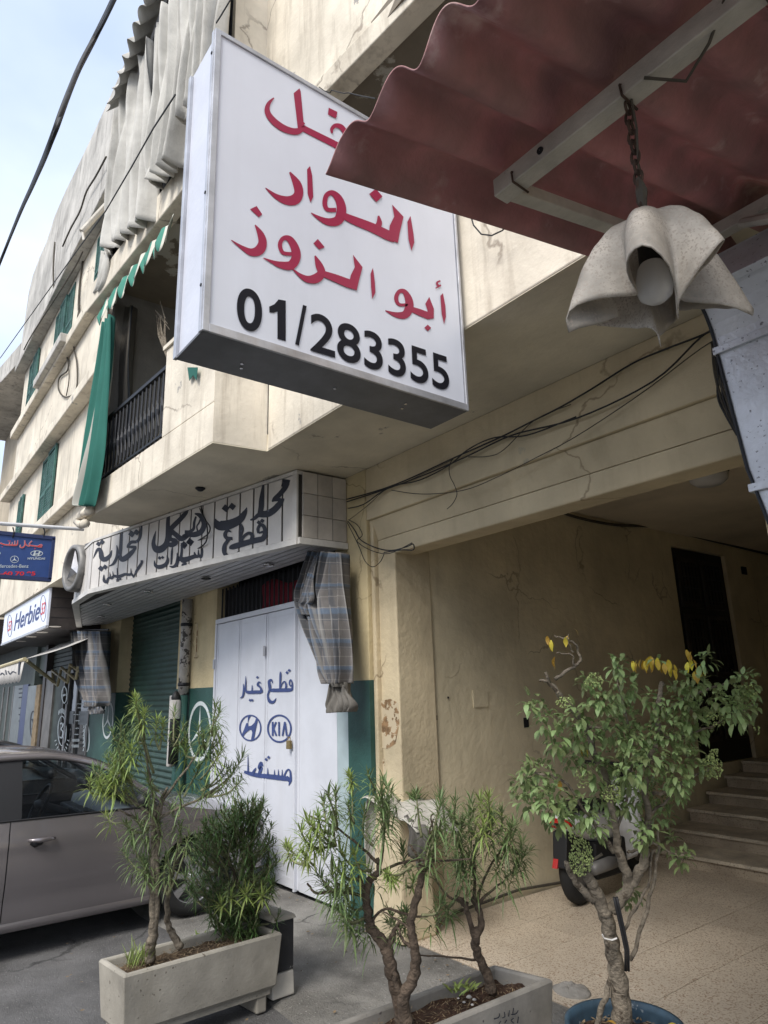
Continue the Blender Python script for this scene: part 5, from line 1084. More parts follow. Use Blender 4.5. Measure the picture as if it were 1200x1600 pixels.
# ================================================================== CARS (built in metres)
def sedan(name, label, loc, paint, detail=True, group='parked cars'):
    t = thing(name, label, 'car', loc, group, k=1); o3 = Vector(loc)
    # local frame: forward = +Y world, right side (towards the camera) = +X world
    W2 = .86; Rw = .305; AF, AR = -.80, -3.37; WZ = .305      # nose at 0, tail at -4.37 (metres)
    def PW(f, s_, z): return (o3.x+s_, o3.y+f, z)
    def belt(f):      # waistline height along the side
        return .93-.02*max(0, (f+1.2))*1.0 if f > -1.3 else .935+.045*(-1.3-f)/3
    def topz(f):      # bonnet / boot height where there is no glasshouse
        pts = [(-4.37, .80), (-4.30, 1.00), (-3.9, 1.05), (-1.35, .985), (-.9, .93), (-.45, .84), (-.2, .74), (-.05, .62), (0, .5)]
        for (a, b), (c, d) in zip(pts, pts[1:]):
            if a <= f <= c: return b+(d-b)*(f-a)/(c-a)
        return .5
    def hw(f, z):     # half width: plan taper and tumblehome
        e = 1.0
        if f > -.9: e -= .30*((f+.9)/.9)**2.6
        if f < -3.6: e -= .16*((-3.6-f)/.77)**2
        zz = (z-.55)/.4; c_ = 1-.035*zz*zz if z > .55 else 1-.05*((.55-z)/.35)**2
        cre = .012*math.exp(-((z-.80)/.03)**2)-.014*math.exp(-((z-.38)/.07)**2)
        return W2*e*c_+cre
    def low(f):
        z = .19+.05*max(0, (f+.5))*2 if f > -.5 else .19
        for ax in (AF, AR):
            d = abs(f-ax)
            if d < Rw+.055: z = max(z, WZ+math.sqrt((Rw+.055)**2-d*d))
        return z
    def side(f0, f1, nm, sgn, n):
        rows = []
        fs = [f0+(f1-f0)*i/n for i in range(n+1)]
        for f in fs:
            zt = min(belt(f), topz(f)-.035 if f > -1.25 or f < -4.0 else 9); zl = low(f); rows.append([PW(f, sgn*hw(f, zl+(zt-zl)*q/14), zl+(zt-zl)*q/14) for q in range(15)])
        return MB(1).grid(rows).build(nm, paint, t, smooth=True)
    for sg_ in (1, -1):
        side(-1.232, -.02, 'wing', sg_, 46); dfr = side(-2.30, -1.24, 'front_door', sg_, 16); drr = side(-3.16, -2.308, 'rear_door', sg_, 14); side(-4.36, -3.168, 'rear_wing', sg_, 46)
        # sill
        MB(1).grid([[PW(f, sg_*(hw(f, .2)+dx_), z) for dx_, z in ((.0, .245), (.012, .225), (.012, .17), (-.06, .155))] for f in [AR+Rw+.08+(AF-AR-2*Rw-.16)*i/10 for i in range(11)]]).build('sill', paint, t, smooth=True)
        for f_, dd in ((-2.17, dfr), (-3.05, drr)):
            z = .80 if f_ > -2.5 else .815
            x_ = hw(f_, z); pts = [PW(f_-.0+.19*(q/6), sg_*(x_+.012+.030*math.sin(math.pi*q/6)), z-.006*q/6) for q in range(7)]
            MB(1).tube(pts, [.012, .016, .018, .018, .017, .015, .010], 8).build('handle', paint if True else 'chrome', dd, smooth=True)
            MB(1).tube([PW(f_+.10, sg_*(x_-.004), z-.02), PW(f_+.05, sg_*(x_+.001), z-.03), PW(f_+.02, sg_*(x_-.004), z-.015)], [.02, .03, .02], 8).build('handle_recess', 'trim', dd, smooth=True)
        # shut-line darkness behind the gaps
        MB(1).grid([[PW(f, sg_*(hw(f, z)-.02), z) for z in [.2+q*.06 for q in range(12)]] for f in (-3.3, -2.9, -2.5, -2.27, -2.1, -1.7, -1.27, -1.2)]).build('door_inner', 'trim', t)
        for ax in (AF, AR):   # wheel well
            MB(1).grid([[PW(ax+(Rw+.055)*math.cos(a_), sg_*s2, WZ+(Rw+.055)*math.sin(a_)) for a_ in [math.pi*q/12 for q in range(-1, 14)]] for s2 in (W2-.015, .5)]).build('wheel_well', 'trim', t)
    # bonnet, boot, bumper faces
    def deck(f0, f1, nm, n=18):
        rows = []
        for i in range(n+1):
            f = f0+(f1-f0)*i/n; zt = topz(f); wd = hw(f, zt-.035)
            rows.append([PW(f, wd*(q/8-1), zt-.035+.035*(1-abs(q/8-1)**3.2)+.035*(1-abs(q/8-1)**2)) for q in range(17)])
        return MB(1).grid(rows).build(nm, paint, t, smooth=True)
    deck(-1.38, -.03, 'bonnet', 30); deck(-4.34, -3.8, 'boot_lid', 10)
    rows = [[PW(-.02+.0*z, hw(-.02, z)*(q/8-1), z) if False else (o3.x+hw(-.02, z)*(q/8-1), o3.y-.02+.10*(1-(q/8-1)**2)*(1 if z < .5 else .6), z) for q in range(17)] for z in (.2, .3, .4, .5, .55, .6, .63)]
    MB(1).grid(rows).build('front_bumper', paint, t, smooth=True)
    rows = [[(o3.x+hw(-4.36, z)*(q/8-1), o3.y-4.36-.05*(1-(q/8-1)**2), z) for q in range(17)] for z in (.22, .4, .6, .8, .82)]
    MB(1).grid(rows).build('rear_bumper', paint, t, smooth=True)
    for sg_ in (1, -1):   # headlights wrap the corner
        rows = []
        for i in range(8):
            f = -.52+.47*i/7; zt = topz(f)-.045; h = .02+.10*math.sin(math.pi*min(1, (i+.6)/6.2)); rows.append([PW(f, sg_*(hw(f, zt-h*q/4)+.006), zt-h*q/4) for q in range(5)])
        MB(1).grid(rows).build('headlight', 'lens', t, smooth=True)
        rows = [[PW(-4.30+.22*i/4, sg_*(hw(-4.2, .8)*(.985+.02*i/4)), .72+.2*q/3) for q in range(4)] for i in range(5)]
        MB(1).grid(rows).build('tail_light', 'red_lens', t, smooth=True)
    # glasshouse: roof, pillars, glass
    RW = .585
    roofp = [(-3.75, 1.08), (-3.45, 1.22), (-3.1, 1.36), (-2.7, 1.435), (-2.3, 1.455), (-1.95, 1.43), (-1.75, 1.39)]
    def rz(f):
        for (a, b), (c, d) in zip(roofp, roofp[1:]):
            if a <= f <= c: return b+(d-b)*(f-a)/(c-a)
        return roofp[0][1] if f < roofp[0][0] else roofp[-1][1]
    rows = []
    fs = [-3.12+(1.32)*i/16 for i in range(17)]
    for f in fs: rows.append([PW(f, RW*(q/8-1), rz(f)-.055*abs(q/8-1)**3) for q in range(17)])
    MB(1).grid(rows).build('roof', paint, t, smooth=True)
    def rail(f): return PW(f, RW, rz(f)-.055)
    for sg_ in (1, -1):
        sx = lambda p_: (o3.x+sg_*(p_[0]-o3.x), p_[1], p_[2])
        # side rail from bonnet edge up the A pillar, over the roof and down to the boot
        path = [(-1.02, .80, .925), (-1.28, .765, 1.09), (-1.55, .70, 1.27), (-1.80, .62, 1.365), (-2.1, .60, 1.41), (-2.6, .60, 1.405), (-3.1, .61, 1.325), (-3.5, .66, 1.16), (-3.85, .74, 1.0)]
        q = cr_spline(path, 5); mb = MB(1)
        rows = [[(o3.x+sg_*(b+dx_), o3.y+a, c+dz) for dx_, dz in ((-.035, .03), (.012, .012), (.03, -.02), (.012, -.04), (-.03, -.03))] for a, b, c in q]
        mb.grid(rows, close=True).build('roof_rail', paint, t, smooth=True)
        q2 = [(a, b-.004, c-.022) for a, b, c in q]
        # dark window surround + glass
        def top_at(f):
            for (a, b, c), (d, e, g) in zip(q2, q2[1:]):
                if d <= f <= a: u = (f-a)/(d-a); return b+(e-b)*u, c+(g-c)*u
            return q2[-1][1], q2[-1][2]
        def pane(f0, f1, nm, m, off, zlo=.0, inset=.0):
            rows = []
            for i in range(13):
                f = f0+(f1-f0)*i/12; tb, tz = top_at(f); zb_ = belt(f)-.01+zlo; bb = hw(f, belt(f))-.015
                tz -= inset; rows.append([(o3.x+sg_*(bb+(tb-bb)*q_/6+off+.018*math.sin(math.pi*q_/6)), o3.y+f, zb_+(max(tz, zb_+.004)-zb_)*q_/6) for q_ in range(7)])
            return MB(1).grid(rows).build(nm, m, t, smooth=True)
        pane(-1.13, -2.235, 'side_window', 'cglass', .0, .012, .03); pane(-2.38, -3.10, 'side_window', 'cglass', .0, .012, .03)
        pane(-2.225, -2.39, 'door_pillar', 'trim', .004)
        pane(-3.10, -3.20, 'door_pillar', 'trim', .003); pane(-3.20, -3.78, 'rear_quarter', paint, .004)
        # mirror
        mp_ = Vector((o3.x+sg_*(W2+.05), o3.y-1.32, 1.0))
        MB(1).tube([mp_+Vector((-sg_*.09, 0, -.04)), mp_+Vector((-sg_*.03, 0, -.02)), mp_+Vector((sg_*.02, 0, .01)), mp_+Vector((sg_*.10, -.02, .012)), mp_+Vector((sg_*.13, -.03, .01))], [.018, .035, .055, .052, .03], 12).build('door_mirror', 'trim', t, smooth=True)
        MB(1).tube([(o3.x+sg_*(hw(a, .93)-.003), o3.y+a, belt(a)) for a in [-1.15-i*.2 for i in range(11)]], .009, 5).build('waist_trim', 'trim', t)
    MB(1).grid([[PW(-1.10-.70*v, (.80-.20*v)*(q/6-1), .955+.405*v+.0*q+.04*(1-(q/6-1)**2)*(1-v*.3)) for q in range(13)] for v in [i/8 for i in range(9)]]).build('windscreen', 'cglass', t, smooth=True)
    MB(1).grid([[PW(-3.84+.75*v, (.70-.12*v)*(q/6-1), 1.03+.29*v) for q in range(13)] for v in [i/8 for i in range(9)]]).build('rear_window', 'cglass', t, smooth=True)
    # cabin
    MB(1).box(o3.x-.78, o3.x+.78, o3.y-3.6, o3.y-1.2, .22, .62).build('cabin_floor', 'trim', t)
    rows = [[PW(-1.22-.34*v, .74*(q/6-1), .90+.03*math.sin(v*3)+(.05*math.exp(-((q-2.6)/1.6)**2)) - (.28*max(0, v-.75)/.25)) for q in range(13)] for v in [i/8 for i in range(9)]]
    ds = MB(1).grid(rows).build('dashboard', 'cabin_lt', t, smooth=True)
    MB(1).box(o3.x-.74, o3.x+.74, o3.y-1.60, o3.y-1.4, .55, .86).build('dash_front', 'cabin', t, bevel=.02)
    MB(1).hexa([PW(-1.60, .1, .70), PW(-1.60, .42, .70), PW(-1.55, .42, .86), PW(-1.55, .1, .86)], [PW(-1.63, .1, .70), PW(-1.63, .42, .70), PW(-1.60, .42, .86), PW(-1.60, .1, .86)]).build('air_vent', 'trim', t)
    wc = Vector(PW(-1.86, -.36, .90)); ax1 = Vector((1, 0, 0)); ax2 = Vector((0, .42, .9)).normalized(); 
    MB(1).tube([wc+ax1*.185*math.cos(a_)+ax2*.185*math.sin(a_) for a_ in [2*math.pi*q/28 for q in range(29)]], .016, 8, cap=False).build('steering_wheel', 'trim', t, smooth=True)
    MB(1).tube([wc-ax1*.18, wc, wc+ax1*.18], [.02, .05, .02], 6).tube([wc, wc+Vector((0, .3, -.12))], .04, 8).build('steering_hub', 'cabin', t, smooth=True)
    for f_, s_ in ((-2.15, .36), (-2.15, -.36), (-3.0, .36), (-3.0, -.36)):
        MB(1).hexa([PW(f_, s_-.23, .55), PW(f_+.02, s_+.23, .55), PW(f_-.14, s_+.23, .55), PW(f_-.16, s_-.23, .55)], [PW(f_-.16, s_-.2, 1.12), PW(f_-.16, s_+.2, 1.12), PW(f_-.27, s_+.2, 1.12), PW(f_-.27, s_-.2, 1.12)]).build('seat_back', 'seatf', t, bevel=.04)
        MB(1).hexa([PW(f_-.17, s_-.12, 1.14), PW(f_-.17, s_+.12, 1.14), PW(f_-.26, s_+.12, 1.14), PW(f_-.26, s_-.12, 1.14)], [PW(f_-.20, s_-.11, 1.30), PW(f_-.20, s_+.11, 1.30), PW(f_-.27, s_+.11, 1.30), PW(f_-.27, s_-.11, 1.30)]).build('headrest', 'seatf', t, bevel=.03)
        MB(1).box(o3.x+s_-.24, o3.x+s_+.24, o3.y+f_-.1, o3.y+f_+.4, .45, .60).build('seat_base', 'seatf', t, bevel=.03)
    # wheels
    for ax in (AF, AR):
        for sg_ in (1, -1):
            c_ = (o3.x+sg_*(W2-.02), o3.y+ax, WZ); g_ = sg_
            ty = MB(1).lathe([(r_, g_*h) for r_, h in ((.20, -.005), (.215, .012), (.26, .016), (.29, .0), (.305, -.03), (.305, -.16), (.285, -.19), (.2, -.19))], c_, 40, 'x').build('wheel', 'rubber', t, smooth=True)
            MB(1).lathe([(r_, g_*h) for r_, h in ((.19, -.10), (.195, -.008), (.213, .004), (.218, -.004), (.205, -.02), (.2, -.12))], c_, 40, 'x').build('rim', 'alloy', ty, smooth=True)
            MB(1).lathe([(r_, g_*h) for r_, h in ((.001, -.12), (.2, -.12))], c_, 24, 'x').build('brake_disc', 'steelg', ty)
            sp = MB(1)
            for k in range(7):
                a_ = 2*math.pi*k/7+.2; u1 = Vector((0, math.cos(a_), math.sin(a_))); u2 = Vector((0, -math.sin(a_), math.cos(a_))); cc = Vector(c_)
                f = lambda r_, w_, h: [cc+u1*r_+u2*w_+Vector((g_*h, 0, 0)), cc+u1*r_-u2*w_+Vector((g_*h, 0, 0))]
                a1, a2 = f(.03, .026, .0); b1_x, b2_x = f(.12, .017, .006); c1, c2 = f(.20, .036, -.004); d1, d2 = f(.03, .026, -.04); e1, e2 = f(.12, .017, -.03); f1, f2 = f(.20, .036, -.04)
                sp.face([a1, a2, b2_x, b1_x]).face([b1_x, b2_x, c2, c1]).face([a1, b1_x, e1, d1]).face([b1_x, c1, f1, e1]).face([a2, d2, e2, b2_x]).face([b2_x, e2, f2, c2])
            sp.build('spokes', 'alloy', ty)
            MB(1).lathe([(r_, g_*h) for r_, h in ((.001, .012), (.028, .010), (.05, .002), (.062, -.02))], c_, 20, 'x').build('hub_cap', 'alloy', ty, smooth=True)
            for k in range(4):
                a_ = 2*math.pi*k/4+.6; MB(1).lathe([(r_, g_*h) for r_, h in ((.001, .008), (.009, .006), (.010, -.01))], (c_[0], c_[1]+.055*math.cos(a_), c_[2]+.055*math.sin(a_)), 8, 'x').build('wheel_nut', 'trim', ty)
    MB(1).box(o3.x-.7, o3.x+.7, o3.y-4.2, o3.y-.2, .17, .2).build('underbody', 'trim', t)
    MB(1).box(o3.x-.62, o3.x+.62, o3.y-1.1, o3.y-.15, .2, .60).build('engine_bay', 'trim', t)
    return t
sedan('parked_car', 'taupe grey sedan parked nose-in, its side window and alloy wheel behind the pale trough', (-5.45*S-.86, 2.97*S, -.035), 'paint_car')
sedan('parked_car', 'dark sedan mostly hidden behind the taupe one, its roof line at the left edge', (-8.15*S-.86, 2.92*S, -.035), 'paint_car2')

# ================================================================== SCOOTER (rear towards us, in the passage)
sc = at(897, 1418, 'z', .004)
sx_, sy_ = sc.x, sc.y
mt = thing('scooter', 'white scooter with red tail light and black rear wheel parked inside the passage', 'scooter', (sx_, sy_, 0))
D2 = Vector((-.20, 1, 0)).normalized(); N2 = Vector((1, .20, 0)).normalized(); rw = .25
def SC(f, s_, z): return Vector((sx_, sy_, 0))+D2*f+N2*s_+Vector((0, 0, z))
def torus(c, r, a, b, n=28, m=10):
    return [[c+D2*((r+a*math.cos(q))*math.cos(p))+Vector((0, 0, 1))*((r+a*math.cos(q))*math.sin(p))+N2*(b*math.sin(q)) for q in [2*math.pi*j/m for j in range(m)]] for p in [2*math.pi*i/n for i in range(n+1)]]
for f_ in (.12, 1.22):
    wl = MB().grid(torus(SC(f_, 0, rw), rw-.055, .055, .055), close=True).build('wheel', 'rubber', mt, smooth=True)
    MB().grid([[SC(f_, h, rw)+D2*(r_*math.cos(p))+Vector((0, 0, 1))*(r_*math.sin(p)) for p in [2*math.pi*i/24 for i in range(25)]] for r_, h in ((.001, .03), (.05, .035), (.12, .01), (.15, .03), (.15, -.03), (.12, -.01), (.001, -.03))]).build('rim', 'steelg', wl, smooth=True)
def shell(sec, nm, m, n=14):
    rows = []
    for f, w_, zc_, h_ in sec: rows.append([SC(f, w_*math.cos(p), zc_+h_*math.sin(p)) for p in [2*math.pi*i/n for i in range(n)]])
    return MB().grid(rows, close=True).build(nm, m, mt, smooth=True)
shell(cr_spline([(-.14, .02, .60, .02), (-.10, .09, .60, .06), (.05, .13, .585, .10), (.3, .15, .54, .14), (.6, .13, .46, .15), (.7, .03, .42, .04)], 4), 'rear_body', 'white_plastic')
shell(cr_spline([(-.12, .03, .69, .01), (-.02, .12, .69, .035), (.25, .14, .68, .045), (.6, .12, .64, .05), (.7, .04, .60, .02)], 4), 'seat', 'trim')
shell([(-.165, .03, .60, .01), (-.15, .085, .60, .032), (-.10, .10, .60, .045), (-.07, .1, .6, .045)], 'tail_light', 'red_lens')
MB().hexa([SC(-.17, -.055, .30), SC(-.17, .055, .30), SC(-.15, .055, .30), SC(-.15, -.055, .30)], [SC(-.12, -.06, .54), SC(-.12, .06, .54), SC(.06, .06, .56), SC(.06, -.06, .56)]).build('mudguard', 'trim', mt, bevel=.01)
MB().hexa([SC(-.19, -.05, .30), SC(-.19, -.01, .30), SC(-.17, -.01, .30), SC(-.17, -.05, .30)], [SC(-.16, -.05, .36), SC(-.16, -.01, .36), SC(-.14, -.01, .36), SC(-.14, -.05, .36)]).build('reflector', 'red_lens', mt)
MB().tube([SC(.10, .13, .26), SC(.35, .15, .26), SC(.6, .14, .24)], [.045, .05, .04], 10).build('exhaust', 'steelg', mt, smooth=True)
MB().box(sx_-.13, sx_+.08, sy_+.22, sy_+.62, .16, .42).build('engine', 'trim', mt, bevel=.02)
shell([(.7, .12, .22, .05), (.95, .14, .22, .05), (1.05, .15, .4, .16), (1.12, .15, .6, .18), (1.16, .12, .78, .1)], 'leg_shield', 'white_plastic')
MB().tube([SC(1.22, 0, .25), SC(1.14, 0, .6), SC(1.05, 0, .92)], .03, 8).build('steering_column', 'trim', mt); MB().tube([SC(.98, -.28, .93), SC(1.05, 0, .92), SC(.98, .28, .93)], .015, 8).build('handlebar', 'trim', mt)
for s_ in (-.3, .3): MB().lathe([(.001, -.01), (.05, -.008), (.05, .01)], tuple(SC(1.0, s_, 1.05)), 12, 'y').build('mirror', 'trim', mt)

# ================================================================== PLANTERS AND POT
def trough(nm, label, c0, c1, c2, h, wall_t, m, soilm, soil_z, zb=0, taper=.02):
    """c0-c1 long near edge, c1-c2 short edge (plan points), open trough with rim and legs"""
    c0, c1, c2 = Vector(c0), Vector(c1), Vector(c2); c3 = c0+(c2-c1)
    t = thing(nm, label, 'planter', ((c0.x+c2.x)/2, (c0.y+c2.y)/2, 0), 'concrete planters')
    ctr = (c0+c2)/2
    def ring(o, z):
        L_ = (c1-c0).normalized(); W_ = (c2-c1).normalized()
        return [(c0+L_*o+W_*o).to_tuple()+(z,), (c1-L_*o+W_*o).to_tuple()+(z,), (c2-L_*o-W_*o).to_tuple()+(z,), (c3+L_*o-W_*o).to_tuple()+(z,)]
    rows = [ring(taper+.01, zb+.03), ring(taper, zb+.045), ring(0, h-.012), ring(.008, h), ring(wall_t-.006, h), ring(wall_t, h-.01), ring(wall_t+.01, .05)]
    MB().grid(rows, close=True).face(rows[0][::-1]).build('trough', m, t, bevel=.006)
    L_ = (c1-c0); W_ = (c2-c1); lo = wall_t/L_.length; wo = wall_t/W_.length
    g = []
    for j in range(25):
        v = lo+(1-2*lo)*j/24
        g.append([(*(c0+L_*v+W_*(wo+(1-2*wo)*i/12)), soil_z+.02*noise.noise(Vector((j*.4, i*.5, h*9)))+.012*noise.noise(Vector((j*1.3, i*1.5, 4)))) for i in range(13)])
    MB().grid(g).build('soil', soilm, t, smooth=True)
    for v in (.12, .86):
        p_ = c0+L_*v+W_*.15; q_ = c0+L_*(v+.06)+W_*.85; W_n = W_*.7
        MB().hexa([(*p_, -.03), (*(p_+L_*.07), -.03), (*(p_+L_*.07+W_n), -.03), (*(p_+W_n), -.03)], [(*p_, zb+.035), (*(p_+L_*.07), zb+.035), (*(p_+L_*.07+W_n), zb+.035), (*(p_+W_n), zb+.035)]).build('foot', m, t, bevel=.01)
    def sp_(u, v): q_ = c0+L_*u+W_*v; return (q_.x, q_.y, soil_z)
    return t, sp_
def litter(parent, sp_, n, m='litter', sz=.03, nm='leaf_litter'):
    mb = MB()
    for _ in range(n):
        c_ = Vector(sp_(random.uniform(.06, .94), random.uniform(.15, .85)))+Vector((0, 0, random.uniform(.004, .03))); a_ = random.uniform(0, 6.28); d_ = Vector((math.cos(a_), math.sin(a_), random.uniform(-.3, .5)))*random.uniform(.4, 1.2)*sz; e_ = Vector((-d_.y, d_.x, 0))*.13
        mb.face([c_-d_, c_+e_, c_+d_, c_-e_])
    mb.build(nm, m, parent, kind='stuff', fix=False)
h1_ = .345
q0, q1, q3 = at(194, 1524, 'z', h1_), at(441, 1456, 'z', h1_), at(154, 1498, 'z', h1_)
P1, sp1 = trough('concrete_planter', 'long pale concrete trough with two narrow-leaved shrubs beside the taupe car', (q0.x, q0.y), (q1.x, q1.y), (q1.x+(q3.x-q0.x), q1.y+(q3.y-q0.y)), h1_, .03, 'concrete', 'soil', h1_-.05, .05)
litter(P1, sp1, 750, 'litter', .017)
# second block behind it with worn black paint
w0 = at(463, 1427, 'z', .40); bl = thing('painted_block', 'rounded concrete block with worn black paint at the far end of the pale trough', 'block', (w0.x, w0.y, 0))
dxx = (q3-q0).normalized(); dyy = (q1-q0).normalized(); dxx.z = dyy.z = 0
def BQ(a_, b_, z): p_ = w0+dxx*a_-dyy*b_; return (p_.x, p_.y, z)
MB().hexa([BQ(.01, 0, .0), BQ(.01, .14, .0), BQ(.50, .14, .0), BQ(.50, 0, .0)], [BQ(.02, 0, .118), BQ(.02, .14, .118), BQ(.50, .14, .118), BQ(.50, 0, .118)]).build('base', 'paper', bl, bevel=.01)
MB().hexa([BQ(.02, 0, .12), BQ(.02, .14, .12), BQ(.50, .14, .12), BQ(.50, 0, .12)], [BQ(.02, 0, .375), BQ(.02, .14, .375), BQ(.50, .14, .375), BQ(.5, 0, .375)]).build('body', 'blackpaint', bl, bevel=.01)
MB().hexa([BQ(.0, -.01, .376), BQ(.0, .15, .376), BQ(.52, .15, .376), BQ(.52, -.01, .376)], [BQ(.02, 0, .40), BQ(.02, .14, .40), BQ(.50, .14, .40), BQ(.50, 0, .40)]).build('cap', 'concrete', bl, bevel=.012)
h2_ = .36
q0, q1, q3 = at(691, 1600, 'z', h2_), at(864, 1529, 'z', h2_), at(772, 1506, 'z', h2_)
L2 = (q0-q1); q0x = q1+L2*1.9
P2, sp2 = trough('concrete_planter', 'dark concrete trough at the bottom edge holding three bare-stemmed shrubs, scratched writing on its side', (q0x.x, q0x.y), (q1.x, q1.y), (q3.x, q3.y), h2_, .032, 'concrete2', 'soil2', h2_-.05, .04)
litter(P2, sp2, 700, 'litter', .014)
for px, py, r_ in ((733, 1558, .014), (741, 1562, .010), (738, 1570, .008), (725, 1566, .008), (716, 1560, .006)):
    a = at(px, py, 'z', h2_-.035); MB().lathe([(.001, -r_*.4), (r_, 0), (.6*r_, r_*.4), (.001, r_*.5)], tuple(a), 8).build('pebble', 'stone', P2, smooth=True)
nrm2 = Vector((L2.y, -L2.x, 0)).normalized(); nrm2 = nrm2 if nrm2.x > 0 else -nrm2
def PF(x, y):
    d = ray(x, y); t_ = (Vector((q1.x, q1.y, 0))-CAM).dot(nrm2)/d.dot(nrm2); return CAM+d*t_
p = Pen(PF, (420, 1180, 2.727), nrm2, .004)
p.stroke((1060, 1085, 3), (1050, 1100, 5), (1030, 1104, 5)).stroke((1040, 1075, 4), (1036, 1100, 4)).stroke((1022, 1085, 3), (1018, 1112, 5)).stroke((1000, 1092, 4), (1002, 1112, 4), (990, 1118, 4)).stroke((980, 1098, 4), (975, 1115, 5), (955, 1122, 5)).stroke((1060, 1112, 4), (1055, 1140, 5)).stroke((1040, 1118, 4), (1028, 1128, 4), (1040, 1140, 4)).stroke((1010, 1125, 4), (1000, 1140, 5)).stroke((985, 1130, 4), (975, 1142, 4)).build('slate', P2)
# blue barrel pot
PC = at(978, 1612, 'z', .36); PR = .150; pcx, pcy = PC.x, PC.y
c_a, c_b = at(880, 1590, 'z', .36), at(1075, 1605, 'z', .36); PR = (c_a-c_b).length/2*.98; pcx, pcy = (c_a.x+c_b.x)/2+.012, (c_a.y+c_b.y)/2-.018; PR *= .97
pt = thing('blue_tub', 'cut-down blue plastic barrel tub with soil at the bottom right', 'tub', (pcx, pcy, 0))
MB().lathe([(PR*.9, 0), (PR*.98, .12), (PR*.97, .2), (PR*1.0, .22), (PR*.97, .24), (PR*.98, .34), (PR*1.02, .352), (PR*1.02, .366), (PR*.94, .366), (PR*.93, .34), (PR*.92, .1)], (pcx, pcy, 0), 48).build('tub', 'barrel', pt, smooth=True)
g = [[(pcx+PR*.94*r_*math.cos(a_), pcy+PR*.94*r_*math.sin(a_), .30+.02*noise.noise(Vector((r_*4*math.cos(a_), r_*4*math.sin(a_), 2)))) for a_ in [2*math.pi*q/32 for q in range(33)]] for r_ in [.01, .2, .4, .6, .8, 1]]
MB().grid(g).build('soil', 'soil2', pt, smooth=True)
mb = MB()
for _ in range(260):
    a_ = random.uniform(0, 6.28); r_ = PR*.9*math.sqrt(random.random()); c_ = Vector((pcx+r_*math.cos(a_), pcy+r_*math.sin(a_), .315)); b_ = random.uniform(0, 6.28); d_ = Vector((math.cos(b_), math.sin(b_), .2))*random.uniform(.006, .016); mb.face([c_-d_, c_+Vector((-d_.y, d_.x, 0))*.4, c_+d_, c_-Vector((-d_.y, d_.x, 0))*.4])
mb.build('leaf_litter', 'litter', pt, kind='stuff', fix=False)
# broken concrete lump between trough and tub
a = at(885, 1553, 'z', 0)
mb = MB(); rows = [[(a.x+.01+.11*math.cos(t_)*c__*(1+.25*noise.noise(Vector((t_, c__, 1)))), a.y+.04+.09*math.sin(t_)*c__, .035*math.sqrt(max(0, 1-c__*c__))*(1+.5*noise.noise(Vector((t_*2, c__*3, 5))))) for t_ in [2*math.pi*q/20 for q in range(20)]] for c__ in (.02, .3, .55, .8, .95, 1)]
tag(mb.grid(rows, close=True).build('broken_concrete', 'concrete2'), 'small broken lump of grey concrete between the dark trough and the blue tub', 'rubble')

# ================================================================== PLANTS
def blade(mb, p, d, ln, wd, droop, up_=Vector((0, 0, 1)), seg=3, fold=0):
    """one leaf: a tapering bent blade of real size"""
    d = d.normalized(); s_ = d.cross(up_)
    if s_.length < .05: s_ = d.orthogonal()
    s_.normalize(); L_, R_ = [], []; q = Vector(p)
    prof = {3: (.35, 1, .75, .03), 4: (.2, .8, 1, .62, .03)}[seg]
    for j in range(seg+1):
        w_ = wd*.5*prof[j]; n_ = s_.cross(d)*fold*w_; L_.append(q+s_*w_+n_); R_.append(q-s_*w_+n_)
        q = q+d*(ln/seg); d = (d+Vector((0, 0, -droop/seg))).normalized()
    i = len(mb.v); mb.v += [tuple(v) for v in L_]+[tuple(v) for v in R_]
    for j in range(seg): mb.f.append((i+j, i+j+1, i+seg+2+j, i+seg+1+j))
def rosette(mb, p, d, n, ln, wd, spread=1.0, droop=.9, back=.10):
    """whorl of narrow leaves round a shoot tip, older leaves lower on the stem and hanging"""
    d = d.normalized(); a_ = d.orthogonal().normalized(); b_ = d.cross(a_)
    for k in range(n):
        u = k/n; t_ = k*2.39996; e = (.30+1.35*(1-u))*spread; base = Vector(p)-d*(back*(1-u))
        dr = d*math.cos(e)+(a_*math.cos(t_)+b_*math.sin(t_))*math.sin(e); blade(mb, base, dr, ln*random.uniform(.75, 1.15)*(.65+.5*(1-u)), wd, droop*random.uniform(.6, 1.4)*(1.1-u*.6))
PLG = 'shrubs in the concrete planters'
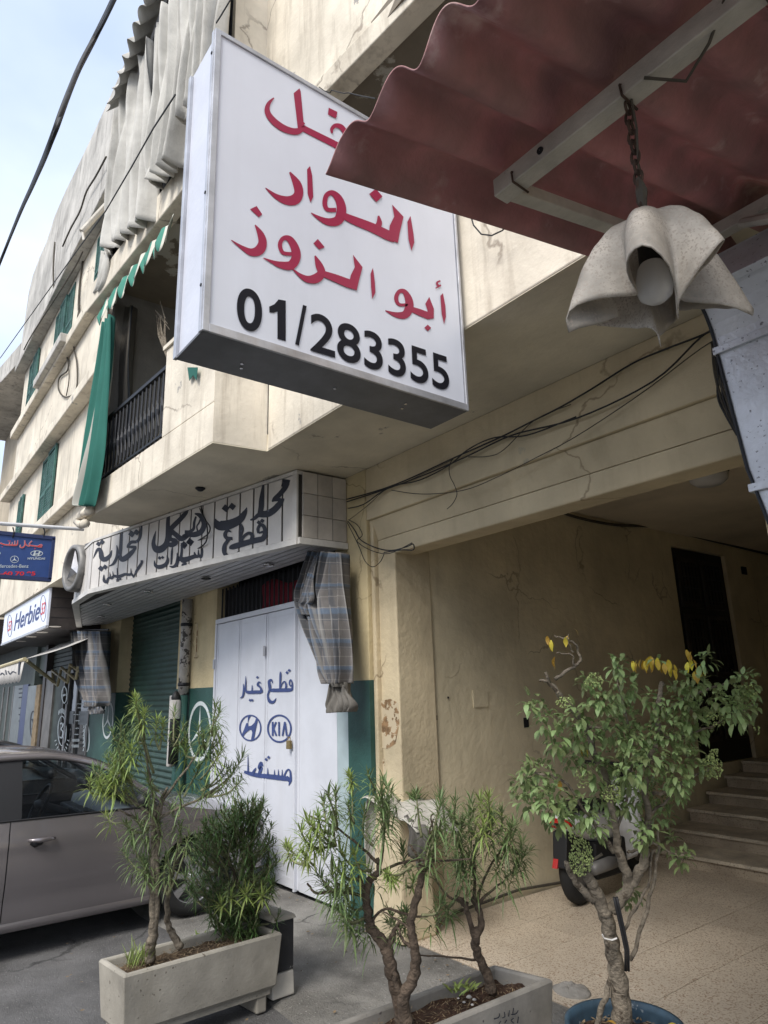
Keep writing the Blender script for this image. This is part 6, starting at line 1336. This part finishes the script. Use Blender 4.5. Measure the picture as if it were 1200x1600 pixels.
def shrub(nm, label, base_px, dep, trunks, tips, leafsets, cat='shrub', barkm='bark', group=None, woody=.02, seed=1, thick=0.):
    """trunks: lists of (px, py, radius, dz); tips: (px, py, from px, from py, size, kind, depth offset)"""
    random.seed(seed)
    b = atd(base_px[0], base_px[1], dep); t = thing(nm, label, cat, tuple(b), group)
    for tr in trunks:
        q = cr_spline([tuple(atd(x, y, dep+(o[0] if o else 0)))+(r_,) for x, y, r_, *o in tr], 5)
        q = [(a+.003*math.sin(i*1.7), b_+.003*math.cos(i*2.1), c, r_*(1+.04*math.sin(i*1.3))) for i, (a, b_, c, r_) in enumerate(q)]
        MB().tube([v[:3] for v in q], [v[3] for v in q], 9).build('trunk' if tr[0][2] > .012 else 'branch', barkm, t, smooth=True)
    st_ = MB(); lm = {k: MB() for k in leafsets}
    if thick: tips = tips+[(x+random.uniform(-14, 14), y+random.uniform(-6, 16), fx, fy_, sz*.85, kd) for x, y, fx, fy_, sz, kd, *o in tips if random.random() < thick]
    for x, y, fx, fy_, sz, kd, *o in tips:
        off = o[0] if o else random.uniform(-.14, .14); a = atd(fx, fy_, dep); b2 = atd(x, y, dep+off)
        mid = a.lerp(b2, .5)+Vector((random.uniform(-.02, .02), random.uniform(-.02, .02), -.02)); q = cr_spline([tuple(a), tuple(mid), tuple(b2)], 4)
        st_.tube(q, [.0065-.004*i/(len(q)-1) for i in range(len(q))], 5)
        d = (b2-mid).normalized()+Vector((0, 0, .4)); n, ln, wd, sp, dr, bk = leafsets[kd][1:]
        rosette(lm[kd], b2, d, int(n*random.uniform(.8, 1.2)), ln*sz, wd, sp, dr, bk*sz)
    st_.build('twigs', 'stem', t, smooth=True, kind='stuff')
    for k, mb in lm.items():
        if mb.f: mb.build('leaves', leafsets[k][0], t, kind='stuff', fix=False)
    return t
LS = {'y': ('leaf_y', 40, .086, .0070, 1.1, 1.3, .08), 'n': ('leaf_n', 40, .094, .0068, 1.1, 1.6, .12), 'd': ('leaf_d', 26, .06, .006, 1.2, .5, .10)}
def tl_(crop, lst):
    cx, cy, k = crop; return [((x+0)/k+cx, y/k+cy, fx/k+cx, fy_/k+cy, s_, kd, *o) for x, y, fx, fy_, s_, kd, *o in lst]
CP = (130, 1080, 5.4545)
depA = depth((-3.84, 1.38, .33))
tipsA = tl_(CP, [(440, 50, 600, 700, 1.0, 'y'), (430, 160, 520, 420, .9, 'n'), (520, 170, 520, 420, 1.1, 'y'), (320, 275, 300, 420, 1., 'n'), (480, 300, 520, 430, 1.2, 'n'), (630, 240, 650, 500, 1.1, 'y'), (780, 160, 770, 430, 1.0, 'n'), (860, 290, 770, 470, 1., 'n'),
    (1130, 120, 1100, 380, 1.2, 'n'), (985, 310, 1040, 500, 1., 'n'), (1090, 330, 1040, 470, 1.3, 'n'), (1140, 330, 1090, 480, 1.1, 'n'), (870, 460, 940, 570, 1.3, 'y'), (1180, 500, 1000, 750, 1.3, 'y'), (300, 450, 330, 700, 1., 'n'), (400, 470, 470, 640, 1.2, 'y'), (270, 590, 310, 780, 1.3, 'y'),
    (130, 660, 240, 830, 1., 'n'), (60, 750, 130, 880, 1.0, 'y'), (210, 760, 420, 960, 1.2, 'y'), (380, 720, 460, 980, 1.1, 'y'), (530, 690, 640, 850, 1.1, 'n'), (190, 1060, 410, 1110, 1.0, 'y'), (740, 1000, 820, 1060, 1.2, 'n'), (820, 820, 830, 1000, 1.0, 'n'), (990, 650, 860, 900, .9, 'n'), (1060, 780, 900, 960, 1.1, 'n'), (440, 1090, 560, 1160, 1.1, 'n'), (560, 900, 620, 1100, .9, 'n'), (200, 560, 300, 700, .9, 'n'), (630, 1100, 660, 1200, 1.0, 'n'), (380, 1150, 520, 1200, 1., 'n'), (460, 130, 480, 330, 1.0, 'n'), (350, 330, 320, 450, 1., 'n'), (1210, 640, 1000, 850, 1.2, 'n'), (340, 560, 420, 800, 1.1, 'y'), (250, 680, 300, 800, 1.2, 'y'), (120, 800, 240, 900, .9, 'y')])
tipsA += [(380, 1182, 320, 1243, 1.2, 'n'), (366, 1204, 322, 1246, 1.0, 'n'), (235, 1330, 240, 1400, 1.1, 'n'), (222, 1345, 240, 1400, 1.0, 'n'), (262, 1335, 262, 1400, 1.1, 'n'), (205, 1318, 236, 1370, 1.2, 'n'), (283, 1290, 262, 1400, 1.0, 'n')]
shrub('narrow_leaved_shrub', 'tall slender shrub with drooping pale leaf tufts at the near end of the pale trough', (233, 1498), depA,
      [[(234, 1500, .030), (235, 1478, .027), (240, 1455, .024), (239, 1400, .017), (240, 1340, .015), (241, 1280, .013), (243, 1262, .012)], [(237, 1470, .016), (245, 1430, .013), (246, 1350, .012), (250, 1262, .010), (262, 1230, .006)],
       [(282, 1480, .020, .1), (270, 1460, .018, .1), (262, 1440, .015, .1), (262, 1400, .013, .1), (268, 1370, .010, .1), (280, 1330, .008, .1), (282, 1290, .007, .1)], [(243, 1275, .009), (225, 1265, .007), (190, 1235, .005)], [(243, 1270, .009), (262, 1240, .007), (300, 1190, .005), (318, 1165, .003)], [(245, 1280, .009), (280, 1262, .007), (318, 1246, .005), (352, 1222, .003)], [(243, 1265, .008), (236, 1225, .006), (225, 1160, .004)], [(243, 1290, .008), (215, 1280, .006), (185, 1265, .004)], [(262, 1400, .006, .1), (250, 1385, .004, .1), (243, 1370, .003, .1)]],
      tipsA, LS, group=PLG, seed=3, thick=.6)
# dark bushy one at the far end of the same trough
random.seed(5)
depB = depth((-3.92, 1.95, .33)); tb = []
for k in range(230):
    u = random.random(); yy = 1245+205*u; cx_ = 385-25*math.sin(u*2.6); wd_ = 18+62*math.sin(min(1, u*1.15)*math.pi*.86)**.8
    if yy > 1400: wd_ *= .75
    xx = cx_+random.uniform(-1, 1)*wd_; tb.append((xx, yy, cx_+(xx-cx_)*.35+random.uniform(-6, 6), yy+random.uniform(18, 55), random.uniform(.8, 1.2), 'd' if random.random() < .8 else 'g', random.uniform(-.17, .17)))
LB = {'d': ('leaf_d', 24, .066, .0062, 1.15, .5, .12), 'g': ('leaf_n', 20, .075, .0075, 1.1, .5, .05), 'y': ('leaf_y', 22, .10, .010, 1.2, .5, .03)}
tb += [(402, 1262, 395, 1310, .9, 'g'), (412, 1252, 398, 1310, .9, 'g'), (425, 1290, 405, 1340, .9, 'g'), (360, 1400, 385, 1425, 1., 'y', -.2), (345, 1412, 380, 1430, .9, 'y', -.2), (385, 1395, 390, 1425, 1., 'y', -.22), (410, 1398, 395, 1430, .9, 'y', -.2), (372, 1415, 385, 1440, 1., 'g', -.2), (355, 1385, 380, 1420, .9, 'g', -.2), (438, 1425, 405, 1445, .9, 'd', -.1), (420, 1345, 400, 1400, 1, 'd'), (330, 1300, 370, 1360, 1, 'g')]
shrub('bushy_shrub', 'dense dark feathery bush at the far end of the pale trough by the car wheel', (400, 1440), depB,
      [[(398, 1445, .020), (396, 1400, .016), (392, 1340, .012), (395, 1280, .007)], [(398, 1440, .014), (380, 1400, .011), (360, 1350, .008), (345, 1310, .005)], [(400, 1440, .012), (412, 1390, .010), (420, 1330, .006)]], tb, LB, group=PLG, seed=6, barkm='bark2')
# planter two: three open shrubs
CQ = (420, 1180, 2.727); CR_ = (440, 1200, 4.615)
depC = depth((-2.50, 1.86, .33))
tipsC = tl_(CR_, [(330, 170, 400, 420, 1., 'n'), (300, 230, 400, 450, .9, 'n'), (510, 195, 520, 400, .9, 'n'), (480, 40, 490, 180, .6, 'y'), (620, 50, 660, 160, 1., 'n'), (730, 90, 850, 230, 1.1, 'n'), (720, 170, 740, 450, 1.2, 'n'), (760, 230, 740, 470, 1.3, 'n'), (600, 300, 660, 560, 1., 'n'), (180, 380, 380, 560, 1.3, 'y'), (130, 440, 300, 600, 1.2, 'y'), (230, 450, 380, 560, 1.0, 'y'), (30, 560, 180, 700, .8, 'y'), (260, 340, 380, 480, .8, 'y'), (370, 380, 390, 560, 1., 'y'), (420, 600, 560, 700, 1.3, 'y'), (520, 620, 640, 740, 1.1, 'y'), (240, 740, 420, 900, 1.2, 'n'), (360, 760, 480, 850, 1.4, 'n'), (300, 840, 480, 900, 1., 'n'), (390, 820, 520, 860, 1.2, 'n'), (470, 970, 620, 1000, 1.2, 'n'), (420, 1050, 600, 1080, 1., 'n'), (500, 1080, 640, 1110, 1.1, 'n'), (870, 580, 930, 740, .9, 'n'), (780, 1050, 860, 1120, .9, 'n'), (860, 1040, 900, 1130, .7, 'n'), (960, 800, 900, 850, .6, 'y'), (830, 800, 760, 760, .6, 'y'), (330, 480, 390, 560, 1., 'n'), (150, 610, 230, 700, .7, 'y'), (760, 310, 740, 500, 1.2, 'n'), (440, 700, 560, 800, 1.1, 'n'), (600, 700, 680, 800, 1., 'n')])
shrub('open_shrub', 'leaning double-stemmed shrub with wiry branches in the dark trough in front of the white door', (620, 1590), depC,
      [[(632, 1605, .034), (624, 1560, .030), (612, 1520, .026), (606, 1490, .024), (596, 1470, .022), (580, 1450, .020), (575, 1425, .018), (572, 1400, .016), (578, 1375, .014), (592, 1362, .012), (590, 1340, .006)],
       [(606, 1492, .017), (611, 1470, .013), (616, 1455, .009), (625, 1440, .006)], [(572, 1400, .012), (565, 1380, .009), (560, 1370, .007)],
       [(592, 1362, .008), (598, 1330, .005), (600, 1280, .004)], [(575, 1400, .008), (560, 1398, .006), (520, 1392, .006), (495, 1396, .005), (480, 1380, .004)], [(592, 1350, .007), (560, 1320, .005), (520, 1290, .004), (484, 1275, .003)], [(598, 1360, .006), (640, 1345, .005), (690, 1345, .004), (735, 1342, .003)], [(580, 1440, .006), (602, 1420, .005), (640, 1430, .005), (660, 1432, .004), (685, 1428, .003)]],
      tipsC, LS, group=PLG, seed=8, thick=.3, barkm='bark2')
depC2 = depth((-2.36, 1.92, .33))
tipsC2 = tl_(CR_, [(1150, 230, 1090, 600, 1.2, 'n'), (1140, 460, 1090, 620, 1.3, 'n'), (1080, 520, 1040, 700, 1., 'n'), (970, 180, 1010, 500, .8, 'n'), (1150, 970, 1010, 1060, 1., 'n'), (1060, 620, 1020, 760, .9, 'n'), (750, 760, 940, 700, .5, 'y')])
shrub('open_shrub', 'middle shrub of the dark trough, one dark stem with a knotted top before the post', (640, 1590), depC2,
      [[(636, 1600, .026), (630, 1560, .024), (645, 1530, .022), (650, 1500, .020), (646, 1470, .017), (642, 1440, .016), (652, 1400, .015), (658, 1375, .013), (660, 1358, .015), (659, 1350, .004)], [(634, 1570, .012), (620, 1540, .01), (616, 1520, .008)], [(645, 1480, .008), (630, 1470, .006), (622, 1450, .004)],
       [(660, 1362, .007), (668, 1330, .005), (672, 1300, .004), (675, 1272, .003)], [(660, 1362, .006), (650, 1335, .005), (640, 1320, .004)], [(662, 1360, .006), (675, 1350, .005), (678, 1320, .004), (676, 1280, .003)], [(640, 1450, .006), (625, 1440, .004), (600, 1425, .003)]],
      tipsC2, LS, group=PLG, seed=9, barkm='bark2')
CS = (640, 1220, 6.0); depD = depth((-2.42, 2.36, .33))
tipsD = tl_(CS, [(300, 160, 330, 420, 1.2, 'n'), (430, 190, 450, 400, 1.1, 'n'), (570, 180, 600, 480, 1.1, 'n'), (740, 150, 700, 480, 1.2, 'y'), (740, 250, 700, 500, 1.5, 'n'), (780, 380, 720, 520, 1.3, 'n'), (860, 280, 800, 500, .9, 'n'), (1000, 400, 880, 560, 1.3, 'n'), (960, 440, 860, 600, 1.2, 'n'), (320, 490, 340, 700, 1.3, 'n'), (450, 420, 480, 600, 1.2, 'n'), (460, 580, 500, 760, 1., 'n'), (440, 700, 520, 860, 1.2, 'n'), (560, 720, 590, 900, 1.2, 'n'), (1040, 780, 900, 900, 1.3, 'n'), (900, 640, 820, 720, 1., 'n'), (640, 640, 610, 800, 1., 'n'), (1060, 560, 940, 640, 1.1, 'n'), (300, 1120, 420, 1130, 1., 'n'), (380, 300, 400, 500, 1.1, 'n'), (700, 400, 640, 560, 1.2, 'y'), (540, 320, 600, 500, 1., 'n'), (440, 760, 480, 900, 1.1, 'n')])
shrub('open_shrub', 'right-hand shrub of the dark trough, a curved stem forking low before the passage floor', (765, 1545), depD,
      [[(768, 1548, .024), (762, 1525, .021), (748, 1495, .019), (742, 1470, .018), (752, 1445, .015), (748, 1420, .013), (741, 1405, .016)], [(744, 1475, .014), (745, 1450, .013)], [(742, 1468, .013), (733, 1435, .011), (725, 1412, .012), (712, 1400, .006)],
       [(741, 1408, .008), (742, 1370, .006), (741, 1320, .005)], [(745, 1408, .007), (760, 1365, .005), (785, 1325, .004)], [(748, 1410, .007), (770, 1390, .005), (790, 1375, .004)], [(730, 1412, .007), (700, 1400, .005), (675, 1365, .003)], [(742, 1500, .005), (700, 1495, .004), (645, 1492, .003)]],
      tipsD, LS, group=PLG, seed=12, thick=.3, barkm='bark2')
# grass tuft and weeds
def tuft(nm, label, px, dep, n, ln, m, spread=.5, wd=.005):
    b = atd(px[0], px[1], dep); t = thing(nm, label, 'weed', tuple(b)); mb = MB()
    for _ in range(n):
        a_ = random.uniform(0, 6.28); d = Vector((math.cos(a_)*spread, math.sin(a_)*spread, 1)); blade(mb, b+Vector((random.uniform(-.04, .04), random.uniform(-.05, .05), 0)), d, ln*random.uniform(.5, 1.2), wd, .8)
    mb.build('blades', m, t, kind='stuff', fix=False); return t
tuft('grass_tuft', 'small bright grass tuft at the near end of the pale trough', (215, 1508), depA-.02, 60, .13, 'leaf_y', .5)
tuft('weed', 'tiny green seedling in the middle of the pale trough', (312, 1468), depA+.35, 24, .05, 'leaf_y', .9, .01)
tuft('weed', 'low bright green weed in the dark trough between the stems', (722, 1548), depD-.12, 40, .05, 'leaf_y', 1., .012)
tuft('weed', 'green sprig growing behind the crumpled cover at the pier foot', (650, 1252), depth((-4.0, 3.35, .9)), 60, .13, 'leaf_n', .9, .01)

# ---- the big shrub in the tub
random.seed(21)
depT = depth((pcx, pcy, .5))
bt_ = thing('broad_leaved_shrub', 'big pale-barked shrub with broad green leaves and yellow tips growing in the blue tub', 'shrub', (pcx, pcy, .3))
def tp(*pts):
    return cr_spline([tuple(atd(x, y, depT+(o[0] if o else 0)))+(r_,) for x, y, r_, *o in pts], 5)
CT = (780, 960, 2.5); cc_ = lambda *pts: [(x/2.5+780, y/2.5+960, *r_) for x, y, *r_ in pts]
for k, tr in enumerate([cc_((485, 1640, .044), (480, 1560, .038), (470, 1450, .034), (455, 1370, .031), (440, 1290, .029), (425, 1210, .027), (410, 1150, .026)),
           cc_((415, 1170, .026), (385, 1100, .024), (360, 1050, .021), (345, 1020, .019), (343, 1015, .010)), cc_((370, 1120, .015), (320, 1070, .014), (285, 1020, .013), (268, 980, .012), (265, 972, .006)),
           cc_((430, 1160, .025), (470, 1120, .022), (505, 1060, .020), (490, 990, .018), (465, 920, .016), (455, 840, .014), (440, 750, .013), (420, 640, .012), (370, 540, .013), (340, 440, .013), (300, 385, .013), (240, 320, .011), (195, 265, .008), (160, 258, .004)),
           cc_((510, 1060, .019), (545, 1010, .019), (570, 950, .017), (568, 900, .015), (585, 800, .013), (570, 690, .012), (590, 560, .010), (625, 480, .011), (615, 380, .010), (640, 265, .009)),
           cc_((590, 560, .008), (640, 595, .008), (668, 612, .006)), cc_((200, 270, .006), (178, 228, .005)), cc_((215, 255, .007), (290, 205, .006), (316, 180, .005), (300, 120, .004), (260, 95, .003), (215, 85, .002)), cc_((290, 200, .004), (285, 160, .003), (220, 150, .002)), cc_((290, 150, .003), (270, 110, .002), (268, 75, .002)),
           cc_((450, 930, .010), (400, 860, .008), (330, 760, .006), (250, 650, .005), (140, 620, .004)), cc_((340, 440, .007), (430, 450, .005)), cc_((600, 700, .008), (680, 690, .006), (740, 640, .005), (840, 600, .003)), cc_((585, 780, .007), (640, 740, .005), (700, 680, .004)), cc_((620, 480, .007), (720, 470, .005), (820, 440, .004), (1000, 350, .003)), cc_((460, 850, .006), (500, 700, .005), (520, 500, .004), (470, 300, .003), (462, 190, .002)), cc_((630, 400, .006), (720, 330, .005), (800, 300, .004), (900, 260, .003)),
           cc_((370, 1640, .012), (400, 1540, .011), (428, 1450, .010), (432, 1390, .006)) , cc_((515, 1350, .008), (560, 1210, .008), (595, 1080, .007), (620, 940, .005), (622, 840, .004)), cc_((490, 1230, .006), (530, 1150, .006), (580, 1060, .005), (600, 920, .004)), cc_((400, 935, .005), (300, 1000, .003)), cc_((500, 930, .006), (560, 915, .005), (610, 895, .004), (690, 945, .003), (720, 960, .002))]):
    MB().tube([(v[0]+.004*math.sin(i*1.3+k), v[1], v[2]+.003*math.sin(i*2.3)) for i, v in enumerate(tp(*tr))], [v[3]*(1+.05*math.sin(i*1.9+k)) for i, v in enumerate(tp(*tr))], 10).build('trunk' if k == 0 else 'branch', 'bark', bt_, smooth=True)
for o_ in (-.004, .008): MB().tube([tuple(atd(x/2.5+780, y/2.5+960, depT-.05)) for x, y in ((452+o_*900, 1105), (462+o_*900, 1150), (480+o_*900, 1230), (497+o_*900, 1310), (498+o_*900, 1392))], .0055, 6).build('tie_strap', 'cable', bt_, smooth=True)
MB().tube([tuple(atd(x/2.5+780, y/2.5+960, depT-.055)) for x, y in ((402, 1250), (410, 1265), (440, 1272), (460, 1265))], .003, 5).build('string', 'stone', bt_)
# foliage: a few broad leaves meshes shared by the individual leaves, the small ones joined
def leafmesh(m, ln, wd, dr):
    mb = MB(); blade(mb, Vector((0, 0, 0)), Vector((1, 0, .1)), ln, wd, dr, seg=4, fold=.35); o = mb.build('leaf', m, None, smooth=True, fix=False); me = o.data; bpy.data.objects.remove(o); return me
LM = [leafmesh('leaf_b', .050, .021, .9), leafmesh('leaf_b', .042, .018, 1.3), leafmesh('leaf_b', .058, .023, .7)]
YM = [leafmesh('leaf_yel', .040, .018, .9), leafmesh('leaf_yel', .046, .020, .6)]
nleaf = 0; small = MB()
O_ = Vector(bt_['_o'])
def put_leaf(p, d, me, sc_=1):
    global nleaf
    o = bpy.data.objects.new('leaf', me); COL.objects.link(o); o.parent = bt_
    d = d.normalized(); q = d.to_track_quat('X', 'Z'); o.rotation_mode = 'QUATERNION'; o.rotation_quaternion = q; o.location = Vector(p)*S-O_; o.scale = (sc_,)*3; nleaf += 1
clumps = [(130, 350, 40, 40), (190, 420, 45, 55), (230, 490, 40, 60), (150, 620, 65, 60), (90, 660, 45, 60), (120, 740, 50, 50), (210, 720, 50, 60), (230, 790, 45, 60), (330, 470, 55, 50), (290, 560, 45, 45), (380, 340, 60, 45), (345, 270, 35, 40), (465, 200, 28, 50), (470, 290, 40, 70), (520, 270, 18, 60), (500, 430, 50, 70), (520, 500, 50, 70), (430, 430, 50, 60), (380, 610, 50, 60), (430, 700, 60, 60), (520, 600, 60, 80), (500, 720, 50, 60), (320, 760, 50, 60), (570, 860, 45, 55), (600, 340, 30, 40), (650, 440, 50, 60), (700, 330, 55, 70), (760, 260, 50, 50), (730, 400, 60, 70), (820, 330, 50, 60), (790, 430, 45, 50), (720, 480, 50, 50), (900, 330, 55, 60), (960, 270, 50, 55), (930, 390, 55, 45), (980, 360, 35, 40), (710, 560, 60, 40), (780, 580, 50, 40), (700, 640, 50, 45), (640, 700, 50, 50), (700, 690, 40, 35), (720, 950, 25, 45), (660, 890, 30, 35), (518, 1100, 30, 45), (600, 560, 55, 55), (560, 690, 50, 55), (380, 820, 40, 50), (440, 560, 55, 60), (300, 400, 50, 40), (620, 180, 18, 16), (800, 180, 30, 30), (640, 780, 40, 40), (590, 460, 40, 50)]
leaves = []
for cx_, cy_, rx, ry in clumps:
    n = int(rx*ry/46); co = random.uniform(-.16, .16)
    for _ in range(n):
        a_ = random.uniform(0, 6.28); r_ = math.sqrt(random.random()); x = cx_+rx*r_*math.cos(a_); y = cy_+ry*r_*math.sin(a_)
        p_ = atd(x/2.5+780, y/2.5+960, depT+co+random.uniform(-.08, .08)); c_ = atd(cx_/2.5+780, (cy_+10)/2.5+960, depT+co)
        d = (p_-c_); d = (d.normalized() if d.length > .01 else Vector((1, 0, 0)))+Vector((random.uniform(-.6, .6), random.uniform(-.6, .6), random.uniform(-.9, .25))); leaves.append((random.random(), p_, d))
leaves.sort(key=lambda v: depth(v[1]))
for i, (rr_, p_, d) in enumerate(leaves):
    if i < 255: put_leaf(p_, d, LM[i % 3], .62+.42*rr_)
    else: blade(small, p_, d, random.uniform(.03, .055), random.uniform(.012, .021), random.uniform(.4, 1.3), seg=4, fold=.35)
small.build('leaves', 'leaf_b', bt_, kind='stuff', fix=False)
for x, y, n in ((195, 95, 5), (215, 175, 2), (262, 85, 2), (285, 68, 1), (530, 185, 5), (560, 185, 7), (590, 178, 8), (625, 175, 8), (655, 190, 8), (680, 210, 6), (740, 150, 4), (745, 185, 5), (785, 205, 6), (770, 230, 6), (330, 520, 2), (240, 660, 2), (470, 890, 2)):
    for _ in range(n): put_leaf(atd((x+random.uniform(-12, 12))/2.5+780, (y+random.uniform(-16, 8))/2.5+960, depT+random.uniform(-.05, .05)), Vector((random.uniform(-.5, .5), random.uniform(-.5, .5), -1)), YM[_ % 2], random.uniform(.8, 1.1))
for x, y in ((420, 1590), (660, 1600)): put_leaf(atd(x/2.5+780, y/2.5+960, depT-.05), Vector((1, .3, .1)), YM[0], 1.)
# flower heads: clusters of tiny buds
bud = MB()
for cx_, cy_, rx, ry, n in ((440, 700, 40, 35, 170), (320, 950, 48, 75, 420), (255, 345, 34, 22, 110), (370, 260, 38, 30, 110), (300, 860, 30, 40, 140), (830, 600, 45, 50, 190), (850, 400, 45, 40, 90), (980, 300, 30, 30, 60), (330, 640, 40, 40, 90), (840, 540, 20, 16, 30), (1005, 450, 14, 20, 14)):
    for _ in range(n):
        a_ = random.uniform(0, 6.28); r_ = math.sqrt(random.random()); p_ = atd((cx_+rx*r_*math.cos(a_))/2.5+780, (cy_+ry*r_*math.sin(a_))/2.5+960, depT-.04+random.uniform(-.05, .05)); r2 = random.uniform(.002, .0045)
        d = [Vector(v)*r2 for v in ((1, 0, 0), (0, 1, 0), (-1, 0, 0), (0, -1, 0))]; i = len(bud.v); bud.v += [tuple(p_+v) for v in d]+[tuple(p_+Vector((0, 0, r2))), tuple(p_-Vector((0, 0, r2)))]
        for k in range(4): bud.f.append((i+k, i+(k+1) % 4, i+4)); bud.f.append((i+(k+1) % 4, i+k, i+5))
bud.build('flower_buds', 'leaf_g', bt_, kind='stuff', fix=False)

# scattered dead leaves and grit on the walk
gr_ = MB()
for _ in range(420):
    a = Vector((random.uniform(-7, -1.6), random.uniform(1.2, 3.14), .004)); 
    if random.random() < .5: a.y = 3.14-abs(random.gauss(0, .12)); 
    d = Vector((random.uniform(-1, 1), random.uniform(-1, 1), .1))*random.uniform(.004, .016); e = Vector((-d.y, d.x, .15*d.length))*.5
    gr_.face([a-d, a+e, a+d, a-e])
gr_.build('fallen_leaves', 'litter', None, kind='stuff', fix=False)
o = bpy.data.objects['fallen_leaves']; tag(o, 'bits of grit and dead leaf scattered over the walk below the white door', 'litter', kind='stuff')
for o in scn.objects:
    if '_o' in o.keys(): del o['_o']
